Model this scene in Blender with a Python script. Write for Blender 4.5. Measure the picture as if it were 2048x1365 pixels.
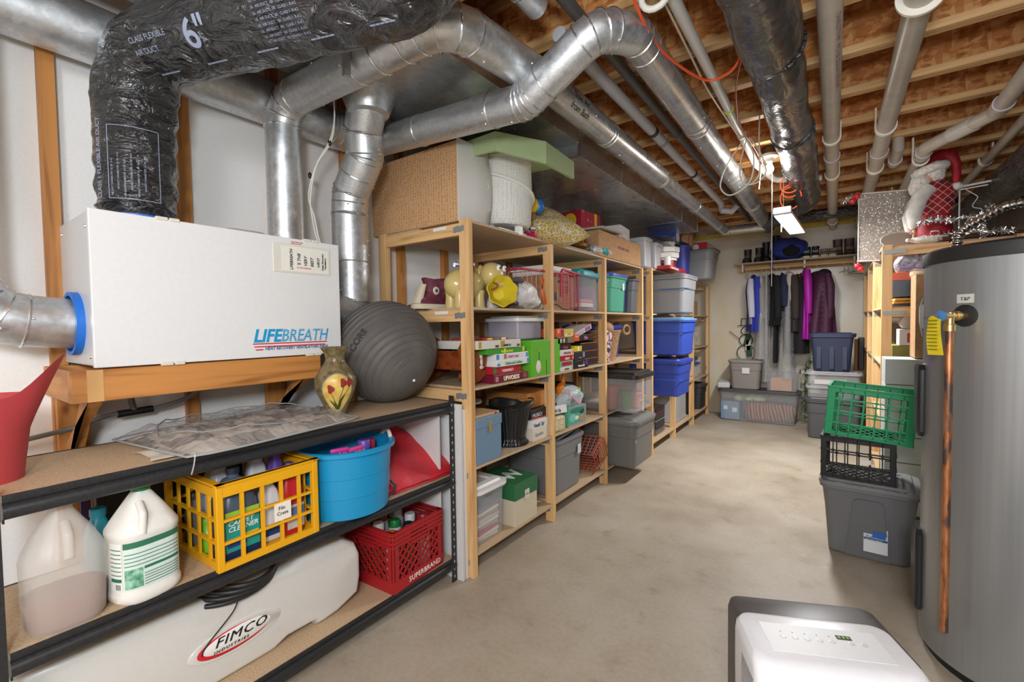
import bpy, bmesh, math, random
from mathutils import Vector, Matrix, Euler, noise
PI = math.pi
R = math.radians
random.seed(7)
for o in list(bpy.data.objects): bpy.data.objects.remove(o)
scene = bpy.context.scene
C = scene.collection

# ---------------------------------------------------------------- camera
cam = bpy.data.objects.new('camera', bpy.data.cameras.new('camera'))
C.objects.link(cam)
yaw, pit, rol = 0.619965, 0.034581, 0.0141546
fwd = Vector((-math.sin(yaw)*math.cos(pit), math.cos(yaw)*math.cos(pit), -math.sin(pit)))
rt = Vector((math.cos(yaw), math.sin(yaw), 0))
dn = fwd.cross(rt)
rt2 = rt*math.cos(rol) + dn*math.sin(rol)
dn2 = dn*math.cos(rol) - rt*math.sin(rol)
m = Matrix((( rt2.x, -dn2.x, -fwd.x, 0), (rt2.y, -dn2.y, -fwd.y, 0), (rt2.z, -dn2.z, -fwd.z, 1.35), (0, 0, 0, 1)))
cam.matrix_world = m
cam.data.sensor_width = 36
cam.data.lens = 902.6/2048*36
cam.data.clip_start = 0.02
scene.camera = cam

# ---------------------------------------------------------------- exposure, world, lights
vs = scene.view_settings
vs.view_transform = 'Standard'; vs.look = 'None'; vs.gamma = 1; vs.use_curve_mapping = False
vs.exposure = 0.2
world = bpy.data.worlds.new('world'); scene.world = world; world.use_nodes = True
world.node_tree.nodes['Background'].inputs[0].default_value = (0.9, 0.93, 1, 1)
world.node_tree.nodes['Background'].inputs[1].default_value = 0.25
def lamp(name, loc, energy, size, col=(1, .93, .84)):
    l = bpy.data.lights.new(name, 'POINT'); l.energy = energy; l.shadow_soft_size = size; l.color = col
    o = bpy.data.objects.new(name, l); o.location = loc; C.objects.link(o); return o
lamp('camera_flash', (0.12, -0.35, 1.68), 92, .14, (.90, .965, 1.04))
lamp('rear_fill_light', (0.5, -1.5, 2.3), 104, .35, (.90, .96, 1.04))  # unseen fill lamp added behind the camera to even out the room light
lamp('bulb_light', (-0.409, 3.96, 2.38), 9, .05, (1, .93, .84))
la = bpy.data.lights.new('panel_light', 'AREA'); la.shape = 'RECTANGLE'; la.size = .12; la.size_y = .95; la.energy = 60; la.color = (.97, .97, .97)
lo = bpy.data.objects.new('panel_light', la); lo.location = (-.318, 4.69, 2.18); C.objects.link(lo)

# ---------------------------------------------------------------- node materials
MT = {}
def nt(name, col=(.8, .8, .8), rough=.5, metal=0, **kw):
    m_ = bpy.data.materials.new(name); m_.use_nodes = True
    b = m_.node_tree.nodes['Principled BSDF']
    b.inputs['Base Color'].default_value = (*col, 1); b.inputs['Roughness'].default_value = rough; b.inputs['Metallic'].default_value = metal
    for k, v in kw.items(): b.inputs[k.replace('_', ' ')].default_value = v
    m_.diffuse_color = (*col, 1)
    return m_, m_.node_tree.nodes, m_.node_tree.links, b
def srgb(h):
    h = h.lstrip('#'); v = [int(h[i:i+2], 16)/255 for i in (0, 2, 4)]
    return tuple((c/12.92 if c <= .04045 else ((c+.055)/1.055)**2.4) for c in v)
def plain(hexc, rough=.5, metal=0, bump=0, bscale=60, var=.0):
    key = ('p', hexc, rough, metal, bump, bscale, var)
    if key in MT: return MT[key]
    col = srgb(hexc)
    m_, n, l, b = nt('paint_'+hexc.strip('#'), col, rough, metal)
    tc = n.new('ShaderNodeTexCoord'); ns = n.new('ShaderNodeTexNoise'); ns.inputs['Scale'].default_value = bscale
    l.new(tc.outputs['Object'], ns.inputs['Vector'])
    v = max(var, .04)
    mx = n.new('ShaderNodeMixRGB'); mx.inputs[1].default_value = (*[c*(1-v) for c in col], 1); mx.inputs[2].default_value = (*[min(1, c*(1+v)) for c in col], 1)
    l.new(ns.outputs[0], mx.inputs[0]); l.new(mx.outputs[0], b.inputs['Base Color'])
    if bump:
        bp = n.new('ShaderNodeBump'); bp.inputs['Strength'].default_value = bump; bp.inputs['Distance'].default_value = .01
        l.new(ns.outputs[0], bp.inputs['Height']); l.new(bp.outputs[0], b.inputs['Normal'])
    MT[key] = m_; return m_
def ramp(n, l, src, stops):
    r = n.new('ShaderNodeValToRGB'); e = r.color_ramp.elements
    while len(e) < len(stops): e.new(.5)
    for i, (p, c) in enumerate(stops): e[i].position = p; e[i].color = (*c, 1)
    l.new(src, r.inputs[0]); return r
def mapping(n, l, scale, rot=(0, 0, 0)):
    tc = n.new('ShaderNodeTexCoord'); mp = n.new('ShaderNodeMapping'); mp.inputs['Scale'].default_value = scale; mp.inputs['Rotation'].default_value = rot
    l.new(tc.outputs['Object'], mp.inputs['Vector']); return mp
def wood(name, c1, c2, axis, rough=.55, knots=True):
    # axis: direction of the grain
    m_, n, l, b = nt(name, c1, rough)
    sc = [26, 26, 26]; sc[axis] = 1.6
    mp = mapping(n, l, sc)
    ns = n.new('ShaderNodeTexNoise'); ns.inputs['Scale'].default_value = 1; ns.inputs['Detail'].default_value = 5; ns.inputs['Distortion'].default_value = .6
    l.new(mp.outputs[0], ns.inputs['Vector'])
    r = ramp(n, l, ns.outputs[0], [(.3, c2), (.5, c1), (.72, tuple(min(1, c*1.12) for c in c1))])
    out = r.outputs[0]
    if knots:
        k = [5, 5, 5]; k[axis] = 2.4
        mp2 = mapping(n, l, k); vo = n.new('ShaderNodeTexVoronoi'); vo.inputs['Scale'].default_value = 1.3
        l.new(mp2.outputs[0], vo.inputs['Vector'])
        r2 = ramp(n, l, vo.outputs['Distance'], [(.03, (.25, .09, .03)), (.10, (1, 1, 1))])
        mx = n.new('ShaderNodeMixRGB'); mx.blend_type = 'MULTIPLY'; mx.inputs[0].default_value = .8
        l.new(out, mx.inputs[1]); l.new(r2.outputs[0], mx.inputs[2]); out = mx.outputs[0]
    l.new(out, b.inputs['Base Color'])
    MT[name] = m_; return m_
pine = [wood('pine_%d' % a, srgb('#e0b67f'), srgb('#c49159'), a) for a in range(3)]
oldpine = [wood('amber_pine_%d' % a, srgb('#c48544'), srgb('#9a6029'), a) for a in range(3)]
joistw = wood('joist_lumber', srgb('#dcb27b'), srgb('#b98a55'), 0)
redwood = wood('stained_mahogany', srgb('#8a431f'), srgb('#5a2510'), 1, .35, False)
def osb(name='osb', cs=('#a9672f', '#cf884a', '#e3ad70')):
    m_, n, l, b = nt(name, srgb('#a8642f'), .7)
    mp = mapping(n, l, (9, 9, 22), (0, .5, .3))
    vo = n.new('ShaderNodeTexVoronoi'); vo.inputs['Scale'].default_value = 2.4; vo.inputs['Randomness'].default_value = 1
    l.new(mp.outputs[0], vo.inputs['Vector'])
    mp2 = mapping(n, l, (22, 22, 8), (.3, .9, .2)); v2 = n.new('ShaderNodeTexVoronoi'); v2.inputs['Scale'].default_value = 1.6
    l.new(mp2.outputs[0], v2.inputs['Vector'])
    mx = n.new('ShaderNodeMixRGB'); mx.inputs[0].default_value = .5
    l.new(vo.outputs['Color'], mx.inputs[1]); l.new(v2.outputs['Color'], mx.inputs[2])
    bw = n.new('ShaderNodeRGBToBW'); l.new(mx.outputs[0], bw.inputs[0])
    r = ramp(n, l, bw.outputs[0], [(.25, srgb(cs[0])), (.5, srgb(cs[1])), (.75, srgb(cs[2]))])
    l.new(r.outputs[0], b.inputs['Base Color']); return m_
OSB = osb()
def galv(name, col, rough, spang=18, metal=.92):
    m_, n, l, b = nt(name, col, rough, metal)
    mp = mapping(n, l, (1, 1, 1))
    vo = n.new('ShaderNodeTexVoronoi'); vo.inputs['Scale'].default_value = spang*4
    ns = n.new('ShaderNodeTexNoise'); ns.inputs['Scale'].default_value = spang; ns.inputs['Detail'].default_value = 6
    l.new(mp.outputs[0], vo.inputs['Vector']); l.new(mp.outputs[0], ns.inputs['Vector'])
    bw = n.new('ShaderNodeRGBToBW'); l.new(vo.outputs['Color'], bw.inputs[0])
    ad = n.new('ShaderNodeMath'); ad.operation = 'MULTIPLY'; l.new(bw.outputs[0], ad.inputs[0]); l.new(ns.outputs[0], ad.inputs[1])
    r = ramp(n, l, ad.outputs[0], [(.05, tuple(c*.86 for c in col)), (.6, tuple(min(1, c*1.12) for c in col))])
    l.new(r.outputs[0], b.inputs['Base Color'])
    r2 = ramp(n, l, ns.outputs[0], [(.3, (rough-.09,)*3), (.7, (rough+.12,)*3)]); l.new(r2.outputs[0], b.inputs['Roughness'])
    return m_
STEEL = galv('galvanized_steel', (.66, .68, .69), .40, metal=.85)
SPANG = galv('spangled_steel', (.64, .665, .68), .42, 40, .85)
DULL = galv('duct_sheet_steel', (.47, .49, .50), .30, 10, .72)
BEAD = nt('duct_bead_steel', (.75, .76, .77), .22, .95)[0]
SCREW = nt('screw_zinc', (.95, .93, .9), .2, .9)[0]
CHROME = nt('chrome', (.85, .85, .86), .12, 1)[0]
BRASS = nt('brass', (.75, .55, .25), .28, .95)[0]
def copper():
    m_, n, l, b = nt('copper_pipe', (.62, .27, .13), .38, .75)
    mp = mapping(n, l, (30, 30, 7)); ns = n.new('ShaderNodeTexNoise'); ns.inputs['Scale'].default_value = 1.6; ns.inputs['Detail'].default_value = 6
    l.new(mp.outputs[0], ns.inputs['Vector'])
    r = ramp(n, l, ns.outputs[0], [(.40, (.16, .11, .09)), (.47, (.50, .19, .08)), (.62, (.68, .31, .15))]); l.new(r.outputs[0], b.inputs['Base Color']); return m_
COPPER = copper()
def wrap(name, col, rough, scale, strength, stretch=(1, 1, 1), dist=.02):
    m_, n, l, b = nt(name, col, rough)
    b.inputs['Coat Weight'].default_value = .6; b.inputs['Coat Roughness'].default_value = .12
    mp = mapping(n, l, stretch)
    ns = n.new('ShaderNodeTexNoise'); ns.inputs['Scale'].default_value = scale; ns.inputs['Detail'].default_value = 4; ns.inputs['Distortion'].default_value = 1.5
    l.new(mp.outputs[0], ns.inputs['Vector'])
    bp = n.new('ShaderNodeBump'); bp.inputs['Strength'].default_value = strength; bp.inputs['Distance'].default_value = dist
    l.new(ns.outputs[0], bp.inputs['Height']); l.new(bp.outputs[0], b.inputs['Normal']); l.new(bp.outputs[0], b.inputs['Coat Normal'])
    r = ramp(n, l, ns.outputs[0], [(.35, tuple(c*.7 for c in col)), (.7, tuple(min(1, c*2.0) for c in col))]); l.new(r.outputs[0], b.inputs['Base Color'])
    return m_
BLKWRAP = wrap('black_film', (.018, .018, .019), .28, 11, 1.0, (1, 1, 2.2), .035)
BLKFOIL = wrap('black_foil_sleeve', (.03, .03, .03), .32, 7, .6, (1, .6, 1))
def film(name, col, alpha, rough=.15, bump=.6, scale=14):
    m_, n, l, b = nt(name, col, rough)
    b.inputs['Alpha'].default_value = alpha
    mp = mapping(n, l, (1, 1, 1)); ns = n.new('ShaderNodeTexNoise'); ns.inputs['Scale'].default_value = scale; ns.inputs['Detail'].default_value = 3; ns.inputs['Distortion'].default_value = 1.2
    l.new(mp.outputs[0], ns.inputs['Vector'])
    if bump:
        bp = n.new('ShaderNodeBump'); bp.inputs['Strength'].default_value = bump; bp.inputs['Distance'].default_value = .02
        l.new(ns.outputs[0], bp.inputs['Height']); l.new(bp.outputs[0], b.inputs['Normal'])
    return m_
CLEAR = film('clear_plastic', (.66, .68, .70), .17, .18, .05)
CLEAR2 = film('frosted_plastic', (.72, .73, .76), .42, .3, .05)
POLY = film('clear_poly_bag', (.8, .8, .8), .33, .1, 1.0, 22)
SMOKE = film('smoky_vinyl', (.50, .48, .46), .34, .10, 1.0, 22)
JUGPL = film('translucent_jug_plastic', (.80, .77, .71), .38, .35, .05)
def concrete():
    m_, n, l, b = nt('concrete_floor', (.3, .26, .21), .55)
    mp = mapping(n, l, (1, 1, 1))
    n1 = n.new('ShaderNodeTexNoise'); n1.inputs['Scale'].default_value = 1.3; n1.inputs['Detail'].default_value = 9; n1.inputs['Roughness'].default_value = .62
    n2 = n.new('ShaderNodeTexNoise'); n2.inputs['Scale'].default_value = 45; n2.inputs['Detail'].default_value = 4
    n3 = n.new('ShaderNodeTexNoise'); n3.inputs['Scale'].default_value = 6.5; n3.inputs['Detail'].default_value = 5
    for q in (n1, n2, n3): l.new(mp.outputs[0], q.inputs['Vector'])
    r = ramp(n, l, n1.outputs[0], [(.3, srgb('#9d907d')), (.48, srgb('#b0a390')), (.68, srgb('#bcb2a2'))])
    r3 = ramp(n, l, n3.outputs[0], [(.27, (.55, .5, .42)), (.40, (.96, .95, .93)), (.6, (1, 1, 1))])
    r2 = ramp(n, l, n2.outputs[0], [(.3, (.86, .86, .86)), (.6, (1, 1, 1))])
    a = n.new('ShaderNodeMixRGB'); a.blend_type = 'MULTIPLY'; a.inputs[0].default_value = .4
    c = n.new('ShaderNodeMixRGB'); c.blend_type = 'MULTIPLY'; c.inputs[0].default_value = .7
    l.new(r.outputs[0], a.inputs[1]); l.new(r3.outputs[0], a.inputs[2]); l.new(a.outputs[0], c.inputs[1]); l.new(r2.outputs[0], c.inputs[2])
    l.new(c.outputs[0], b.inputs['Base Color'])
    rr = ramp(n, l, n1.outputs[0], [(.3, (.34,)*3), (.7, (.6,)*3)]); l.new(rr.outputs[0], b.inputs['Roughness'])
    return m_
FLOOR = concrete()
def mottled(name, a, b_, scale, rough=.6, bump=.0, detail=5, stretch=(1, 1, 1), lo=.35, hi=.65, metal=0):
    m_, n, l, b = nt(name, srgb(a), rough, metal)
    mp = mapping(n, l, stretch); ns = n.new('ShaderNodeTexNoise'); ns.inputs['Scale'].default_value = scale; ns.inputs['Detail'].default_value = detail
    l.new(mp.outputs[0], ns.inputs['Vector'])
    r = ramp(n, l, ns.outputs[0], [(lo, srgb(a)), (hi, srgb(b_))]); l.new(r.outputs[0], b.inputs['Base Color'])
    if bump:
        bp = n.new('ShaderNodeBump'); bp.inputs['Strength'].default_value = bump; bp.inputs['Distance'].default_value = .01
        l.new(ns.outputs[0], bp.inputs['Height']); l.new(bp.outputs[0], b.inputs['Normal'])
    return m_
FOAM = mottled('white_foam_board', '#efede8', '#f3f1ed', 120, .6, .05)
BEIGE = mottled('beige_vapor_sheet_wall', '#dccfb4', '#e6dfd2', 3.2, .28, .25, 4, (1, 1, .4))
GREYW = mottled('grey_concrete_wall', '#7d776d', '#938d83', 5, .8, .1)
PB = mottled('particle_board', '#b59a78', '#cdb493', 160, .65, .03, 3)
CARD = mottled('cardboard', '#a98058', '#b98f66', 30, .8)
BLACK = plain('#1b1b1c', .42); BLKM = mottled('black_powder_coat', '#1f2022', '#2a2b2d', 120, .42)
WHITE = plain('#e9e9e6', .35); PVC = mottled('pvc_pipe', '#b9b1a5', '#c4bdb1', 14, .35)
def checks(name, c1, c2, scale, kind='checker', rough=.6, stretch=(1, 1, 1), rot=(0, 0, 0)):
    m_, n, l, b = nt(name, srgb(c1), rough)
    mp = mapping(n, l, stretch, rot)
    if kind == 'checker':
        t = n.new('ShaderNodeTexChecker'); t.inputs['Scale'].default_value = scale; t.inputs[1].default_value = (*srgb(c1), 1); t.inputs[2].default_value = (*srgb(c2), 1)
        l.new(mp.outputs[0], t.inputs[0]); l.new(t.outputs[0], b.inputs['Base Color'])
    elif kind == 'wave':
        t = n.new('ShaderNodeTexWave'); t.inputs['Scale'].default_value = scale; t.inputs['Distortion'].default_value = 6; t.inputs['Detail'].default_value = 2
        l.new(mp.outputs[0], t.inputs[0]); r = ramp(n, l, t.outputs['Color'], [(.35, srgb(c2)), (.5, srgb(c1))]); l.new(r.outputs[0], b.inputs['Base Color'])
    elif kind == 'cell':
        t = n.new('ShaderNodeTexVoronoi'); t.feature = 'DISTANCE_TO_EDGE'; t.inputs['Scale'].default_value = scale
        l.new(mp.outputs[0], t.inputs['Vector']); r = ramp(n, l, t.outputs['Distance'], [(.05, srgb(c2)), (.09, srgb(c1))]); l.new(r.outputs[0], b.inputs['Base Color'])
    elif kind == 'brick':
        t = n.new('ShaderNodeTexBrick'); t.inputs['Scale'].default_value = scale; t.inputs['Color1'].default_value = (*srgb(c1), 1); t.inputs['Color2'].default_value = (*srgb(c1), 1); t.inputs['Mortar'].default_value = (*srgb(c2), 1)
        t.inputs['Mortar Size'].default_value = .03
        l.new(mp.outputs[0], t.inputs[0]); l.new(t.outputs[0], b.inputs['Base Color'])
        bp = n.new('ShaderNodeBump'); bp.inputs['Strength'].default_value = .6; l.new(t.outputs['Fac'], bp.inputs['Height']); l.new(bp.outputs[0], b.inputs['Normal'])
    elif kind == 'dots':
        t = n.new('ShaderNodeTexVoronoi'); t.inputs['Scale'].default_value = scale; t.inputs['Randomness'].default_value = .3
        l.new(mp.outputs[0], t.inputs['Vector']); r = ramp(n, l, t.outputs['Distance'], [(.2, srgb(c2)), (.26, srgb(c1))]); l.new(r.outputs[0], b.inputs['Base Color'])
        bp = n.new('ShaderNodeBump'); bp.inputs['Strength'].default_value = .5; bp.inputs['Distance'].default_value = .01; l.new(t.outputs['Distance'], bp.inputs['Height']); l.new(bp.outputs[0], b.inputs['Normal'])
    return m_

# ---------------------------------------------------------------- object helpers
def thing(name, label, cat, loc=(0, 0, 0), rz=0, group=None, rot=None):
    o = bpy.data.objects.new(name, None); C.objects.link(o); o.empty_display_size = .05
    o.location = loc; o.rotation_euler = rot if rot else (0, 0, rz)
    tag(o, label, cat, group); return o
def tag(o, label, cat, group=None):
    o['label'] = label; o['category'] = cat
    if group: o['group'] = group
    return o
def struct(o): o['kind'] = 'structure'; return o
def dup(root, loc, rz=None, label=None, group=None, mat=None):
    r = root.copy(); C.objects.link(r); r.location = loc
    if rz is not None: r.rotation_euler = (0, 0, rz)
    if label: r['label'] = label
    if group: r['group'] = group
    for ch in list(root.children):
        c = ch.copy(); C.objects.link(c); c.parent = r
        for g in ch.children:
            d = g.copy(); C.objects.link(d); d.parent = c
    return r
class B:
    """collects geometry for ONE mesh object"""
    def __init__(s): s.bm = bmesh.new()
    def box(s, a, b, mat=None, bev=0, seg=2):
        t = bmesh.new(); bmesh.ops.create_cube(t, size=1)
        for v in t.verts: v.co = Vector([(a[i]+b[i])/2+v.co[i]*(b[i]-a[i]) for i in range(3)])
        if bev: bmesh.ops.bevel(t, geom=t.edges[:], offset=bev, segments=seg, affect='EDGES', profile=.5)
        s.merge(t, mat); return s
    def obox(s, c, d, rot=(0, 0, 0), bev=0, seg=2):
        M_ = Matrix.Translation(c) @ Euler(rot).to_matrix().to_4x4()
        return s.box([-x/2 for x in d], [x/2 for x in d], M_, bev, seg)
    def merge(s, t, mat=None):
        if mat is not None: t.transform(mat)
        me = bpy.data.meshes.new('t'); t.to_mesh(me); t.free(); s.bm.from_mesh(me); bpy.data.meshes.remove(me)
    def loft(s, secs, cap0=True, cap1=True, closed=True):
        vs_ = [[s.bm.verts.new(p) for p in q] for q in secs]; n = len(vs_[0])
        for i in range(len(vs_)-1):
            for j in range(n if closed else n-1):
                k = (j+1) % n
                try: s.bm.faces.new((vs_[i][j], vs_[i][k], vs_[i+1][k], vs_[i+1][j]))
                except ValueError: pass
        if cap0: s.bm.faces.new(vs_[0][::-1])
        if cap1: s.bm.faces.new(vs_[-1])
        return s
    def lathe(s, prof, c=(0, 0, 0), n=32, axis=2, cap0=True, cap1=True, sx=1, sy=1):
        secs = []
        for r, h in prof:
            q = []
            for i in range(n):
                a = 2*PI*i/n; x, y = r*math.cos(a)*sx, r*math.sin(a)*sy
                q.append(Vector(c)+Vector([(x, y, h), (y, h, x), (h, x, y)][(2, 1, 0).index(axis)]))
            secs.append(q)
        return s.loft(secs, cap0, cap1)
    def tube(s, pts, r, n=12, closed=False, cap=True, rs=None):
        pts = [Vector(p) for p in pts]; N = len(pts); secs = []
        up = Vector((0, 0, 1)); d0 = (pts[1]-pts[0]).normalized()
        if abs(d0.dot(up)) > .9: up = Vector((1, 0, 0))
        u = d0.cross(up).normalized()
        for i, p in enumerate(pts):
            if closed: a, b = pts[i-1], pts[(i+1) % N]; d = (b-a).normalized(); k = 1
            elif i == 0: d = d0; k = 1
            elif i == N-1: d = (pts[-1]-pts[-2]).normalized(); k = 1
            else:
                d1 = (p-pts[i-1]).normalized(); d2 = (pts[i+1]-p).normalized(); d = (d1+d2)
                d = d.normalized() if d.length > 1e-6 else d1; k = 1/max(.45, d.dot(d1))
            u = (u-d*u.dot(d)).normalized(); v = d.cross(u)
            rr = rs[i] if rs else r
            # miter: stretch in bend plane
            q = []
            bend = None
            if not closed and 0 < i < N-1 and k > 1.0005:
                bend = ((pts[i+1]-p).normalized()-(p-pts[i-1]).normalized())
                bend = (bend-d*bend.dot(d)); bend = bend.normalized() if bend.length > 1e-6 else None
            for j in range(n):
                a = 2*PI*j/n; w = (u*math.cos(a)+v*math.sin(a))*rr
                if bend: w = w+bend*w.dot(bend)*(k-1)
                q.append(p+w)
            secs.append(q)
        if closed: secs.append(secs[0]); return s.loft(secs, False, False)
        return s.loft(secs, cap, cap)
    def sphere(s, c, r, sc=(1, 1, 1), n=20, rot=None):
        t = bmesh.new(); bmesh.ops.create_uvsphere(t, u_segments=n, v_segments=max(6, n*2//3), radius=r)
        M_ = Matrix.Translation(c)
        if rot: M_ = M_ @ Euler(rot).to_matrix().to_4x4()
        M_ = M_ @ Matrix.Diagonal((*sc, 1)); s.merge(t, M_); return s
    def prism(s, poly, mtx, h):
        """2-D outline extruded along local z, placed by mtx"""
        a = [mtx @ Vector((x, y, 0)) for x, y in poly]; b = [mtx @ Vector((x, y, h)) for x, y in poly]
        return s.loft([a, b])
    def quad(s, a, b, c, d):
        s.bm.faces.new([s.bm.verts.new(p) for p in (a, b, c, d)]); return s
    def grid(s, fn, nu, nv):
        vs_ = [[s.bm.verts.new(fn(i/nu, j/nv)) for j in range(nv+1)] for i in range(nu+1)]
        for i in range(nu):
            for j in range(nv): s.bm.faces.new((vs_[i][j], vs_[i+1][j], vs_[i+1][j+1], vs_[i][j+1]))
        return s
    def build(s, name, mat, parent=None, smooth=False, world=False, angle=40):
        bmesh.ops.recalc_face_normals(s.bm, faces=s.bm.faces[:])
        me = bpy.data.meshes.new(name)
        if world and parent is not None:
            s.bm.transform(wm(parent).inverted())
        s.bm.to_mesh(me); s.bm.free()
        if smooth:
            for p in me.polygons: p.use_smooth = True
            try: me.set_sharp_from_angle(angle=R(angle))
            except Exception: pass
        o = bpy.data.objects.new(name, me); C.objects.link(o); me.materials.append(mat)
        if parent is not None: o.parent = parent
        return o
def wm(o):
    M_ = Matrix.Translation(o.location) @ o.rotation_euler.to_matrix().to_4x4()
    return wm(o.parent) @ M_ if o.parent else M_
def XF(loc=(0, 0, 0), rot=(0, 0, 0)): return Matrix.Translation(loc) @ Euler(rot).to_matrix().to_4x4()
FX = (PI/2, 0, PI/2)      # lettering on a face looking along +X
FY = (PI/2, 0, 0)         # lettering on a face looking along -Y
def text(parent, s, size, loc, rot, mat, name='lettering', sx=1, bold=0, align='LEFT', shear=0, world=False, sp=1.0):
    cu = bpy.data.curves.new('t', 'FONT'); cu.body = s; cu.size = size; cu.align_x = align; cu.offset = bold; cu.shear = shear; cu.extrude = .0006; cu.resolution_u = 2; cu.space_character = sp
    t = bpy.data.objects.new('t', cu); C.objects.link(t)
    dg = bpy.context.evaluated_depsgraph_get(); me = bpy.data.meshes.new_from_object(t.evaluated_get(dg))
    bpy.data.objects.remove(t); bpy.data.curves.remove(cu)
    M_ = XF(loc, rot) @ Matrix.Diagonal((sx, 1, 1, 1))
    if world: M_ = wm(parent).inverted() @ M_
    me.transform(M_); me.materials.clear(); me.materials.append(mat)
    o = bpy.data.objects.new(name, me); C.objects.link(o); o.parent = parent; return o
def sub(name, obj, parent): obj.name = name; obj.parent = parent; return obj
def rr(w, d, r, z, n=5, cx=0, cy=0):
    """rounded rectangle section"""
    r = min(r, w/2-.001, d/2-.001); q = []
    for sx, sy, a0 in ((1, 1, 0), (-1, 1, 90), (-1, -1, 180), (1, -1, 270)):
        for i in range(n):
            a = R(a0+90*i/(n-1)); q.append(Vector((cx+sx*(w/2-r)+r*math.cos(a), cy+sy*(d/2-r)+r*math.sin(a), z)))
    return q
def rects(parent, items, mat_default=None):
    """thin printed patches: (name, mat, x/y face tuple)"""
def arc(p0, p1, p2, r, n=4):
    """fillet corner p1 with radius r: returns points"""
    p0, p1, p2 = Vector(p0), Vector(p1), Vector(p2)
    a = (p0-p1).normalized(); b = (p2-p1).normalized(); ang = a.angle(b); t = r/math.tan(ang/2)
    t = min(t, (p0-p1).length*.95, (p2-p1).length*.95); r = t*math.tan(ang/2)
    c = p1+(a+b).normalized()*(r/math.sin(ang/2)); s_, e = p1+a*t-c, p1+b*t-c
    th = s_.angle(e); out = []
    for i in range(n+1):
        f_ = i/n; out.append(c+(s_*math.sin((1-f_)*th)+e*math.sin(f_*th))/math.sin(th))
    return out
def path(pts, r, n=4):
    out = [Vector(pts[0])]
    for i in range(1, len(pts)-1): out += arc(pts[i-1], pts[i], pts[i+1], r, n)
    out.append(Vector(pts[-1])); return out

# ================================================================ the room
XL, XR, YN, YB, ZJ, ZS = -2.34, 1.32, -2.2, 7.3, 2.67, 2.97
struct(B().box((XL-.1, YN-.1, -.1), (XR+.1, YB+.1, 0)).build('floor', FLOOR))
struct(B().box((XL-.1, YN, 0), (XL, YB, ZS)).build('wall_left', FOAM))
struct(B().box((XL-.1, YB, 0), (XR+.1, YB+.1, ZS)).build('wall_back', BEIGE))
struct(B().box((XR, YN, 0), (XR+.1, YB, ZS)).build('wall_right', GREYW))
struct(B().box((XL-.1, YN-.1, 0), (XR+.1, YN, ZS)).build('wall_near', plain('#d8d2c6', .7)))
struct(B().box((XL-.1, YN-.1, ZS), (XR+.1, YB+.1, ZS+.02)).build('ceiling', osb('osb_subfloor', ('#8a5228', '#b2733f', '#cf9460'))))
for k in range(13):
    y = .38+.4064*k
    if k == 1: y = .797
    struct(B().box((XL, y-.022, 0), (XL+.04, y+.022, 2.66)).build('trim_%d' % (k+1), oldpine[2]))
struct(B().box((XL, YB-.05, 2.60), (XR, YB, 2.67), bev=.012).build('trim_14', mottled('yellow_insulation', '#c9b24a', '#d9c968', 25, .9, .5)))
# I-joists: each joist is one thing (flanges and web)
j0 = None
for k in range(-9, 10):
    y = 2.861+.488*k
    if y < YN+.05 or y > YB-.05: continue
    if j0 is None:
        j0 = thing('ceiling_joist', 'pale lumber floor joist crossing the open ceiling in a parallel row', 'joist', (0, y, ZJ), group='parallel ceiling joists')
        B().box((XL, -.029, 0), (XR, .029, .036)).build('bottom_flange', joistw, j0)
        B().box((XL, -.029, .264), (XR, .029, .3)).build('top_flange', joistw, j0)
        B().box((XL, -.006, .036), (XR, .006, .264)).build('web', OSB, j0)
    else: dup(j0, (0, y, ZJ))
tag(B().obox((-.02, 2.58, 2.76), (.085, .46, .035), (R(14), 0, R(4)), .002).build('wood_block', oldpine[1]), 'short lumber block braced between two joists beside the beige drain pipe', 'wood block')

# ================================================================ ducts
def duct(name, label, pts, r, mat=STEEL, bend=0, nb=4, rings=(), seg=28, cat='duct', collars=(), screws=()):
    """round sheet metal duct; beads at each gore joint"""
    P_ = path(pts, bend, nb) if bend else [Vector(p) for p in pts]
    t = thing(name, label, cat, P_[0])
    b = B(); b.tube(P_, r, seg); b.build('pipe', mat, t, True, world=True, angle=25)
    # gore beads
    bd = []
    for i in range(1, len(P_)-1): bd.append((P_[i], (P_[i+1]-P_[i-1]).normalized()))
    for f_ in rings:
        L = sum((P_[i+1]-P_[i]).length for i in range(len(P_)-1)); s_ = f_*L
        for i in range(len(P_)-1):
            l_ = (P_[i+1]-P_[i]).length
            if s_ <= l_: bd.append((P_[i].lerp(P_[i+1], s_/l_), (P_[i+1]-P_[i]).normalized())); break
            s_ -= l_
    for c, d in bd:
        q = d.to_track_quat('Z', 'Y').to_matrix().to_4x4(); pts_ = [c+(q @ Vector((math.cos(2*PI*i/28)*(r+.001), math.sin(2*PI*i/28)*(r+.001), 0))) for i in range(28)]
        B().tube(pts_, .0035, 6, closed=True).build('bead', BEAD, t, True, world=True)
    if screws:
        b = B()
        for f_, a in screws:
            L = sum((P_[i+1]-P_[i]).length for i in range(len(P_)-1)); s_ = f_*L
            for i in range(len(P_)-1):
                l_ = (P_[i+1]-P_[i]).length
                if s_ <= l_:
                    d = (P_[i+1]-P_[i]).normalized(); c = P_[i].lerp(P_[i+1], s_/l_); q = d.to_track_quat('Z', 'Y').to_matrix()
                    b.sphere(c+q @ Vector((math.cos(a)*r, math.sin(a)*r, 0)), .005, n=8); break
                s_ -= l_
        b.build('screw_heads', SCREW, t, True, world=True)
    return t
def scr(seed, n=10):
    rnd = random.Random(seed); return [(rnd.uniform(.03, .97), rnd.uniform(0, 2*PI)) for _ in range(n)]
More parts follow.
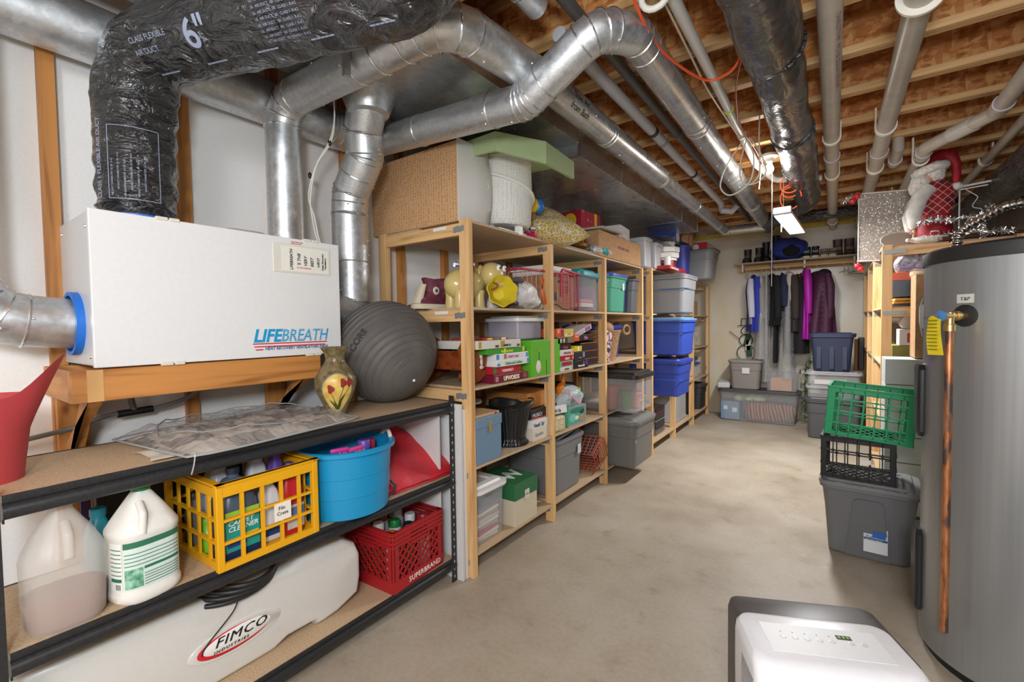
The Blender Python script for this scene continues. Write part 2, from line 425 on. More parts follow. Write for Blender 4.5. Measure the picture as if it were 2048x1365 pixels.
# rectangular trunk
tr = thing('trunk_duct', 'large rectangular sheet steel trunk duct above the wooden shelves', 'duct', (-1.7, 2.5, 2.4))
B().box((-1.97, -1.6, 2.475), (-1.3, 2.56, 2.665), bev=.002).build('duct_section', DULL, tr, world=True)
B().box((-2.24, 2.56, 2.40), (-1.3, 4.0, 2.665), bev=.002).build('duct_section', DULL, tr, world=True)
B().box((-2.12, 4.0, 2.412), (-1.3, 5.58, 2.665), bev=.002).build('duct_section', DULL, tr, world=True)
for y, z0 in ((1.2, 2.475), (2.56, 2.397), (3.25, 2.4), (4.0, 2.41), (4.9, 2.412), (5.56, 2.412)):
    x0 = -1.97 if y < 2.5 else (-2.24 if y < 3.9 else -2.12)
    b = B(); b.box((x0, y-.008, z0-.005), (-1.293, y+.008, z0+.002)); b.box((-1.302, y-.008, z0), (-1.292, y+.008, 2.66)); b.build('seam', BEAD, tr, world=True)
wd = duct('wall_duct', 'round steel duct running level along the white wall behind the black sleeve', [(-2.19, -1.2, 2.42), (-2.19, 1.62, 2.42)], .10, STEEL, rings=(.46, .47, .93, .945), screws=scr(1, 8))
hx, hy, hz = -1.9, .397, 1.238     # ventilator cabinet front left bottom corner
flex = thing('flexible_duct', 'fat crinkled black plastic insulated flexible duct rising from the white cabinet', 'duct', (-2.04, .555, 1.74))
fp = path([(-2.05, .56, 1.745), (-2.02, .56, 2.33), (-1.55, .72, 2.325), (-1.02, .90, 2.325), (-.84, .93, 2.40), (-.78, 1.0, 2.9)], .16, 7)
fp = [fp[0], fp[0].lerp(fp[1], .06), fp[0].lerp(fp[1], .5)]+fp[1:]
dense = []
for i in range(len(fp)-1):
    n_ = max(1, int((fp[i+1]-fp[i]).length/.012))
    for k in range(n_): dense.append(fp[i].lerp(fp[i+1], k/n_))
dense.append(fp[-1])
b = B(); b.tube(dense, .12, 72, rs=[.114+.009*min(1, i/60)+.005*math.sin(i*.9)*max(0, 1-i/45)-(.012 if i < 3 else 0) for i in range(len(dense))])
for v in b.bm.verts:
    p = v.co; v.co = p+Vector((noise.noise(p*16), noise.noise(p*16+Vector((5, 1, 2))), noise.noise(p*Vector((9, 9, 34)).length*.6)))*.009
    s_ = noise.noise(Vector((p.x*14+p.z*9, p.y*14-p.z*6, p.z*30)))
    c = Vector((-2.04, .56, p.z)) if p.z < 2.2 else None
    if c: v.co += (p-c).normalized()*s_*.009
b.build('sleeve', BLKWRAP, flex, True, world=True, angle=50)
INK = plain('#8f98b0', .5)
B().lathe([(.118, 0), (.118, .012)], (-2.05, .56, 1.738), 32).build('blue_collar', plain('#1f6fc9', .4), flex, True, world=True)
# printing on the sleeve (curved decals following the tube)
def ontube(parent, s, size, c, r, a0, z0, mat, vertical=True, name='printing', flip=1):
    cu = bpy.data.curves.new('t', 'FONT'); cu.body = s; cu.size = size; cu.offset = .0004*size/.03
    t = bpy.data.objects.new('t', cu); C.objects.link(t)
    dg = bpy.context.evaluated_depsgraph_get(); me = bpy.data.meshes.new_from_object(t.evaluated_get(dg))
    bpy.data.objects.remove(t); bpy.data.curves.remove(cu)
    bm = bmesh.new(); bm.from_mesh(me); bmesh.ops.subdivide_edges(bm, edges=bm.edges[:], cuts=1)
    for v in bm.verts:
        x, y = v.co.x, v.co.y
        if vertical: a = a0-y/r; z = z0+x
        else: a = a0+x/r; z = z0+y
        v.co = Vector((c[0]+math.cos(a)*r, c[1]+math.sin(a)*r, z))
    bm.transform(wm(parent).inverted()); bm.to_mesh(me); bm.free(); me.materials.clear(); me.materials.append(mat)
    o = bpy.data.objects.new(name, me); C.objects.link(o); o.parent = parent; return o
cc = (-2.035, .56); rt_ = .130
ontube(flex, 'CLASS 1 FLEXIBLE AIR DUCT', .021, cc, rt_, R(-63), 1.79, INK)
for i in range(6): ontube(flex, 'AIR DUCT CONNECTOR  UL 181  R-4.2', .007, cc, rt_, R(-46+i*8), 1.80+.02*(i % 2), INK)
b = B()
for k in range(24):
    a0, a1 = R(-52+k*2.6), R(-52+(k+1)*2.6)
    for z in (1.79, 2.03):
        b.quad(*[Vector((cc[0]+math.cos(a)*rt_, cc[1]+math.sin(a)*rt_, zz)) for a, zz in ((a0, z), (a1, z), (a1, z+.002), (a0, z+.002))])
for a_ in (-52, 10.4):
    a0, a1 = R(a_), R(a_+1); b.quad(*[Vector((cc[0]+math.cos(a)*rt_, cc[1]+math.sin(a)*rt_, zz)) for a, zz in ((a0, 1.79), (a1, 1.79), (a1, 2.03), (a0, 2.03))])
b.build('printed_frame', INK, flex, world=True)
# printing on the level run: side facing the room (-Y, slightly down)
d_ = (Vector((-1.02, .90, 2.335))-Vector((-1.55, .72, 2.335))).normalized()
def onrun(s, size, u, ang, mat, parent=flex, o0=Vector((-1.9, .60, 2.338)), dd=d_, r=.125, bold=0):
    cu = bpy.data.curves.new('t', 'FONT'); cu.body = s; cu.size = size; cu.offset = bold
    t = bpy.data.objects.new('t', cu); C.objects.link(t)
    dg = bpy.context.evaluated_depsgraph_get(); me = bpy.data.meshes.new_from_object(t.evaluated_get(dg))
    bpy.data.objects.remove(t); bpy.data.curves.remove(cu)
    side = dd.cross(Vector((0, 0, 1))).normalized(); up = side.cross(dd).normalized()
    bm = bmesh.new(); bm.from_mesh(me); bmesh.ops.subdivide_edges(bm, edges=bm.edges[:], cuts=1)
    for v in bm.verts:
        a = ang+v.co.y/r; v.co = o0+dd*(u+v.co.x)+(side*math.cos(a)+up*math.sin(a))*r
    bm.transform(wm(parent).inverted()); bm.to_mesh(me); bm.free(); me.materials.clear(); me.materials.append(mat)
    o = bpy.data.objects.new('printing', me); C.objects.link(o); o.parent = parent; return o
onrun('6"', .11, .25, R(-52), INK, bold=.0015, r=.1445)
onrun('CLASS 1', .030, .50, R(-8), INK, r=.1425)
for i in range(9): onrun('UL  AIR DUCT  181  CLASS 1  R-4.2', .010, .52, R(-18-i*6), INK, r=.1425)
onrun('CLASS FLEXIBLE', .022, .03, R(-32), INK, r=.141); onrun('AIR DUCT', .022, .03, R(-46), INK, r=.141)
for i in range(5): onrun('_____', .03, .06+i*.2, R(-72), INK, bold=.002, r=.1425)

pd = duct('steel_duct', 'steel duct rising behind the cabinet and bending level toward the ceiling run', [(-2.1, 1.128, 1.735), (-2.1, 1.128, 2.40), (-1.09, 1.17, 2.405), (-1.08, 1.75, 2.45)], .077, STEEL, .12, 3, rings=(.54, .60, .66), screws=scr(2, 16))
ad = duct('steel_duct', 'long round steel duct marked in black ink, hung beside the rectangular trunk', [(-1.08, 1.76, 2.45), (-1.08, 3.5, 2.45)], .070, DULL, rings=(.40, .42, .97, .985), screws=scr(3, 14))
duct('steel_duct', 'thinner end of the steel duct beside the trunk, turning toward the far bulb', [(-1.08, 3.5, 2.45), (-1.08, 5.95, 2.45), (-.68, 6.1, 2.47)], .055, DULL, .08, 2, rings=(.35, .7), screws=scr(4, 6))
ink = plain('#15151a', .6)
onrun('Stale Air', .045, .20, R(-12), ink, ad, Vector((-1.08, 1.76, 2.45)), Vector((0, 1, 0)), .0712)
onrun('from Bath', .045, .20, R(-52), ink, ad, Vector((-1.08, 1.76, 2.45)), Vector((0, 1, 0)), .0712)
B().box((-1.52, 1.05, 2.3), (-1.50, 1.075, 2.67)).build('hanger_strap', DULL, pd, world=True)
qd = duct('steel_duct', 'shiny spangled steel duct crossing under the trunk and rising to the right', [(-2.13, 1.665, 2.39), (-1.07, 1.63, 2.30), (-.74, 1.62, 2.47), (-.67, 1.80, 2.51)], .074, SPANG, .10, 3, rings=(.25, .55, .72), screws=scr(5, 20))
dd = duct('steel_duct', 'widest long steel duct hung below the joists beside the white pipe', [(-.67, 1.80, 2.52), (-.67, 6.15, 2.52)], .073, DULL, rings=(.01, .03, .23, .245, .50, .74, .75), screws=scr(6, 12))
duct('steel_duct', 'short bright steel duct end near the top of the photo, between two ducts', [(-.93, .3, 2.56), (-.93, 1.50, 2.56)], .044, STEEL, rings=(.9,))
rd = duct('steel_duct', 'segmented steel duct dropping from the trunk to the right end of the white cabinet', [(-1.83, 1.41, 2.47), (-1.93, 1.445, 2.33), (-1.95, 1.47, 2.22), (-2.08, 1.47, 2.06), (-2.1, 1.475, 1.95), (-2.1, 1.475, 1.46), (-2.1, 1.275, 1.39)], .092, SPANG, .035, 2, rings=(.3, .42, .66), screws=scr(7, 26))
B().lathe([(.135, 0), (.095, -.10)], (-1.835, 1.41, 2.478), 32).build('take_off_collar', STEEL, rd, True, world=True)
ld = duct('steel_duct', 'steel duct at the left edge, its elbow entering the cabinet through a blue collar', [(-2.1, .135, 2.6), (-2.1, .135, 1.40), (-2.1, .392, 1.375)], .083, STEEL, .15, 4, rings=(.35,), screws=scr(8, 20))

# ================================================================ pipes along the ceiling
def loop_strap(parent, x, y, z, r, ztop, side=1):
    b = B(); pts = [Vector((x+side*(r+.004), y, ztop))]
    for i in range(13):
        a = -PI*i/12; pts.append(Vector((x+side*math.cos(a)*(r+.004), y, z+math.sin(a)*(r+.004))))
    pts.append(Vector((x-side*(r+.004), y, z+.02)))
    sec = []
    for i, p in enumerate(pts):
        d = (pts[min(i+1, len(pts)-1)]-pts[max(i-1, 0)]).normalized(); nrm = Vector((d.z, 0, -d.x))*.005
        sec.append([p+nrm+Vector((0, .015, 0)), p-nrm+Vector((0, .015, 0)), p-nrm-Vector((0, .015, 0)), p+nrm-Vector((0, .015, 0))])
    b.loft(sec); return b.build('hanger', plain('#efe9d8', .4), parent, True, world=True)
def coupling(parent, x, y, z, r, l=.09, mat=PVC, lip=True):
    B().tube([(x, y-l/2, z), (x, y+l/2, z)], r+.006, 28).build('coupling', mat, parent, True, world=True)
    if lip:
        b = B(); pts = [Vector((x+math.cos(2*PI*i/28)*(r+.005), y-l/2, z+math.sin(2*PI*i/28)*(r+.005))) for i in range(28)]; b.tube(pts, .0035, 6, closed=True)
        b.build('lip', plain('#d9cfe0', .4), parent, True, world=True)
gp = thing('drain_pipe', 'beige plastic drain pipe with printed lettering, beside the black foil duct', 'pipe', (-.024, 3, 2.57))
B().tube([(-.024, 1.2, 2.575), (-.024, YB-.03, 2.575)], .044, 28).build('pipe', PVC, gp, True, world=True)
for y in (3.75, 4.67, 6.84): loop_strap(gp, -.024, y, 2.575, .044, ZJ)
coupling(gp, -.024, 4.2, 2.575, .044)
onrun('CHARLOTTE PIPE   PVC-1120  CELLULAR CORE  SCH40', .028, .1, R(-62), plain('#8d5b5f', .6), gp, Vector((-.024, 2.1, 2.575)), Vector((0, 1, 0)), .0447)
hp = thing('drain_pipe', 'beige plastic drain pipe with a white flange near the top edge of the photo', 'pipe', (.24, 3, 2.54))
B().tube([(.25, 2.25, 2.545), (.25, YB-.03, 2.545)], .046, 28).build('pipe', PVC, hp, True, world=True)
B().tube([(.25, 2.0, 2.66), (.25, 2.12, 2.555), (.25, 2.27, 2.545)], .052, 28).build('elbow', PVC, hp, True, world=True)
B().lathe([(.075, 0), (.075, .014), (.052, .014)], (.25, 2.26, 2.545), 32, 1).build('flange', plain('#ece7d9', .4), hp, True, world=True)
for y in (3.66, 4.57, 6.3): loop_strap(hp, .25, y, 2.545, .046, ZJ, -1)
coupling(hp, .25, 4.2, 2.545, .046)
ip = thing('drain_pipe', 'beige plastic drain pipe with two elbows passing behind the santa doll', 'pipe', (.6, 4, 2.5))
B().tube(path([(.745, 1.8, 2.53), (.745, 3.75, 2.53), (.50, 4.18, 2.52), (.50, YB-.05, 2.50)], .06, 4), .04, 28).build('pipe', PVC, ip, True, world=True)
coupling(ip, .745, 3.66, 2.53, .04, .1); coupling(ip, .50, 4.32, 2.52, .04, .1)
B().tube([(.68, 3.87, 2.528), (.60, 4.005, 2.524)], .046, 28).build('coupling', plain('#c9c4bb', .35), ip, True, world=True)
for y in (4.42, 5.9): loop_strap(ip, .50, y, 2.51, .04, ZJ, -1)
i2 = thing('drain_pipe', 'thinner beige pipe beside the black wrapped duct at far right', 'pipe', (.9, 4, 2.56))
B().tube([(.92, 1.8, 2.56), (.92, 6.9, 2.52)], .03, 24).build('pipe', PVC, i2, True, world=True)
for y in (3.4, 4.9): loop_strap(i2, .92, y, 2.545, .032, ZJ)
vp = thing('drain_pipe', 'short beige vertical drain stub between the joists beyond the second pipe', 'pipe', (.42, 4.4, 2.7))
B().tube([(.37, 4.35, 2.95), (.37, 4.36, 2.60), (.37, 4.62, 2.575)], .035, 24).build('pipe', PVC, vp, True, world=True)
coupling(vp, .37, 4.6, 2.575, .036, .08)
bp_ = thing('water_pipe', 'grey plastic pipe with black bands between the two long steel ducts', 'pipe', (-.955, 3, 2.57))
B().tube([(-.95, 1.7, 2.57), (-.95, 5.0, 2.57), (-.95, 5.12, 2.50)], .031, 24).build('pipe', plain('#a9a8aa', .4), bp_, True, world=True)
for y in (2.9, 3.1, 3.9, 4.05): B().tube([(-.95, y-.02, 2.57), (-.95, y+.02, 2.57)], .0345, 24).build('band', plain('#8b8b8f' if y in (3.1, 4.05) else '#202022', .5), bp_, True, world=True)
B().tube([(-.95, 5.05, 2.50), (-.86, 5.08, 2.48), (-.80, 5.06, 2.53)], .03, 20).build('trap', plain('#9a999c', .4), bp_, True, world=True)
cp = thing('water_pipe', 'dark grey plastic pipe next to the banded grey pipe under the joists', 'pipe', (-.85, 3, 2.60))
B().tube([(-.86, 1.4, 2.61), (-.86, 6.3, 2.61)], .026, 24).build('pipe', plain('#4c4a49', .45), cp, True, world=True)
coupling(cp, -.86, 3.15, 2.61, .026, .06, plain('#55524f', .5), False)
ep = thing('conduit_pipe', 'slim white plastic pipe carrying strapped cables toward the bulb', 'pipe', (-.5, 3, 2.6))
B().tube(path([(-.515, 1.3, 2.60), (-.515, 4.1, 2.60), (-.42, 4.5, 2.56), (-.1, 4.62, 2.55)], .1, 3), .024, 24).build('pipe', plain('#d2d0cb', .4), ep, True, world=True)
B().tube([(-.545+.052*math.cos(a*PI/8), 1.70, 2.56+.052*math.sin(a*PI/8)) for a in range(16)], .012, 10, closed=True).build('clamp_ring', plain('#e9e6dc', .4), ep, True, world=True)
for y, z in ((2.95, 2.60), (3.4, 2.6)): B().tube([(-.515, y-.012, z), (-.515, y+.012, z)], .028, 20).build('cable_tie', plain('#c9e04a' if y < 3 else '#e6e1d4', .5), ep, True, world=True)
cu_ = thing('copper_pipe', 'dull copper pipe slung level between the ducts under the joists', 'pipe', (-.7, 2.35, 2.7))
B().tube([(-1.15, 2.47, 2.715), (-.22, 2.47, 2.715)], .014, 16).build('pipe', nt('aged_copper', (.25, .11, .07), .45, .6)[0], cu_, True, world=True)
# black insulated duct
fd = thing('insulated_duct', 'thick black foil-wrapped insulated duct running down the middle of the ceiling', 'duct', (-.225, 3, 2.5))
fpts = [(-.235, 1.0), (-.235, 2.28)]
def sleeve(y0, y1, r0, r1, x, z, mat=BLKFOIL, seed=0, par=fd, nm='sleeve_section'):
    n_ = max(4, int((y1-y0)/.03)); b = B()
    b.tube([(x, y0+(y1-y0)*i/n_, z) for i in range(n_+1)], r0, 40, rs=[r0+(r1-r0)*i/n_ for i in range(n_+1)])
    for v in b.bm.verts:
        p = v.co; e = noise.noise(Vector((p.x*6+seed, p.y*5, p.z*6)))*.012+noise.noise(p*22)*.004; c = Vector((x, p.y, z)); v.co = p+(p-c).normalized()*e if (p-c).length > 1e-4 else p
    return b.build(nm, mat, par, True, world=True, angle=60)
sleeve(1.0, 2.30, .118, .118, -.235, 2.53); sleeve(2.26, 3.32, .105, .108, -.225, 2.53, seed=4); sleeve(3.3, 4.1, .112, .112, -.215, 2.53, seed=8); sleeve(4.08, 5.0, .107, .104, -.215, 2.52, seed=12)
for y in (2.28, 3.31, 4.09): B().tube([(-.222+.113*math.cos(2*PI*i/40), y+.004*math.sin(i*2.3), 2.53+.113*math.sin(2*PI*i/40)) for i in range(40)], .008, 8, closed=True).build('tape_band', BLKWRAP, fd, True, world=True)
b = B(); b.tube(path([(-.215, 4.98, 2.52), (-.215, 5.25, 2.50), (-.62, 5.95, 2.50), (-.67, 6.35, 2.52)], .2, 5), .085, 32); b.build('sleeve_section', BLKWRAP, fd, True, world=True)
fr = thing('insulated_duct', 'black wrapped insulated duct in the upper right corner beyond the santa doll', 'duct', (.9, 4, 2.35))
sleeve(2.0, 3.9, .125, .13, 1.02, 2.33, BLKWRAP, 3, fr); sleeve(3.85, 6.2, .13, .12, 1.02, 2.33, BLKWRAP, 9, fr)
fb = thing('insulated_duct', 'black wrapped duct crossing level near the back wall behind the beige pipes', 'duct', (.2, 6.4, 2.58))
b = B(); b.tube([(-.55, 6.2, 2.56), (.0, 6.25, 2.56), (1.0, 6.35, 2.57)], .06, 24); b.build('sleeve_section', BLKWRAP, fb, True, world=True)
# cables
def cable(label, pts, r, mat, name='cable', sm=True, group=None, parent=None):
    if sm:
        P_ = [Vector(p) for p in pts]; q = []
        for i in range(len(P_)-1):
            a, b_, c, d = P_[max(i-1, 0)], P_[i], P_[i+1], P_[min(i+2, len(P_)-1)]
            for k in range(6):
                t = k/6; q.append(.5*((2*b_)+(c-a)*t+(2*a-5*b_+4*c-d)*t*t+(3*b_-a-3*c+d)*t**3))
        q.append(P_[-1]); pts = q
    o = B().tube(pts, r, 8).build(name, mat, parent, True)
    if parent is None: tag(o, label, 'cable', group)
    return o
ORG = plain('#e8552a', .45); WHC = plain('#e6e1d6', .45)
cable('bright orange air hose drooping from the large steel duct to the black duct', [(-.595, 1.5, 2.55), (-.607, 1.827, 2.50), (-.581, 2.082, 2.5), (-.508, 2.315, 2.5), (-.423, 2.326, 2.5), (-.36, 2.28, 2.52), (-.345, 2.26, 2.60)], .006, ORG, 'air_hose')
cable('thin red cable dropping from the black duct to the slim white pipe', [(-.345, 2.3, 2.56), (-.42, 2.6, 2.56), (-.47, 2.95, 2.56), (-.49, 3.1, 2.555), (-.46, 3.5, 2.55), (-.43, 4.0, 2.5)], .004, plain('#a3402f', .5))
cable('white cable looped widest below the slim white pipe', [(-.50, 3.4, 2.57), (-.60, 3.35, 2.40), (-.63, 3.32, 2.26), (-.56, 3.3, 2.19), (-.45, 3.3, 2.26), (-.43, 3.3, 2.42), (-.49, 3.38, 2.58)], .0045, WHC)
cable('white cable looped narrow beside the widest white loop', [(-.49, 3.42, 2.57), (-.52, 3.38, 2.4), (-.50, 3.33, 2.27), (-.42, 3.3, 2.24), (-.36, 3.3, 2.30), (-.40, 3.35, 2.45), (-.47, 3.42, 2.58)], .0045, WHC)
cable('white cable hanging straight from a joist near the bare bulb', [(-.40, 3.32, 2.67), (-.40, 3.31, 2.5), (-.395, 3.3, 2.33), (-.41, 3.3, 2.27), (-.46, 3.35, 2.25)], .0045, WHC)
cable('cream twin cable strung along the slim white pipe', [(-.545, 1.6, 2.6), (-.55, 2.2, 2.585), (-.545, 2.5, 2.56), (-.55, 2.9, 2.59), (-.52, 3.35, 2.57)], .005, plain('#cbb79a', .5))
oc = thing('cable_coil', 'orange cable coil hanging beside the black duct near the bulb', 'cable', (-.3, 4.4, 2.4))
for k, (a, b_) in enumerate(((.07, .07), (.06, .05), (.075, .09))):
    B().tube([(-.30+a*math.cos(2*PI*i/20), 4.35+.03*k, 2.47+b_*math.sin(2*PI*i/20)-.05*k) for i in range(18)], .005, 8).build('loop', ORG, oc, True, world=True)
for y, z in ((1.30, 2.36), (1.295, 1.9)):
    pass
wv = thing('thermostat_wires', 'pair of cream wires with black tape hanging in front of the wall behind the cabinet', 'cable', (-2.0, 1.35, 2.3))
for k in range(2): cable('', [Vector(p)-wv.location for p in [(-1.97, 1.31, 2.47), (-1.975, 1.315, 2.36), (-1.99, 1.295+.008*k, 2.25), (-2.05, 1.26, 2.14), (-2.1, 1.255-.01*k, 2.0), (-2.1, 1.26+.012*k, 1.9), (-2.08, 1.275+.01*k, 1.78), (-2.0, 1.29, 1.67), (-1.98, 1.28, 1.62)]], .0035, WHC, 'wire', parent=wv)
for p in ((-1.993, 1.298, 2.245), (-2.1, 1.255, 2.10)): B().sphere(Vector(p), .009, (1, 1, 1.8), 10).build('tape', BLACK, wv, True, world=True)
# bare bulb
bl = thing('ceiling_bulb', 'lit bare bulb in a brown box and white porcelain socket on a joist', 'light', (-.409, 3.96, 2.67))
b = B(); b.lathe([(.052, 0), (.056, -.01), (.056, -.055)], n=32); b.build('junction_box', plain('#4b3a30', .5), bl, True)
B().lathe([(.056, -.055), (.060, -.062), (.058, -.075), (.03, -.085), (.024, -.11)], n=32).build('socket', plain('#ece8dc', .35), bl, True)
em = bpy.data.materials.new('lit_bulb_glass'); em.use_nodes = True; e_ = em.node_tree.nodes['Principled BSDF']; e_.inputs['Emission Color'].default_value = (1, .96, .88, 1); e_.inputs['Emission Strength'].default_value = 5; e_.inputs['Base Color'].default_value = (1, 1, 1, 1)
bu = B().lathe([(.014, -.105), (.016, -.125), (.030, -.155), (.030, -.175), (.018, -.195), (.002, -.200)], n=24).build('bulb', em, bl, True)
bu.visible_shadow = True
cable('', [(-.045, 0, -.08), (-.06, .0, -.2), (-.07, 0, -.3)], .004, WHC, 'cord', parent=bl)
tag(B().box((-.60, 3.985, 2.60), (-.28, 4.005, 2.70)).build('mounting_board', oldpine[0]), 'pale board fixed behind the bare bulb', 'board')
# LED panel lamp
lp = thing('shop_light', 'lit white rectangular hanging shop light panel with grey housing', 'light', (-.318, 4.69, 2.2), R(-2.6))
B().box((-.066, -.49, 0), (.066, .49, .022), bev=.004).build('housing', plain('#b8a68e', .4), lp)
em2 = em.copy(); em2.name = 'lit_panel'; em2.node_tree.nodes['Principled BSDF'].inputs['Emission Strength'].default_value = 3.2
B().box((-.060, -.48, -.004), (.060, .48, .001)).build('diffuser', em2, lp)
B().box((-.064, -.53, .0), (.064, -.488, .055), bev=.01).build('end_cap', plain('#a9b0bb', .4), lp)
for y in (-.45, .45): cable('', [(0, y, .02), (0, y, .46)], .002, plain('#6d6a66', .5), 'chain', parent=lp, sm=False)
cable('', [(-.02, -.40, 0), (-.02, -.40, -.12)], .004, WHC, 'pull_cord', parent=lp, sm=False)
cable('long thin white pull cord hanging from the bare bulb socket', [(-.39, 3.96, 2.58), (-.39, 3.96, 1.62)], .0028, plain('#d9d6cd', .5), 'pull_cord', sm=False)

# ================================================================ generic builders
CATS = {'craft_packet': 'packet', 'paper_stack': 'papers', 'board_game_box': 'game box', 'game_carton': 'game box', 'game_box': 'game box', 'puzzle_box': 'game box'}
def jug(name, label, cat, loc, w, d, h, mat, capmat, rz=0, neck=.018, shoulder=.6, group=None, caph=.02, rot=None, sq=True):
    t = thing(name, label, cat, loc, rz, group, rot)
    prof = [(.92, 0), (1, .02), (1, .08), (1, shoulder), (.97, shoulder+.04), (.78, shoulder+.5*(1-shoulder)), (.45, shoulder+.78*(1-shoulder))]
    b = B(); secs = []
    for s_, z in prof:
        ww = max(w*s_, neck*2); dd_ = max(d*s_, neck*2)
        secs.append(rr(ww, dd_, (.3 if sq else .499)*min(ww, dd_), z*h, 6))
    secs.append(rr(neck*2, neck*2, neck*.99, h*.93, 6)); secs.append(rr(neck*2, neck*2, neck*.99, h, 6))
    b.loft(secs); b.build('body', mat, t, True)
    B().lathe([(neck*1.15, h-caph*.4), (neck*1.15, h+caph*.6), (neck*1.0, h+caph*.75)], n=20).build('cap', capmat, t, True)
    return t
def patch(parent, x, y0, y1, z0, z1, mat, name='label_sheet', th=.0012):
    return B().box((x-.0004, y0, z0), (x+th, y1, z1)).build(name, mat, parent)
def patchy(parent, y, x0, x1, z0, z1, mat, name='label_sheet', th=.0012):
    return B().box((x0, y-th, z0), (x1, y+.0004, z1)).build(name, mat, parent)
def cbox(name, label, x0, x1, y0, y1, z0, z1, mat, rz=0, group=None, bev=.002, rot=None):
    """box thing with origin at base centre; front faces +X"""
    t = thing(name, label, CATS.get(name, name.split('_')[-1]), ((x0+x1)/2, (y0+y1)/2, z0), rz, group, rot)
    w, d, h = x1-x0, y1-y0, z1-z0
    B().box((-w/2, -d/2, 0), (w/2, d/2, h), bev=bev).build('body', mat, t)
    t['w'], t['d'], t['h'] = w, d, h; return t
def tote(name, label, loc, w, d, h, mat, lidmat=None, rz=0, taper=.85, lip=.018, lidh=.03, group=None, rot=None, cat='storage bin', r=.05, latch=None, ribs=True, lidinset=True, thick=.004, indent=True, face='x', extra_front=None):
    """w along local x, d along local y; tapered walls, rolled lip, snap lid"""
    t = thing(name, label, cat, loc, rz, group, rot); hb = h-(lidh if lidmat else 0)
    W0, D0 = w*taper, d*taper; W1, D1 = w-2*lip, d-2*lip
    def sec(f_, off, z, rad=r): return rr(W0+(W1-W0)*f_+off*2, D0+(D1-D0)*f_+off*2, max(.006, rad+off), z, 6)
    secs = [sec(0, -.012, 0), sec(.02, 0, .012), sec(.60, 0, hb*.66)]
    if indent: secs += [sec(.64, .006, hb*.675), sec(.92, .006, hb*.93)]
    secs += [sec(1, 0, hb*.94 if not indent else hb*.935), sec(1, lip*.9, hb*.945), sec(1, lip, hb*.99), sec(1, lip*.9, hb), sec(1, -thick, hb), sec(0, -thick, thick*2)]
    B().loft(secs).build('body', mat, t, True, angle=35)
    if lidmat:
        B().loft([sec(1, lip*1.0, hb-.006), sec(1, lip*1.25, hb-.002), sec(1, lip*1.25, hb+lidh*.55), sec(1, lip*.6, hb+lidh*.62), sec(1, -.012, hb+lidh*.62), sec(1, -.02, hb+lidh), sec(1, -.06, hb+lidh), sec(1, -.065, hb+lidh*.75)]).build('lid', lidmat, t, True, angle=30)
    if latch:
        for s_ in (-1, 1):
            if face == 'x': B().box((-.04, s_*(d/2)-.008, hb-.05), (.04, s_*(d/2)+.008, hb+.012), bev=.004).build('latch', latch, t)
            else: B().box((s_*(w/2)-.008, -.04, hb-.05), (s_*(w/2)+.008, .04, hb+.012), bev=.004).build('latch', latch, t)
    return t
def grille(axis, o, u0, u1, z0, z1, nu, nz, t, th, b=None, bar=.008):
    """ladder of bars filling a rectangle in plane axis=o"""
    b = b or B()
    for i in range(nu+1):
        u = u0+(u1-u0)*i/nu
        a = [0, 0, z0]; c = [0, 0, z1]; a[axis] = o-th/2; c[axis] = o+th/2; a[1-axis] = u-bar/2; c[1-axis] = u+bar/2; b.box(a, c)
    for j in range(nz+1):
        z = z0+(z1-z0)*j/nz
        a = [0, 0, z-bar/2]; c = [0, 0, z+bar/2]; a[axis] = o-th*.8; c[axis] = o+th*.8; a[1-axis] = u0; c[1-axis] = u1; b.box(a, c)
    return b

# ================================================================ ventilator cabinet
HW, HD, HH = .87, .40, .497
hrv = thing('ventilator_cabinet', 'white metal heat recovery ventilator cabinet on the amber wooden stand', 'ventilator', (-1.9, .395, 1.237))
WM = plain('#e3e4e3', .28); WE = plain('#d3d5d6', .3)
B().box((-HD, 0, 0), (-.022, HW, HH), bev=.004).build('cabinet', WE, hrv)
B().box((-.020, -.004, -.004), (0, HW+.004, HH+.004), bev=.003).build('door', WM, hrv)
for y in (.17, .70):
    for z in (0, HH):
        B().box((-.012, y, z-.010 if z == 0 else z-.002), (.004, y+.035, z+.003 if z == 0 else z+.010), bev=.002).build('latch', plain('#dcd8c8', .4), hrv)
        B().box((-.012, y+.04, z-.010 if z == 0 else z-.002), (.004, y+.07, z+.003 if z == 0 else z+.010), bev=.002).build('latch', plain('#dcd8c8', .4), hrv)
for x, z in ((-.05, .45), (-.36, .46), (-.05, .03)): B().sphere((x, -.001, z), .006, n=8).build('screw', CHROME, hrv, True)
BLU = plain('#1a9bd0', .4); REDP = plain('#d2202c', .4); NAVY = plain('#13618f', .4); DK = plain('#222222', .5)
text(hrv, 'LIFE', .073, (.0008, .476, .060), FX, BLU, bold=.0022, shear=.25, sx=.90)
text(hrv, 'BREATH', .073, (.0008, .588, .060), FX, BLU, bold=.0010, shear=.25, sx=.80)
for k in range(6): B().box((.0012, .594, .064+k*.0085), (.0017, .80, .0653+k*.0085)).build('logo_stripe', WM, hrv)
for k, (a, c) in enumerate(((.475, .80), (.480, .79), (.485, .515))): B().box((0, a, .050-k*.012), (.0012, c, .0545-k*.012)).build('logo_bar', REDP, hrv)
text(hrv, 'HEAT RECOVERY VENTILATORS (HRV)', .0175, (.0008, .522, .0255), FX, NAVY, shear=.25, sx=.93, bold=.0003)
B().box((0, .565, .352), (.004, .825, .474), bev=.002).build('label_holder', plain('#e0ddd0', .25), hrv)
B().box((.004, .60, .36), (.005, .815, .465)).build('label_sheet', plain('#eceadf', .5), hrv)
VT = (PI/2, -PI/2, PI/2)
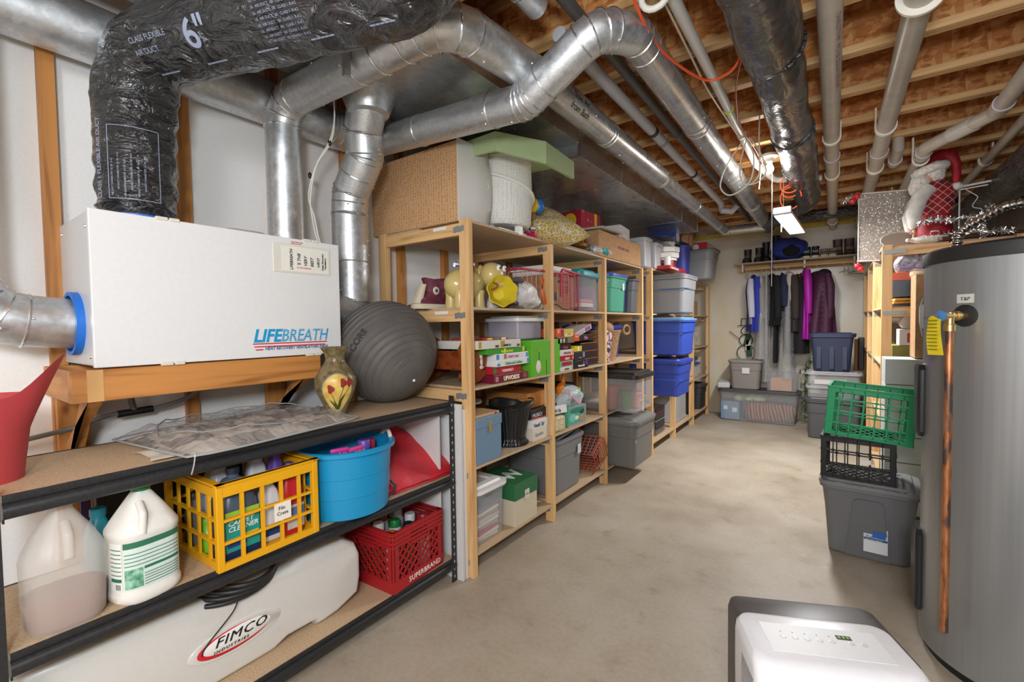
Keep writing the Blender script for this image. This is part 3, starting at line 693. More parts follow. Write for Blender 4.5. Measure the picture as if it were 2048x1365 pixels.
def vtext(s, size, y, z, mat, sh=.2, bold=.0003):
    M_ = Matrix(((0, 0, 1, 0), (0, -1, 0, 0), (1, 0, 0, 0), (0, 0, 0, 1)))
    o = text(hrv, s, size, (0, 0, 0), (0, 0, 0), mat, shear=sh, bold=bold)
    # reading upward: text x -> +z, text y -> -y
    o.data.transform(Matrix(((0, 0, 1, .0056), (0, -1, 0, y), (1, 0, 0, z), (0, 0, 0, 1)))); return o
for s, sz, y, z in (('LIFEBREATH', .0165, .647, .365), ("'S THE", .019, .682, .385), ('VERY', .019, .712, .385), ('BEST', .019, .742, .385), ('HRV!', .019, .772, .385), ('(Heat Recovery', .012, .790, .372), ('Ventilator)', .012, .803, .378)): vtext(s, sz, y, z, DK)
text(hrv, 'DO NOT REMOVE', .008, (.0058, .665, .374), FX, REDP)
text(hrv, 'PLEASE KEEP CLEAR', .006, (.0008, .645, .484), FX, REDP); text(hrv, 'SERVICE NOTICE', .006, (.0008, .645, .477), FX, REDP)
B().lathe([(.107, 0), (.107, -.022), (.095, -.022), (.095, 0)], (-.205, 0, .14), 40, 1).build('blue_collar', plain('#1c6ecb', .4), hrv, True)
B().lathe([(.10, 0), (.10, .02)], (-.205, HW, .14), 40, 1).build('port_collar', plain('#1c6ecb', .4), hrv, True)
b = B(); b.loft([rr(.10, .20, .04, HH, 6, -.2, .55), rr(.095, .19, .04, HH+.03, 6, -.2, .55), rr(.06, .15, .03, HH+.045, 6, -.2, .55)]); b.build('motor_cover', plain('#d5d5d3', .3), hrv, True)
# stand
st = thing('wooden_stand', 'amber two-by-four stand with diagonal legs holding the white cabinet', 'stand', (-2.1, .8, .97))
B().box((-1.945, .335, 1.125), (-1.905, 1.165, 1.228), bev=.003).build('front_rail', oldpine[1], st, world=True)
B().box((-2.29, .335, 1.125), (-2.25, 1.165, 1.228), bev=.003).build('rear_rail', oldpine[1], st, world=True)
for y in (.335, 1.127): B().box((-2.25, y, 1.125), (-1.945, y+.038, 1.228), bev=.003).build('end_rail', oldpine[0], st, world=True)
for y in (.375, 1.087):
    M_ = Matrix.Translation((-2.08, y+.02, .99)) @ Euler((0, R(52), 0)).to_matrix().to_4x4()
    b = B(); b.prism([(-1.99+2.0, 0), (0, 0), (0, 0)], Matrix(), .01) if False else None
    q = [(-1.93, 1.125), (-2.02, 1.125), (-2.30, .80), (-2.30, .93)]
    b = B(); b.loft([[Vector((x, y, z)) for x, z in ((-1.915, 1.127), (-2.01, 1.127), (-2.295, .80), (-2.295, .92))], [Vector((x, y+.038, z)) for x, z in ((-1.915, 1.127), (-2.01, 1.127), (-2.295, .80), (-2.295, .92))]])
    b.build('diagonal_leg', oldpine[2], st, world=True)
B().box((-1.9055, .372, 1.126), (-1.9035, .412, 1.227)).build('end_grain', plain('#d3a468', .7), st, world=True)
for y in (.36, 1.10): B().box((-2.30, y, .1), (-2.262, y+.085, 1.125), bev=.002).build('rear_post', oldpine[2], st, world=True)
dr = thing('drain_hose', 'grey ribbed condensate hose joined by a black clamp below the stand', 'hose', (-2.2, .6, 1.1))
b = cable('', [Vector(p)-dr.location for p in ((-2.15, .78, 1.16), (-2.2, .76, 1.08), (-2.23, .66, 1.04), (-2.24, .50, 1.03), (-2.25, .40, 1.0), (-2.26, .2, .97))], .009, plain('#7d7973', .4), 'hose', parent=dr)
b = cable('', [Vector(p)-dr.location for p in ((-2.22, .55, 1.17), (-2.23, .56, 1.09), (-2.235, .57, 1.04))], .011, plain('#6d6963', .4), 'riser', parent=dr)
B().tube([(-2.236, .52, 1.03), (-2.236, .63, 1.035)], .014, 14).build('clamp', BLACK, dr, True, world=True)

# ================================================================ black steel shelf
bs = thing('steel_shelving_unit', 'low black boltless steel shelving unit with particle board shelves', 'shelf', (-1.84, .94, 0))
FXX, BXX = -1.62, -2.08
for y in (.118, 1.735):
    for x in (FXX, BXX):
        sx_ = 1 if x == FXX else -1; sy_ = 1 if y < 1 else -1
        b = B(); b.box((x-.003, min(y, y+sy_*.034), 0), (x+.0, max(y, y+sy_*.034), .985)) ; b.box((min(x, x-sx_*.034), y-.0015, 0), (max(x, x-sx_*.034), y+.0015, .985))
        b.build('post', BLKM, bs, world=True)
        if x == FXX:
            for k in range(24):
                z = .03+k*.0395
                B().obox((x+.0008, y+sy_*.016, z), (.0015, .007, .013), bev=.0005, seg=1).build('slot', plain('#b5b0a8', .6), bs, world=True)
for z in (.955, .565, .125):
    B().box((BXX+.004, .155, z-.014), (FXX-.006, 1.73, z)).build('shelf_board', PB, bs, world=True)
    for x, s_ in ((FXX, 1), (BXX, -1)):
        # beam: flat lip over a rounded lower roll
        sec = [(0, 0), (0, -.017), (-.004, -.022), (.004, -.026), (.009, -.034), (.009, -.046), (.004, -.056), (-.004, -.060), (-.014, -.058), (-.014, -.02), (-.006, -.010), (-.006, 0)]
        b = B(); b.loft([[Vector((x+s_*(a-.002), yy, z+.002+c)) for a, c in sec] for yy in (.156, 1.731)]); b.build('beam', BLKM, bs, True, world=True, angle=50)
    for y in (.158, 1.729): B().box((BXX+.004, y-.002, z-.07), (FXX-.014, y+.002, z-.015)).build('side_beam', BLKM, bs, world=True)
# ---- top of the black shelf
rp = thing('watering_pail', 'large matte red plastic pail with a tall pouring lip at the left edge', 'pail', (-1.83, .135, .955))
def pail(t, r0, r1, h, mat):
    b = B(); secs = []
    for k in range(13):
        f_ = k/12; q = []
        for i in range(48):
            a = 2*PI*i/48; r_ = r0+(r1-r0)*f_; z = h*f_
            up = max(0, math.cos(a-R(72)))**11
            out = 1+.62*up*max(0, f_-.6)/.4
            zz = z+up*.115*max(0, f_-.6)/.4
            q.append(Vector((math.cos(a)*r_*out, math.sin(a)*r_*out, zz)))
        secs.append(q)
    for k in range(11, -1, -1):
        secs.append([p*Vector((1, 1, 1))-Vector((p.x, p.y, 0)).normalized()*.004 for p in [v.copy() for v in secs[k]]])
    b.loft(secs); return b.build('body', mat, t, True, angle=60)
pail(rp, .085, .112, .225, plain('#b23c40', .55))
# zipped vinyl cover with patterned cloth inside
cv = thing('zipped_vinyl_cover', 'flat clear vinyl zip cover holding a grey checked cloth, lying over the shelf edge', 'cover', (-1.85, .80, .957))
def covpt(u, v, top, shrink=1):
    x = (.27-.55*v)*shrink; y = (-.31+.66*u)*shrink
    k = 1-(abs(2*u-1)**6)*.12
    x = x*k; e = min(u, 1-u, v, 1-v)
    z = (.004+min(1, e*9)*.040*top)+(.012*noise.noise(Vector((u*5, v*6, 3)))+.008*noise.noise(Vector((u*18, v*16, 7)))+.004*noise.noise(Vector((u*40, v*30, 2))))*min(1, e*10)
    rz_ = R(7); return Vector((x*math.cos(rz_)-y*math.sin(rz_), x*math.sin(rz_)+y*math.cos(rz_), z+.006))
B().grid(lambda u, v: covpt(u, v, .35, .92), 60, 44).build('checked_cloth', checks('grey_checks', '#cbbfb0', '#7d7066', 7.5, 'checker', .8, (1, 1, 0)), cv, True)
B().grid(lambda u, v: covpt(u, v, 1.0), 110, 84).build('vinyl_top', SMOKE, cv, True)
B().tube([covpt(u, v, 1)+Vector((0, 0, .002)) for u, v in [(i/12, 0) for i in range(12)]+[(1, i/12) for i in range(12)]+[(1-i/12, 1) for i in range(12)]+[(0, 1-i/12) for i in range(12)]], .0035, 6, closed=True).build('zip', plain('#9ea3a3', .4), cv, True)
B().tube([covpt(.5+.46*math.cos(a*PI/20)*(.94), .5+.44*math.sin(a*PI/20)*.94, 1.1)+Vector((0, 0, .006)) for a in range(40)], .0025, 6, closed=True).build('piping', plain('#8f9494', .35), cv, True)
zp = covpt(.03, .02, 1)
cable('', [zp+Vector((0, 0, .004)), zp+Vector((.01, 0, .0)), zp+Vector((.016, -.006, -.03)), zp+Vector((.018, -.014, -.058))], .002, film('pull_vinyl', (.6, .58, .54), .5), 'zip_pull', parent=cv)
B().grid(lambda u, v: Vector((.03+.17*u, -.35+.12*v+.02*math.sin(u*3), .003+.003*math.sin(u*9))), 12, 6).build('white_lining', plain('#d8d0c0', .7), cv, True)
# vase
va = thing('painted_vase', 'tall bronze flared vase painted with red tulips on yellow', 'vase', (-1.74, 1.13, .955))
VM = mottled('bronze_glaze', '#4f4325', '#8b7c58', 55, .3, .1, 6, lo=.3, hi=.75)
vprof = [(.040, 0), (.044, .006), (.036, .02), (.038, .035), (.055, .075), (.076, .12), (.085, .155), (.083, .185), (.062, .22), (.044, .245), (.038, .262), (.042, .285), (.055, .305), (.058, .312), (.054, .314), (.038, .290)]
B().lathe(vprof, n=48).build('body', VM, va, True, angle=60)
def onvase(a, z, off=.0012):
    for i in range(len(vprof)-1):
        if vprof[i][1] <= z <= vprof[i+1][1]:
            f_ = (z-vprof[i][1])/(vprof[i+1][1]-vprof[i][1]+1e-9); r_ = vprof[i][0]+(vprof[i+1][0]-vprof[i][0])*f_; break
    else: r_ = .08
    return Vector((math.cos(a)*(r_+off), math.sin(a)*(r_+off), z))
def vpatch(nm, mat, cx, cz, rx, rz_, off, a0=R(-28), fn=None, n=36):
    b = B(); c = b.bm.verts.new(onvase(a0+cx/.08, cz, off)); prev = None
    rings_ = []
    for k in range(1, 7):
        rg = []
        for i in range(n):
            t = 2*PI*i/n; s_ = (fn(t) if fn else 1)*k/6
            rg.append(b.bm.verts.new(onvase(a0+(cx+math.cos(t)*rx*s_)/.08, cz+math.sin(t)*rz_*s_, off)))
        rings_.append(rg)
    for i in range(n): b.bm.faces.new((c, rings_[0][i], rings_[0][(i+1) % n]))
    for k in range(5):
        for i in range(n): b.bm.faces.new((rings_[k][i], rings_[k+1][i], rings_[k+1][(i+1) % n], rings_[k][(i+1) % n]))
    return b.build(nm, mat, va, True)
vpatch('painted_border', plain('#7f8e86', .5), 0, .122, .066, .086, .0008)
vpatch('painted_panel', mottled('painted_yellow', '#c9a04a', '#e0c268', 30, .35), 0, .122, .061, .081, .0016)
TUL = plain('#8c2f26', .35); LEAF = plain('#3c4a24', .45)
for cx, cz in ((-.026, .142), (.022, .166), (.048, .168)):
    vpatch('painted_tulip', TUL, cx, cz, .013, .018, .0026, fn=lambda t: 1+.18*math.sin(3*t+PI/2))
for i, (x0, x1, z1, w_) in enumerate(((-.004, -.026, .125, .0012), (.002, .022, .148, .0012), (.006, .048, .15, .0012), (-.006, -.040, .098, .006), (.002, .034, .125, .007), (0, -.018, .092, .006), (.01, .02, .09, .006))):
    b = B()
    L_, R_ = [], []
    for k in range(9):
        f_ = k/8; x = x0+(x1-x0)*f_**1.3; z = .052+(z1-.052)*f_; ww = w_*math.sin(PI*min(1, .15+f_*.85)) if w_ > .002 else w_
        L_.append(onvase(R(-28)+(x-ww)/.08, z, .0030)); R_.append(onvase(R(-28)+(x+ww)/.08, z, .0030))
    for k in range(8): b.quad(L_[k], R_[k], R_[k+1], L_[k+1])
    b.build('painted_leaf', LEAF, va, True)
# exercise ball
eb = thing('exercise_ball', 'big dark grey ribbed exercise ball between cabinet and wooden shelves', 'ball', (-1.93, 1.555, .955))
def ballmat():
    m_, n, l, b = nt('grey_ball_rubber', srgb('#555351'), .42); b.inputs['Coat Weight'].default_value = .0; b.inputs['Specular IOR Level'].default_value = .25; b.inputs['Roughness'].default_value = .5
    tc = n.new('ShaderNodeTexCoord'); sp = n.new('ShaderNodeSeparateXYZ'); l.new(tc.outputs['Object'], sp.inputs[0])
    ns = n.new('ShaderNodeTexNoise'); ns.inputs['Scale'].default_value = 9; l.new(tc.outputs['Object'], ns.inputs['Vector'])
    r = ramp(n, l, ns.outputs[0], [(.3, srgb('#5b5856')), (.75, srgb('#68645f'))]); l.new(r.outputs[0], b.inputs['Base Color']); return m_
BM_ = ballmat(); br_ = .268
b = B(); secs = []; ax = Vector((.90, -.07, -.54)).normalized().to_track_quat('Z', 'Y').to_matrix()
n_ = 120
for k in range(n_+1):
    ph = PI*k/n_; z = -math.cos(ph); r_ = math.sin(ph)*br_
    if 6 < k < n_-6 and (k % 5 == 0): r_ *= .972
    secs.append([ax @ Vector((math.cos(2*PI*i/64)*max(r_, 1e-4), math.sin(2*PI*i/64)*max(r_, 1e-4), z*br_))+Vector((0, 0, br_-.002)) for i in range(64)])
b.loft(secs, False, False); b.build('body', BM_, eb, True, angle=14)
pole = ax @ Vector((0, 0, br_)); B().sphere(pole+Vector((0, 0, br_-.002)), .008, n=10).build('valve_plug', plain('#e8e6e0', .4), eb, True)
# ball lettering on its upper left face
def onball(s, size, az, el, ang, mat, c=Vector((-1.93, 1.555, 1.221)), r=br_+.001):
    cu = bpy.data.curves.new('t', 'FONT'); cu.body = s; cu.size = size; cu.offset = .0012
    t = bpy.data.objects.new('t', cu); C.objects.link(t)
    dg = bpy.context.evaluated_depsgraph_get(); me = bpy.data.meshes.new_from_object(t.evaluated_get(dg)); bpy.data.objects.remove(t); bpy.data.curves.remove(cu)
    n0 = Vector((math.cos(el)*math.cos(az), math.cos(el)*math.sin(az), math.sin(el))); e1 = Vector((-math.sin(az), math.cos(az), 0)); e2 = n0.cross(e1)
    u = e1*math.cos(ang)+e2*math.sin(ang); v = n0.cross(u)
    bm = bmesh.new(); bm.from_mesh(me)
    for w in bm.verts: w.co = Vector((0, 0, br_-.002))+(n0*r+u*w.co.x+v*w.co.y).normalized()*r
    bm.to_mesh(me); bm.free(); me.materials.clear(); me.materials.append(mat)
    o = bpy.data.objects.new('lettering', me); C.objects.link(o); o.parent = eb; return o
onball('CORE', .05, R(-72), R(2), R(62), plain('#2a2928', .5))
# ---- middle shelf of the black unit
zk = .566
j1 = thing('plastic_jug', 'translucent white jug one third full of brownish liquid, nearest the left post', 'jug', (-1.70, .268, zk))
jb = [(.066, .070, 0), (.072, .080, .015), (.074, .083, .10), (.074, .084, .18), (.070, .080, .200), (.052, .062, .240), (.036, .042, .272), (.024, .026, .300), (.021, .022, .308), (.021, .022, .33)]
def ell(a, b_, z, n=32, sq=3.0):
    q = []
    for i in range(n):
        t = 2*PI*i/n; c, s_ = math.cos(t), math.sin(t); q.append(Vector((math.copysign(abs(c)**(2/sq), c)*a, math.copysign(abs(s_)**(2/sq), s_)*b_, z)))
    return q
B().loft([ell(a, c, z) for a, c, z in jb]).build('body', JUGPL, j1, True)
B().loft([ell(.064, .068, .003), ell(.0705, .0785, .016), ell(.0722, .0812, .085)]).build('liquid', plain('#8c4a34', .25), j1, True)
B().tube(path([(.034, 0, .275), (.066, 0, .25), (.070, 0, .19)], .02), .011, 12).build('handle', JUGPL, j1, True)
B().lathe([(.023, .322), (.023, .338), (.0, .34)], n=24).build('cap', plain('#cfc9bd', .4), j1, True)
j2 = thing('plastic_jug', 'white cleaner jug with green cap and green printed labels', 'jug', (-1.69, .438, zk), R(8))
WJ = plain('#e4e2da', .3)
B().loft([ell(a, c, z) for a, c, z in ((.070, .074, 0), (.077, .084, .012), (.077, .084, .03), (.074, .081, .036), (.074, .081, .188), (.077, .083, .194), (.076, .082, .206), (.062, .068, .232), (.040, .045, .270), (.024, .026, .300), (.019, .019, .308), (.019, .019, .325))]).build('body', WJ, j2, True)
B().tube(path([(.036, -.02, .282), (.068, -.025, .255), (.072, -.03, .20)], .02), .010, 12).build('handle', WJ, j2, True)
B().lathe([(.023, .308), (.024, .311), (.024, .333), (.021, .338)], n=24).build('cap', plain('#1b7a44', .4), j2, True)
GRN = plain('#2e6f52', .5); PALE = plain('#cfe2d8', .5)
def jl(nm, mat, t0, t1, z0, z1, off=.0012):
    b = B(); N = 10
    a = []; c = []
    for i in range(N+1):
        t = R(t0+(t1-t0)*i/N); cc_, ss = math.cos(t), math.sin(t); x = math.copysign(abs(cc_)**(2/3), cc_)*(.074+off); y = math.copysign(abs(ss)**(2/3), ss)*(.081+off)
        a.append(Vector((x, y, z0))); c.append(Vector((x, y, z1)))
    for i in range(N): b.quad(a[i], a[i+1], c[i+1], c[i])
    return b.build(nm, mat, j2, True)
jl('label_sheet', PALE, -52, 45, .045, .182); jl('label_sheet', plain('#e6ece6', .5), -88, -56, .045, .182)
jl('label_band', GRN, -52, 45, .165, .182, .0018); jl('label_picture', mottled('green_picture', '#2c7d5b', '#9fd0b8', 60, .5), -50, -14, .05, .105, .0018); jl('label_band', GRN, -12, 42, .098, .106, .0018); jl('label_band', GRN, -86, -58, .072, .082, .0018)
for k in range(5): jl('label_print', plain('#5c7f6e', .6), -12, 40, .052+k*.008, .0545+k*.008, .002)
for k in range(4): jl('label_print', plain('#5c7f6e', .6), -50, 42, .114+k*.011, .1165+k*.011, .002)
for k in range(7): jl('label_print', plain('#7c8f86', .6), -86, -58, .09+k*.012, .0935+k*.012, .002)
for k in range(6): jl('barcode', DK, -74+k*2.4, -73+k*2.4, .05, .066, .002)
tag(B().box((-2.035, .40, zk), (-2.0, .86, zk+.34), bev=.004).build('black_binder_case', plain('#141416', .6)), 'large black flat case behind the two jugs', 'case')
tag(B().box((-2.00, .36, zk), (-1.99, .385, zk+.3), bev=.001).build('purple_board', plain('#3a1f4f', .6)), 'narrow dark purple board standing behind the left jug', 'board')
sp = jug('teal_bottle', 'teal bottle half hidden between the two white jugs', 'bottle', (-1.86, .375, zk), .08, .07, .22, plain('#1f7f8e', .35), plain('#1f7f8e', .35))
# yellow file crate
YEL = plain('#e6a80f', .42)
yc = thing('file_crate', 'bright yellow open grid plastic crate full of cleaning bottles', 'crate', (-1.80, .775, zk), R(2.5))
w2, d2, hh = .19, .168, .285
b = B(); b.box((-w2, -d2, 0), (w2, d2, .006)); b.build('base', YEL, yc)
for s_ in (-1, 1):
    g = B(); 
    for i in range(6): 
        y = -d2+2*d2*i/5; g.box((s_*w2-.004, y-.006, 0), (s_*w2+.004, y+.006, hh))
    for z, t in ((.012, .024), (.088, .009), (.162, .009), (hh-.022, .044)): g.box((s_*w2-.007, -d2, z-t/2), (s_*w2+.007, d2, z+t/2), bev=.001, seg=1)
    g.build('side_wall', YEL, yc)
    g = B()
    for i in range(6):
        x = -w2+2*w2*i/5; g.box((x-.006, s_*d2-.004, 0), (x+.006, s_*d2+.004, hh-(.0 if i in (0, 5) else .02)))
    for z, t in ((.012, .024), (.088, .009), (.162, .009), (hh-.03, .03)): g.box((-w2, s_*d2-.007, z-t/2), (w2, s_*d2+.007, z+t/2), bev=.001, seg=1)
    g.build('end_wall', YEL, yc)
for sx_ in (-1, 1):
    for sy_ in (-1, 1): B().box((sx_*w2-.014, sy_*d2-.014, 0), (sx_*w2+.008, sy_*d2+.008, hh), bev=.003).build('corner_post', YEL, yc)
b = B()
for s_ in (-1, 1): b.box((-w2-.012, s_*d2-.012, hh-.006), (w2+.012, s_*d2+.012, hh)); b.box((s_*w2-.012, -d2-.012, hh-.006), (s_*w2+.012, d2+.012, hh))
b.build('top_rim', YEL, yc)
B().box((w2+.003, .005, .098), (w2+.0075, .065, .162)).build('paper_tag', plain('#efe9dc', .6), yc)
text(yc, 'File', .018, (w2+.008, .018, .137), FX, DK); text(yc, 'Crate', .018, (w2+.008, .012, .118), FX, DK)
def inyc(x, y): c_, s_ = math.cos(R(2.5)), math.sin(R(2.5)); return (-1.80+x*c_-y*s_, .775+x*s_+y*c_, zk+.008)
cb = jug('cleaner_jug', 'big carpet cleaner jug with teal label and dark shoulder in the yellow crate', 'bottle', inyc(.10, -.085), .12, .125, .285, plain('#4a5868', .35), plain('#222a33', .4), R(2))
patch(cb, .0606, -.055, .055, .03, .15, plain('#1f9a8b', .5)); patch(cb, .0608, -.055, .055, .15, .165, plain('#9cc53a', .5)); patch(cb, .061, -.055, .055, .0, .03, plain('#1a2c52', .5))
for s, z in (('CARPET', .118), ('CLEANER', .098)): text(cb, s, .023, (.0622, -.048, z), FX, plain('#f2f2ee', .5), bold=.0002, shear=.2)
patch(cb, .0618, -.05, .01, .045, .06, plain('#203a86', .5)); patch(cb, .0618, .0, .05, .07, .08, plain('#e8c11c', .5))
g2 = jug('cleaner_jug', 'clear grey handled jug standing behind the carpet cleaner in the yellow crate', 'bottle', inyc(-.04, -.06), .12, .12, .31, film('smoky_jug', (.62, .65, .7), .75), plain('#30343a', .4))
sb1 = jug('spray_bottle', 'white and black spray bottle behind the paper tag of the yellow crate', 'bottle', inyc(.10, .035), .06, .075, .22, plain('#e2e2e4', .35), plain('#37303c', .4), neck=.014); patch(sb1, .0305, -.03, .03, .02, .06, plain('#26467c', .5))
sb2 = jug('spray_bottle', 'red spray bottle with purple head in the yellow crate', 'bottle', inyc(.11, .112), .07, .085, .25, plain('#c9252b', .35), plain('#4d3a7d', .4), neck=.014)
patch(sb2, .0355, -.03, .035, .02, .11, plain('#d8cfc4', .5)); patch(sb2, .0362, -.03, .035, .07, .10, plain('#5c7fb8', .5))
sb3 = jug('spray_bottle', 'blue topped bottle at the back of the yellow crate', 'bottle', inyc(-.03, .06), .06, .08, .30, plain('#dfe2e6', .35), plain('#27509c', .4), neck=.018, caph=.03)
sb4 = jug('spray_bottle', 'rounded purple bottle at the back right of the yellow crate', 'bottle', inyc(.02, .11), .07, .07, .29, plain('#5b3fa0', .35), plain('#5b3fa0', .4), neck=.02, sq=False)
sb5 = jug('spray_bottle', 'lime green bottle lying low at the left side of the yellow crate', 'bottle', inyc(.0, -.13), .07, .045, .10, plain('#7ac02a', .35), plain('#7ac02a', .4), neck=.015, sq=False)
sb6 = jug('spray_bottle', 'grey squat bottle at the far left corner of the yellow crate', 'bottle', inyc(-.10, -.13), .06, .045, .17, plain('#6b6460', .4), plain('#3d3a38', .4), neck=.015)
# blue round tub
TB = plain('#1591c4', .35)
tb = thing('round_tub', 'large round turquoise blue plastic tub with rope handle', 'tub', (-1.745, 1.168, zk), R(-15))
B().lathe([(.170, 0), (.180, .006), (.186, .09), (.188, .092), (.189, .17), (.191, .172), (.196, .262), (.214, .266), (.214, .282), (.207, .286), (.190, .283), (.176, .01)], n=64).build('body', TB, tb, True, angle=30)
b = cable('', [(.198*math.cos(R(70+i*8)), .198*math.sin(R(70+i*8)), .262+.045*math.sin(PI*i/5)) for i in range(6)], .0085, plain('#e6e1d6', .7), 'rope_handle', parent=tb)
MAG = plain('#d63fa0', .4)
def trigger(label, loc, rz, col):
    t = thing('spray_nozzle', label, 'spray bottle', loc, rz)
    B().box((-.04, -.008, 0), (.035, .008, .018), bev=.006).build('head', col, t, True); B().tube([(.0, 0, .0), (-.012, 0, -.03), (-.004, 0, -.05)], .006, 8).build('trigger', col, t, True); B().lathe([(.012, 0), (.014, -.05)], (.02, 0, 0)).build('collar', col, t, True); return t
trigger('pink spray head with curved trigger poking out of the blue tub', (-1.66, 1.09, .835), R(75), MAG)
trigger('pink spray head lying flat beside the purple cap in the blue tub', (-1.66, 1.165, .825), R(95), plain('#e2559b', .4))
jug('bottle', 'purple capped bottle standing inside the blue tub', 'bottle', (-1.68, 1.22, zk+.01), .08, .08, .26, plain('#3b5fae', .35), plain('#6a4aa5', .4), neck=.024, caph=.03)
jug('bottle', 'dark red capped bottle in the blue tub beside the rope handle', 'bottle', (-1.72, 1.28, zk+.01), .06, .06, .245, plain('#a02a50', .35), plain('#c0304f', .4), neck=.022, caph=.03)
# red folded tarp leaning
tp = thing('folded_tarp', 'folded bright red vinyl mat slumped beside the blue tub', 'tarp', (-1.80, 1.5, zk))
TM = mottled('red_vinyl', '#b3202c', '#cf2f3b', 7, .4, .35, 5)
def tpf(u, v, off=0):
    y = 1.36+.33*u+.10*(1-v)*(u-.3); x = -1.66-.30*v; z = zk+.02+.30*v**.8*(1-.38*u)+.02*math.sin(u*7+v*3)*v+off+.012*noise.noise(Vector((u*4, v*4, 1)))
    return Vector((x+.02*u, y, z))
b = B(); b.grid(lambda u, v: tpf(u, v), 30, 24); b.build('top_layer', TM, tp, True, world=True)
b = B(); b.grid(lambda u, v: tpf(u, v, -.016)+Vector((-.004, 0, 0)), 20, 16); b.build('under_layer', TM, tp, True, world=True)
B().tube([tpf(0, 0)+Vector((0, .01, -.005)), tpf(.06, .0)+Vector((.008, .0, 0)), tpf(.10, .05)+Vector((.012, 0, 0)), tpf(.04, .12)+Vector((.012, -.0, .01))], .006, 8).build('black_strap', BLACK, tp, True, world=True)
b = B(); b.grid(lambda u, v: Vector((-1.66-.30*v, 1.36+.30*u, zk+.004+.02*v)), 6, 6); b.build('bottom_layer', TM, tp, True, world=True)
# ---- bottom shelf of the black unit
TK = plain('#d6d4ce', .32); zt = .127
tk = thing('sprayer_tank', 'long white molded plastic sprayer tank on the lowest black shelf', 'tank', (-1.88, .5, zt))
out = [(1.20, .17), (1.215, .24), (1.215, .34), (1.19, .40), (1.13, .435), (1.04, .44), (.93, .435), (.90, .418), (.62, .418), (.60, .44), (.30, .445), (.16, .45), (.16, .128), (.80, .128), (.83, .130), (.88, .150), (.99, .150), (1.0, .128), (1.04, .128), (1.10, .135)]
t_ = bmesh.new(); q0 = [t_.verts.new((-1.715, y, z)) for y, z in out]; q1 = [t_.verts.new((-2.03, y, z)) for y, z in out]
t_.faces.new(q0); t_.faces.new(q1[::-1])
for i in range(len(out)): t_.faces.new((q0[i], q1[i], q1[(i+1) % len(out)], q0[(i+1) % len(out)]))
bmesh.ops.recalc_face_normals(t_, faces=t_.faces[:])
bmesh.ops.bevel(t_, geom=[e for e in t_.edges if abs(e.verts[0].co.x-e.verts[1].co.x) < .01], offset=.022, segments=4, affect='EDGES', profile=.5)
b = B(); b.merge(t_); b.build('shell', TK, tk, True, world=True, angle=60)
def oval(nm, mat, cy, cz, a, c, x, parent, tilt=0, n=40, th=.006):
    M_ = Matrix.Translation((x, cy, cz)) @ Euler((tilt, 0, 0)).to_matrix().to_4x4()
    s1 = [M_ @ Vector((0, math.cos(2*PI*i/n)*a, math.sin(2*PI*i/n)*c)) for i in range(n)]; s2 = [M_ @ Vector((th, math.cos(2*PI*i/n)*a*.96, math.sin(2*PI*i/n)*c*.93)) for i in range(n)]
    b = B(); b.loft([s1, s2]); return b.build(nm, mat, parent, True, world=True, angle=50)
oval('badge_boss', TK, .70, .265, .155, .052, -1.716, tk, R(2))
oval('badge_red', REDP, .69, .264, .118, .040, -1.710, tk, R(2), th=.002); oval('badge_white', plain('#ecebe7', .4), .700, .268, .112, .034, -1.7085, tk, R(2), th=.002)
text(tk, 'FIMCO', .044, (-1.7055, .622, .262), (PI/2, 0, PI/2), plain('#1a1a1a', .4), bold=0, sx=1.2, shear=.3, world=True, sp=1.12)
text(tk, 'FIMCO', .044, (-1.7053, .6232, .2626), (PI/2, 0, PI/2), plain('#1a1a1a', .4), bold=0, sx=1.2, shear=.3, world=True, sp=1.12)
text(tk, 'INDUSTRIES', .013, (-1.7055, .620, .243), (PI/2, 0, PI/2), plain('#1a1a1a', .4), sx=1.25, shear=.2, bold=.0002, world=True, sp=1.35)
B().lathe([(.075, 0), (.078, .012), (.078, .028), (.07, .034)], (-1.83, .33, .446), 32).build('tank_cap', BLACK, tk, True, world=True)
ch = thing('rubber_hose', 'coiled black rubber hose on top of the white tank under the shelf', 'hose', (-1.79, .68, .44))
for k in range(4):
    B().tube([(-1.80+(.115+.008*k)*math.cos(2*PI*i/40), .715+.01*k+(.15-.012*k)*math.sin(2*PI*i/40), .428+.016*k-.02*math.cos(2*PI*i/40)) for i in range(40)], .0085, 10, closed=True).build('coil', plain('#232323', .45), ch, True, world=True)
cable('thin black lanyard hanging down the front of the white tank', [(-1.70, .70, .40), (-1.702, .68, .36), (-1.704, .60, .29), (-1.706, .585, .26)], .0022, BLACK, 'lanyard')
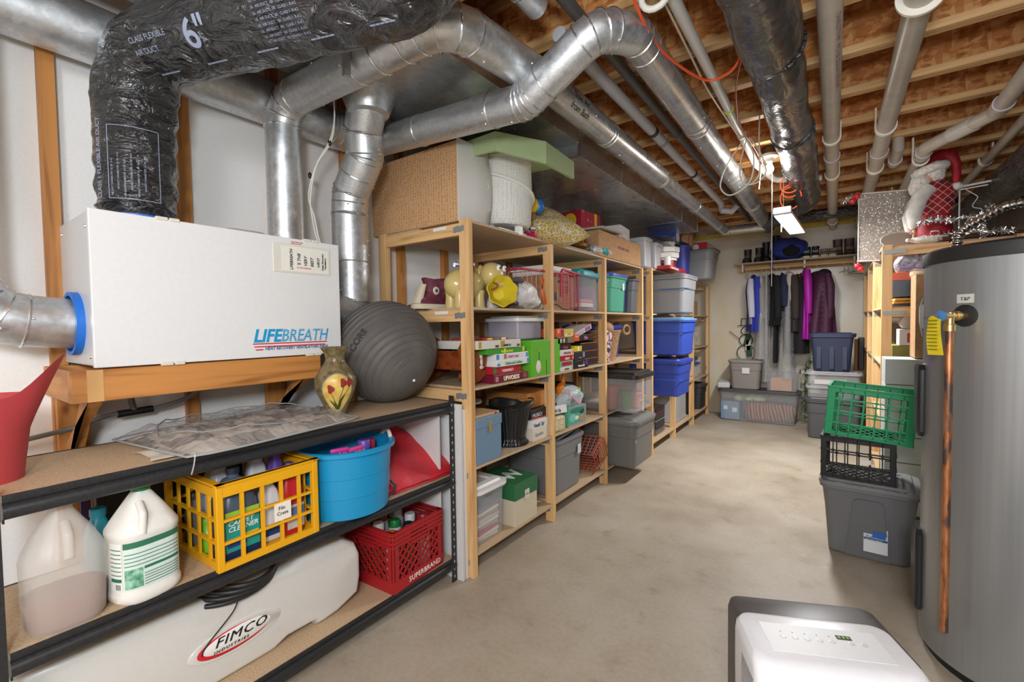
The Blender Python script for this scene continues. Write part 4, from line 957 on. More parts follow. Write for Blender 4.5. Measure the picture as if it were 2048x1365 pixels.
# red milk crate
RC = plain('#a81f24', .45); RC2 = plain('#b8474a', .6)
rc = thing('milk_crate', 'red lattice milk crate holding aerosol cans, on the lowest black shelf', 'crate', (-1.797, 1.468, .126), R(3))
rc.location = (-1.80, 1.478, .126)
s = .165; hc = .285
def lattice_wall(nm, M_):
    b = B()
    b.box((-s, -.006, 0), (s, .004, .055)); 
    for k in range(4): b.box((-s-.003, -.009, hc-.014-k*.020), (s+.003, .004, hc-.004-k*.020))
    # top band with a hand hole
    b.box((-s, -.004, hc-.075), (-.055, .004, hc)); b.box((.055, -.004, hc-.075), (s, .004, hc)); b.box((-.055, -.004, hc-.030), (.055, .004, hc))
    b.box((-.06, -.008, hc-.092), (.06, .004, hc-.080))
    for sx_ in (-1, 1): b.box((sx_*s-(.03 if sx_ > 0 else 0), -.005, 0), (sx_*s+(.03 if sx_ < 0 else 0), .004, hc))
    W = s-.028; zt_, zb = hc-.08, .055
    for d in (-1, 1):
        for k in range(-4, 5):
            c = k*.042
            # diagonal line x = c + d*(z-zm), clipped
            zm = (zt_+zb)/2; pts = []
            z_a, z_b = zb, zt_
            xa, xb = c+d*(z_a-zm), c+d*(z_b-zm)
            def clip(z): return c+d*(z-zm)
            zs = [z for z in [zb+(zt_-zb)*i/30 for i in range(31)] if abs(clip(z)) <= W and not (abs(clip(z)) < .06 and z > hc-.095)]
            if len(zs) < 3: continue
            a, e = Vector((clip(zs[0]), 0, zs[0])), Vector((clip(zs[-1]), 0, zs[-1])); L = (e-a).length
            b.obox((a+e)/2, (.0075, .009, L), (0, math.atan2(e.x-a.x, e.z-a.z), 0))
    bm = b.bm; bm.transform(M_); return b.build(nm, RC, rc)
for k in range(4): lattice_wall('lattice_wall', Matrix.Rotation(k*PI/2, 4, 'Z') @ Matrix.Translation((0, -s, 0)))
B().box((-s, -s, 0), (s, s, .008)).build('base', RC, rc)
for a in range(4):
    M_ = Matrix.Rotation(a*PI/2, 4, 'Z'); b = B(); b.box((s-.010, s-.010, 0), (s+.005, s+.005, hc), bev=.002); b.bm.transform(M_); b.build('corner_post', RC, rc)
text(rc, 'SUPERBRAND', .034, (s+.0075, -.075, .018), FX, plain('#f0ece8', .5), bold=.0002, sx=1.0, sp=1.07)
rnd = random.Random(3)
cols = [('#c96a2a', 'orange topped'), ('#1d7d3c', 'green capped'), ('#d8d8dc', 'white'), ('#1f1f22', 'black capped'), ('#8c1e2e', 'dark red capped'), ('#d2d2d6', 'silver grey'), ('#3c6b3f', 'moss green'), ('#b0472f', 'rust coloured'), ('#d9d5cc', 'cream')]
pos9 = ['at the front left corner', 'in the middle of the front row', 'at the front right corner', 'at the left of the middle row', 'in the centre', 'at the right of the middle row', 'at the back left corner', 'in the middle of the back row', 'at the back right corner']
can0 = None
for i in range(9):
    gx, gy = i//3, i % 3; h_ = .20+.055*rnd.random()
    c_, n_ = cols[[0, 3, 4, 8, 1, 2, 6, 7, 5][i]]
    t = thing('spray_can', '%s aerosol can %s of the red milk crate' % (n_, pos9[i]), 'can', (-1.80+.10-.10*gx, 1.478-.10+.10*gy, .136), 0, 'cans in the red milk crate')
    B().lathe([(.031, 0), (.033, .004), (.033, h_-.02), (.024, h_)], n=24).build('can', plain(rnd.choice(['#e6e6e2', '#c8c8cc', '#8a2030', '#2f5f3a']), .35), t, True)
    B().lathe([(.027, h_-.012), (.027, h_+.025), (.023, h_+.030)], n=24).build('cap', plain(c_, .4), t, True)
# white boards leaning between the units
for i, (y, h_, lab) in enumerate(((1.752, .94, 'wide white melamine board standing upright between black and wooden shelves'), (1.779, .91, 'narrow white edged board standing second between the two shelving units'), (1.797, .90, 'tan edged board pressed against the first pine post'))):
    t = thing('shelf_board', lab, 'board', (-1.85, y, 0)); x1 = -1.585 if i < 2 else -1.61
    B().box((-.40, -.008, 0), (x1+1.85, .008, h_), bev=.001).build('board', plain('#dedede', .35), t)
    if i != 0 or True: B().box((x1+1.85, -.008, 0), (x1+1.8505+.001, .008, h_)).build('edge_band', plain('#e8e0d0' if i == 1 else '#cfae86' if i == 2 else '#dfe0e2', .5), t)
tag(B().box((-2.07, 1.66, .14), (-1.66, 1.672, .9), bev=.001).build('melamine_board', plain('#d9d7d6', .4)), 'white panel at the inner right end of the black shelves', 'panel')

# ================================================================ wooden shelving along the left wall
PLATE = plain('#8f9496', .45, .35)
LV = (1.905, 1.45, 1.02, .595, .125)
PT = PB
def wood_unit(name, label, ys, xf, xb, wide_last=False, skip=()):
    t = thing(name, label, 'shelf', ((xf+xb)/2, (ys[0]+ys[-1])/2, 0))
    pw, pd_ = .038, .062
    for i, y in enumerate(ys):
        for x in (xf-pd_, xb):
            if wide_last and i == len(ys)-1 and x > xb: B().box((xf-.04, y-.0, 0), (xf, y+.088, LV[0]+.006), bev=.002).build('post', pine[2], t, world=True); continue
            B().box((x, y, 0), (x+pd_, y+pw, LV[0]+.006), bev=.002).build('post', pine[2], t, world=True)
        for z in LV:
            B().box((xb+pd_, y+.003, z-.075), (xf-pd_, y+pw-.003, z-.014), bev=.001).build('rung', pine[0], t, world=True)
    for i, y in enumerate(ys):
        for z in LV[:5]:
            for (x, s_) in ((xf-pd_, 1),):
                b = B()
                for k in range(4): b.box((x-.038+k*.019, y-.0022, z-.060+(.003 if k % 2 else 0)), (x-.021+k*.019, y, z-.030+(.003 if k % 2 else 0)))
                b.box((x-.038, y-.0016, z-.052), (x+.034, y, z-.040)); b.build('metal_plate', PLATE, t, world=True)
    for k in range(len(ys)-1):
        y0, y1 = ys[k]+pw, ys[k+1]
        for z in LV:
            B().box((xb+.002, y0-.03, z-.014), ((xf+xb)/2-.008, y1+.03, z)).build('shelf_board', PT, t, world=True)
            B().box(((xf+xb)/2, y0+.001, z-.014), (xf-.001, y1-.001, z)).build('shelf_board', PT, t, world=True)
    return t
YA = (1.79, 2.63, 3.505, 4.40); XF1, XB1 = -1.55, -2.27
ua = wood_unit('wooden_shelving_unit', 'nearer long pine shelving unit full of games and totes, against the left wall', YA, XF1, XB1)
YB_ = (4.54, 5.35, 6.20, 7.06)
ub = wood_unit('wooden_shelving_unit', 'farther pine shelving unit with blue totes, ending at the back wall', YB_, -1.50, -2.25, True)
for z in (1.905, 1.45): B().box((-1.80, YA[0]-.0015, z-.035), (-1.70, YA[0]-.0005, z-.018)).build('barcode_sticker', WHITE, ua, world=True)
def dk(h): return plain(h, .5)
# ---- top level of the near unit
zT = LV[0]
FR = checks('woven_brown_hide', '#cda173', '#a87b54', 70, 'dots', .8, (.7, 1, 1))
fc = thing('upholstered_box', 'big tan textured box with a white padded end, on the top shelf corner', 'box', (-1.95, 2.0, zT+.002))
b = B(); b.box((-2.33, 1.80, zT+.003), (-1.62, 2.05, zT+.43), bev=.006)
b.bm.transform(Matrix()); b.build('textured_side', FR, fc, world=True)
b = B(); sec = []
for i in range(13):
    f_ = i/12; z = zT+.003+.43*f_; sec.append(z)
prof = [(-1.62, 1.80), (-1.61, 1.80)]
b.loft([[Vector((-1.622, 1.797, z)), Vector((-1.615+.0, 1.797, z)), Vector((-1.585-.02*abs(2*(z-zT)/.43-1)**2, 1.90, z)), Vector((-1.572-.03*abs(2*(z-zT)/.43-1)**2, 1.98, z)), Vector((-1.59-.03*abs(2*(z-zT)/.43-1)**2, 2.05, z)), Vector((-1.622, 2.055, z))] for z in sec])
b.build('padded_end', plain('#cfccc5', .7), fc, True, world=True, angle=60)
B().lathe([(.016, 0), (.016, .004), (.011, .004)], (-1.578, 1.99, zT+.22), 20, 0, cap1=False).build('grommet', plain('#ece8de', .5), fc, True, world=True)
oval('grommet_stain', plain('#8d7b52', .7), 1.94, zT+.245, .016, .018, -1.588, fc, 0, th=.003)
hm = thing('laundry_hamper', 'round white woven wicker hamper behind the padded box on the top shelf', 'hamper', (-1.70, 2.275, zT+.045)); hm.scale = (1.15, 1.15, 1.06)
WK = checks('white_wicker', '#dedcd6', '#cfccc5', 62, 'dots', .7)
b = B(); b.lathe([(.150, 0), (.165, .02), (.175, .16), (.170, .36), (.176, .37), (.165, .385)], n=48, sy=1.0); b.build('body', WK, hm, True)
B().tube([(.180*math.cos(a), .180*math.sin(a), .27-.13*i/11) for i, a in enumerate([R(-75+i*13) for i in range(12)])], .009, 8).build('strap', plain('#e3e0d8', .6), hm, True)
for a in (R(-80), R(0), R(60), R(180)): B().obox((.12*math.cos(a), .12*math.sin(a), -.024), (.03, .03, .05)).build('foot', WHITE, hm)
tag(B().box((-1.86, 2.10, zT), (-1.575, 2.38, zT+.014), bev=.001).build('white_tray', WHITE), 'thin white board lying flat under the wicker hamper', 'board')
gb = thing('green_bench', 'pale green painted wooden bench upside down over the hamper', 'bench', (-1.7, 2.2, 2.3))
GP = plain('#a9bd8c', .5)
bq = [Vector(p) for p in ((-2.25, 1.95, 2.36), (-1.437, 1.89, 2.345), (-1.27, 2.12, 2.325), (-1.30, 2.50, 2.33), (-2.25, 2.50, 2.36))]
b = B(); b.loft([bq, [p+Vector((0, 0, .012)) for p in bq]]); b.build('top_panel', GP, gb, world=True)
for i in range(3):
    a, c = bq[i], bq[i+1]; d = (c-a).normalized(); nrm = Vector((-d.y, d.x, 0))*.016; h0, h1 = ((.04, .085), (.085, .105), (.105, .09))[i]
    b = B(); b.loft([[a-Vector((0, 0, h0)), c-Vector((0, 0, h1)), c, a], [a+nrm-Vector((0, 0, h0)), c+nrm-Vector((0, 0, h1)), c+nrm, a+nrm]]); b.build('side_apron', GP, gb, world=True)
by = thing('toy_ball_roller', 'yellow and blue plastic toy beside the wicker hamper', 'toy', (-1.62, 2.53, zT+.235))
B().sphere((0, 0, 0), .05, (.7, .9, 1)).build('yellow_half', plain('#d8b21c', .35), by, True); B().sphere((.01, .05, 0), .05, (.8, .7, 1)).build('blue_half', plain('#1d6fc0', .35), by, True); B().lathe([(.015, 0), (.02, .235)], (-.02, .03, -.235)).build('stem', plain('#8b6a48', .6), by, True)
PF = checks('mustard_trellis_fabric', '#c4a447', '#ddd8c8', 30, 'cell', .85)
def pillow(name, label, loc, w, d, h, mat, rot=(0, 0, 0), seed=0):
    t = thing(name, label, 'pillow', loc, rot=rot)
    b = B()
    def f(u, v, s_):
        x, y = (u-.5)*w, (v-.5)*d; e = (1-abs(2*u-1)**2.6)*(1-abs(2*v-1)**2.6)
        k = 1-.10*(1-abs(2*u-1))*abs(2*v-1)**2; k2 = 1-.10*(1-abs(2*v-1))*abs(2*u-1)**2
        return Vector((x*k2, y*k, s_*h/2*max(0, e)**.5+.012*noise.noise(Vector((u*4+seed, v*4, s_)))*e))
    b.grid(lambda u, v: f(u, v, 1), 22, 22); b.grid(lambda u, v: f(u, v, -1), 22, 22); bmesh.ops.remove_doubles(b.bm, verts=b.bm.verts[:], dist=.0004)
    b.build('cushion', mat, t, True); return t
pillow('trellis_pillow', 'upper mustard and white trellis pillow leaning at the back of the top shelf', (-1.74, 2.92, zT+.175), .46, .48, .21, PF, (R(18), R(34), R(10)), 2)
pillow('trellis_pillow', 'lower mustard and white trellis pillow lying at the top shelf edge', (-1.62, 2.74, zT+.095), .36, .48, .20, PF, (R(4), R(12), R(-6)), 5)
hs = thing('clothes_hangers', 'bundle of hot pink and white plastic hangers under the hamper', 'hangers', (-1.62, 2.52, zT))
HP = plain('#d61b72', .35)
for k in range(5):
    B().tube(path([(-1.72+.02*k, 2.34+.03*k, zT+.012+.011*k), (-1.56, 2.60+.012*k, zT+.012+.010*k), (-1.60+.01*k, 2.70, zT+.03+.01*k), (-1.80, 2.66, zT+.012+.01*k)], .03, 3), .0055, 8).build('pink_hanger', HP, hs, True, world=True)
for k in range(2):
    B().tube([(-1.575+.02*math.cos(a), 2.66+.035*k+.012*math.cos(a), zT+.075+.05*math.sin(a)) for a in [R(-120+i*22) for i in range(11)]], .007, 8).build('hanger_hook', HP, hs, True, world=True)
for k in range(3): B().obox((-1.62, 2.46+.06*k, zT+.05+.012*k), (.03, .20, .010), (0, R(8), R(25+9*k)), .003).build('white_hanger', WHITE, hs, world=True)
tag(B().box((-1.88, 2.70, zT), (-1.565, 3.38, zT+.018), bev=.002).build('thin_board', plain('#a59c90', .7)), 'thin grey-brown board under the trellis pillows on the shelf edge', 'board')
st_ = thing('wooden_stool', 'small turned wooden stool lying behind the foil wrapped bottle', 'stool', (-1.62, 3.18, zT+.02))
B().lathe([(.055, 0), (.06, .01), (.055, .022)], (0, 0, .03), 24).build('seat', oldpine[1], st_, True)
for a in (0, 2.1, 4.2): B().tube([(.03*math.cos(a), .03*math.sin(a), .05), (.045*math.cos(a), .045*math.sin(a), .13)], .008, 8).build('leg', oldpine[2], st_, True)
fo = thing('foil_bottle', 'foil wrapped bottle with a teal foil middle lying on the shelf edge', 'bottle', (-1.575, 3.50, zT+.045), R(0))
FOIL = wrap('crinkled_foil', (.62, .63, .64), .2, 45, .9); FOIL.node_tree.nodes['Principled BSDF'].inputs['Metallic'].default_value = .9
TF = wrap('teal_foil', (.0, .30, .30), .25, 45, .9); TF.node_tree.nodes['Principled BSDF'].inputs['Metallic'].default_value = .7
def crinkle(b, a=.004, s_=60):
    for v in b.bm.verts: v.co += Vector((noise.noise(v.co*s_), noise.noise(v.co*s_+Vector((3, 3, 3))), noise.noise(v.co*s_+Vector((7, 1, 5)))))*a
    return b
crinkle(B().lathe([(.02, -.20), (.036, -.19), (.038, -.06), (.040, -.05)], n=30, axis=1)).build('foil_end', FOIL, fo, True)
crinkle(B().lathe([(.042, -.055), (.046, -.03), (.046, .04), (.042, .06)], n=30, axis=1)).build('teal_band', TF, fo, True)
crinkle(B().lathe([(.040, .05), (.038, .13), (.022, .16), (.02, .24), (.012, .25)], n=30, axis=1)).build('foil_neck', FOIL, fo, True)
# long cardboard carton with grey/red things on it
wb = cbox('long_carton', 'long low brown carton with faint purple print at the top shelf edge', -1.88, -1.54, 3.38, 4.34, zT, zT+.205, CARD)
text(wb, 'WEDDING ITEMS', .035, (.171, -.10, .10), FX, plain('#7c4a63', .7))
for k in range(2): B().box((.04, -.479, .2055), (.17, .479, .2065)).build('flap_line', CARD, wb) if k == 0 else None
fb_ = thing('framed_board', 'brown framed board lying tilted on the long carton', 'board', (-1.68, 3.58, zT+.222), rot=(R(3), 0, R(4)))
B().box((-.20, -.24, 0), (.17, .26, .016), bev=.003).build('frame', plain('#a9a59e', .5), fb_); B().box((-.18, -.22, .016), (.15, .24, .020)).build('panel', plain('#8a5c38', .6), fb_)
gx = cbox('gift_box', 'crimson patterned gift box with a yellow circle, highest on the near unit', -1.98, -1.70, 3.42, 3.74, zT+.245, zT+.40, checks('crimson_pattern', '#a51c38', '#c76a6e', 14, 'dots', .5), R(-4))
B().box((-.141, -.16, .0), (-.139, -.159, .01)).build('corner', WHITE, gx)
def disc_y(parent, x, z, r, y, mat, name='yellow_circle'): return B().lathe([(r, 0), (r, -.002)], (x, y, z), 32, 1).build(name, mat, parent)
disc_y(gx, .03, .075, .062, -.160, plain('#d9b728', .5))
patch(gx, .14, .06, .10, 0, .155, plain('#d9b728', .5), 'yellow_ribbon')
cbox('white_box', 'plain white box beside the crimson gift box', -1.86, -1.62, 3.98, 4.28, zT+.206, zT+.36, plain('#d9d9d8', .5), R(5))
dc = thing('clear_deli_box', 'clear display box with red trim between the long carton and tall clear bins', 'box', (-1.62, 3.90, zT+.206))
B().box((-.09, -.09, 0), (.08, .09, .055), bev=.006).build('box', CLEAR2, dc); B().box((-.08, -.08, .004), (.07, .08, .02)).build('red_content', plain('#a8332c', .6), dc)
# ---- level 2 of near unit (z 1.45)
z2 = LV[1]
bt = thing('shoe_planter', 'maroon high top boot planter with a star patch on the second shelf', 'planter', (-1.90, 1.855, z2), R(-5))
MR = mottled('maroon_canvas', '#5c2436', '#7d3c4b', 30, .7, .2)
b = B(); secs = []
for z, y0, y1, w in ((.022, -.115, .10, .042), (.05, -.10, .10, .045), (.075, -.055, .10, .042), (.10, -.030, .098, .04), (.15, -.035, .100, .042), (.175, -.045, .105, .044)):
    secs.append([Vector((p.x, p.y, z+.006*math.sin(p.y*90)*(z > .16))) for p in rr(w*2, y1-y0, .035, z, 5, 0, (y0+y1)/2)])
b.loft(secs); b.build('upper', MR, bt, True)
B().loft([rr(.098, .235, .045, 0, 5, 0, -.008), rr(.10, .24, .045, .012, 5, 0, -.008), rr(.092, .228, .042, .028, 5, 0, -.008)]).build('sole', plain('#d8cdb4', .7), bt, True)
b = B(); b.grid(lambda u, v: Vector((.034-.07*u+.035, -.100+.03*v*(1 if 0 else 1), .03+.10*v)) , 4, 4) if False else None
B().loft([rr(.07, .05, .02, .03, 5, 0, -.098), rr(.06, .045, .02, .07, 5, 0, -.080), rr(.05, .03, .012, .14, 5, 0, -.052)]).build('tongue', plain('#d8cdb4', .7), bt, True)
oval('star_patch', plain('#e6ddc6', .6), 1.86, z2+.105, .023, .023, -1.858, bt, 0, th=.004)
b = B(); cst = Vector((-1.8525, 1.86, z2+.105)); b.loft([[cst+Vector((0, math.sin(PI*i/5)*(.015 if i % 2 == 0 else .006), math.cos(PI*i/5)*(.015 if i % 2 == 0 else .006))) for i in range(10)], [cst+Vector((.002, math.sin(PI*i/5)*(.015 if i % 2 == 0 else .006), math.cos(PI*i/5)*(.015 if i % 2 == 0 else .006))) for i in range(10)]]); b.build('star', plain('#27425c', .6), bt, world=True)
dg = thing('dog_bank', 'glossy cream ceramic dog figure with a brown nose behind the first post', 'figurine', (-1.70, 1.955, z2), R(-12)); dg.scale = (1.12, 1.12, 1.12)
CR = plain('#cdb877', .22)
b = B(); b.sphere((0, -.02, .118), .092, (.82, 1.25, .92), 28); b.build('body', CR, dg, True)
for x in (-.038, .036):
    for y in (-.078, .045): B().lathe([(.028, 0), (.030, .01), (.026, .06), (.030, .09)], (x, y, 0), 20).build('leg', CR, dg, True)
hd = B().sphere((.03, .135, .175), .070, (.9, .95, .95), 26).build('head', CR, dg, True)
mz = B().sphere((.055, .185, .140), .042, (.9, 1.1, .75), 22).build('muzzle', CR, dg, True)
B().sphere((.075, .230, .150), .013, (.9, .8, .8), 12).build('nose', plain('#5d3a22', .25), dg, True)
for y in (.135, .185):
    B().sphere((.088 if y < .15 else .075, y, .208), .014, (.6, 1, 1.2), 14).build('eye', WHITE, dg, True); B().sphere((.096 if y < .15 else .083, y+.003, .206), .006, n=10).build('pupil', BLACK, dg, True)
for x in (-.03, .02): B().sphere((x-.02, .085, .19), .035, (.35, .6, 1.1), 16).build('ear', plain('#c8b06c', .25), dg, True)
B().tube([(.04+.055*math.cos(a), .10+.02*math.cos(a), .115+.02*math.sin(a)) for a in [i*PI/8 for i in range(16)]], .005, 8, closed=True).build('collar', plain('#8c4f2c', .4), dg, True)
bw = thing('gift_bow', 'silver ribbon bow stuck on the cream dog figure', 'bow', (-1.68, 1.905, z2+.235)); bw.scale = (1.35, 1.35, 1.35)
b = B()
for k in range(22):
    d = Vector((random.uniform(-1, 1), random.uniform(-1, 1), random.uniform(-.2, 1))).normalized(); b.obox(d*.022, (.006, .010, .045), d.to_track_quat('Z', 'Y').to_euler())
b.build('loops', nt('silver_ribbon', (.55, .57, .6), .25, .8)[0], bw)
yv = thing('fluted_bowl', 'yellow fluted fabric-like bowl lying on its side next to the dog', 'bowl', (-1.61, 2.125, z2+.085))
YB2 = plain('#d3bf2c', .55)
b = B(); secs = []
for k in range(9):
    f_ = k/8; r_ = .035+.055*f_; q = []
    for i in range(48):
        a = 2*PI*i/48; w = r_*(1+.06*f_*math.sin(a*7)); q.append(Vector((f_*.09, math.cos(a)*w, math.sin(a)*w)))
    secs.append(q)
for k in range(8, -1, -1): secs.append([Vector((p.x+.004, p.y*.94, p.z*.94)) for p in secs[k]])
b.loft(secs); b.bm.transform(Euler((0, R(-8), R(-38))).to_matrix().to_4x4()); b.build('bowl', YB2, yv, True)
yv2 = thing('yellow_bowl', 'upturned bright yellow scalloped bowl behind the boot planter', 'bowl', (-1.98, 2.12, z2))
B().lathe([(.09, .0), (.088, .10), (.07, .165), (.05, .185)], n=40).build('bowl', plain('#e3c812', .5), yv2, True)
tag(B().tube([(-2.06, 1.84, z2+.02), (-1.98, 1.80, z2+.02), (-1.92, 1.80, z2+.02)], .012, 10).build('red_tool', plain('#6d1f24', .4)), 'dark red tool handle lying left of the boot planter', 'tool')
sc = thing('stool_scale', 'red drum stand with round dark wooden top and base, beside the white bag', 'stand', (-1.64, 2.275, z2))
DW = plain('#57504a', .6)
B().lathe([(.085, 0), (.09, .006), (.085, .02)], n=32).build('base', DW, sc, True); B().lathe([(.04, .02), (.042, .16)], n=4).build('red_column', plain('#a32026', .45), sc); B().lathe([(.09, .165), (.095, .173), (.088, .188)], n=32).build('top', DW, sc, True)
for x in (-.035, .035): B().box((x-.006, .03, .02), (x+.006, .045, .165)).build('side_rail', DW, sc)
B().sphere((0, 0, .194), .018, (1, 1, .6), 12).build('knob', DW, sc, True)
bg = thing('plastic_bag', 'stuffed white plastic bag with orange tag straps on the second shelf', 'bag', (-1.69, 2.47, z2)); bg.scale = (1.05, 1.22, 1.0)
WB = film('white_thin_plastic', (.85, .84, .83), .93, .35, .8, 14)
b = B(); n_ = 40; secs = []
for k in range(22):
    f_ = k/21; y = -.26+.30*f_**1.0+.14*f_; rx = .11*math.sin(PI*min(1, .03+f_*.94))**.6; h_ = .235*(math.sin(PI*min(1, .02+.96*f_)))**.7*(1.0-.25*f_)
    secs.append([Vector((rx*math.cos(2*PI*i/n_), y, max(.001, h_/2+h_/2*math.sin(2*PI*i/n_)))) for i in range(n_)])
b.loft(secs)
for v in b.bm.verts:
    v.co += Vector((noise.noise(v.co*18), noise.noise(v.co*18+Vector((4, 4, 4))), noise.noise(v.co*16+Vector((9, 2, 1)))))*.014*(1 if v.co.z > .015 else .2)
b.build('bag', WB, bg, True, angle=70)
ORT = plain('#e06a1c', .5)
B().obox((.10, .10, .09), (.006, .028, .10), (R(20), 0, 0), .002).build('orange_strap', ORT, bg); B().obox((.09, .10, .19), (.006, .026, .05), (R(-10), 0, 0), .002).build('orange_strap', ORT, bg)
# red toy shopping cart frame
RW = plain('#b3283c', .35)
ct = thing('toy_shopping_cart', 'red wire toy shopping cart behind the white bag', 'toy cart', (-1.75, 2.8, z2))
b = B()
for x in (-1.92, -1.60):
    for k in range(14): y = 2.36+.055*k; B_ = b.tube([(x, y, z2+.06), (x, y, z2+.27)], .0022, 6)
for k in range(7): b.tube([(-1.92+.053*k, 2.36, z2+.06), (-1.92+.053*k, 2.36, z2+.25)], .0022, 6)
b.build('wire_basket', RW, ct, True, world=True)
B().tube(path([(-1.92, 2.34, z2+.25), (-1.60, 2.34, z2+.255), (-1.60, 3.1, z2+.275), (-1.92, 3.1, z2+.27)], .03, 4), .008, 10).build('rim_tube', RW, ct, True, world=True)
B().tube(path([(-1.60, 2.86, z2+.10), (-1.60, 2.86, z2+.30), (-1.60, 3.22, z2+.28)], .04, 5), .010, 10).build('handle_tube', RW, ct, True, world=True)
B().tube(path([(-1.60, 3.12, z2+.27), (-1.60, 3.12, z2+.012), (-1.92, 3.12, z2+.012)], .03, 5), .007, 10).build('frame_tube', RW, ct, True, world=True)
for k in range(5): B().tube([(-1.602, 2.90+.04*k, z2+.02), (-1.602, 2.90+.04*k, z2+.27)], .004, 8).build('wire', RW, ct, True, world=True)
lw = cbox('cardboard_box', 'brown carton with dark blue acorn print on the second shelf', -2.0, -1.64, 2.80, 3.12, z2, z2+.262, CARD)
INKB = plain('#1f3a52', .6)
text(lw, 'LambWeston', .036, (.1812, -.10, .208), FX, INKB, bold=.0006, shear=.2, sx=.95)
for i, s in enumerate(('LAMB\'S SUPREME', 'CRISSCUT SKIN-ON', 'ORIGINAL FRIES')): text(lw, s, .014, (.1812, -.02, .175-.019*i), FX, INKB)
B().sphere((.1815, -.115, .10), .02, (.05, 1, 1.4), 14).build('acorn_print', INKB, lw, True); B().box((.181, -.125, .125), (.1822, -.105, .138)).build('acorn_cap', INKB, lw)
B().tube([(.1815, -.15, .05), (.1815, -.09, .045), (.1815, -.02, .018), (.1815, .06, .012), (.1815, .15, .028)], .0035, 6).build('wave_print', INKB, lw, True)
for i in range(2): cbox('white_flat_box', ('upper white flat box on the brown acorn carton', 'lower white flat box on the brown acorn carton')[i], -1.98, -1.66, 2.76+.03*i, 3.13-.03*i, z2+.296-.034*i, z2+.329-.034*i, plain('#e2dfd8', .5))
tc_ = tote('storage_box', 'clear square box with bright teal lid on the second shelf', (-1.77, 3.32, z2), .38, .34, .335, CLEAR, plain('#109aa6', .4), taper=.93, r=.03, lidh=.05, indent=False)
cbox('book', 'pink spined book seen inside the teal lidded clear box', -1.86, -1.62, 3.20, 3.42, z2+.075, z2+.10, plain('#c96a76', .6)); cbox('book', 'white book under the pink book in the clear teal box', -1.86, -1.62, 3.21, 3.43, z2+.04, z2+.072, plain('#d9c6c8', .6)); cbox('book', 'lilac book standing upright at the right inside the teal lidded box', -1.86, -1.62, 3.445, 3.46, z2+.012, z2+.21, plain('#b98fb0', .6))
sf = tote('storage_tote', 'sea green tote with blue lid on the second shelf', (-1.76, 3.80, z2), .47, .40, .345, plain('#4aa084', .45), plain('#3f55b8', .4), lidh=.03)
patch(sf, .222, .06, .10, .20, .26, WHITE)
tote('storage_tote', 'narrow teal and clear tub squeezed before the sea green tote', (-1.70, 3.575, z2), .30, .06, .29, CLEAR2, plain('#1b8f96', .4), r=.02, indent=False)
tote('storage_tote', 'dark blue tote behind the sea green tote on the second shelf', (-1.80, 4.08, z2), .44, .14, .31, plain('#20366f', .45), None)
tote('storage_tote', 'dark grey tote next to the last post of the near unit', (-1.78, 4.28, z2), .46, .20, .33, plain('#55585c', .45), None)
# ---- level 3: games
z3 = LV[2]
def game(label, x1, y0, y1, z0, h, col, txt='', tc='#ffffff', size=None, depth=.26, rz=0, accents=(), name='board_game_box', sh=0, bold=.0006, ty=None, sx=.9):
    t = cbox(name, label, x1-depth, x1, y0, y1, z0, z0+h, plain(col, .4), rz)
    d = y1-y0
    if txt: text(t, txt, size or h*.62, (depth/2+.0008, (ty if ty is not None else 0), h*.22), FX, plain(tc, .5), align='CENTER', bold=bold, shear=sh, sx=sx)
    for (a, c, e, f_, cc_) in accents: patch(t, depth/2, -d/2+d*a, -d/2+d*c, h*e, h*f_, plain(cc_, .5), 'printed_panel', .0006)
    return t
cr = thing('doll_cradle', 'varnished wooden doll rocking cradle behind the first post on the third shelf', 'cradle', (-1.80, 1.905, z3)); cr.scale = (1, .68, 1)
def cend(y):
    q = [(-.17, .09), (-.15, .055), (-.155, .04), (-.12, .012), (0, 0), (.12, .012), (.155, .04), (.15, .055), (.17, .09)]
    pts = []
    for a in range(0, 13):
        t = PI*a/12; pts.append((.165*math.cos(t), .175+.085*math.sin(t)))
    poly = [(-.12, .065), (.12, .065), (.16, .10)]+[(p[0], p[1]) for p in pts]+[(-.16, .10)]
    return poly
for x, nm in ((.17, 'front_panel'), (-.17, 'rear_panel')):
    poly = [(-.10, .078), (-.16, .074), (-.165, .055), (-.09, .02), (0, .004), (.09, .02), (.165, .055), (.16, .074), (.10, .078), (.10, .085), (.175, .20), (.12, .25), (.06, .275), (-.06, .275), (-.12, .25), (-.175, .20), (-.10, .085)]
    b = B(); b.loft([[Vector((x-.006, a, c)) for a, c in poly], [Vector((x+.006, a, c)) for a, c in poly]]); b.build(nm, redwood, cr)
for s_ in (-1, 1):
    b = B(); b.loft([[Vector((x, s_*.115, .09)) for x in (-.17, .17)]+[Vector((x, s_*.165, .195)) for x in (.17, -.17)], [Vector((x, s_*.105, .09)) for x in (-.17, .17)]+[Vector((x, s_*.155, .195)) for x in (.17, -.17)]]); b.build('side_panel', redwood, cr)
    B().obox((.18, s_*.153, .148), (.012, .012, .13), (R(-22*s_), 0, 0), .002).build('corner_rail', redwood, cr)
BWH = plain('#e8ddd4', .5)
for c, r_, sc_ in (((.178, .095, .16), .019, (.2, 1, .9)), ((.178, .10, .125), .018, (.2, 1, 1.2)), ((.178, .10, .095), .022, (.2, 1.2, .5)), ((.178, .08, .178), .006, (.3, 1, 1)), ((.178, .11, .178), .006, (.3, 1, 1))): B().sphere(c, r_, sc_, 14).build('painted_bear', BWH, cr, True)
B().sphere((.1775, .115, .125), .02, (.15, .7, .9), 12).build('painted_jacket', plain('#a3262c', .5), cr, True)
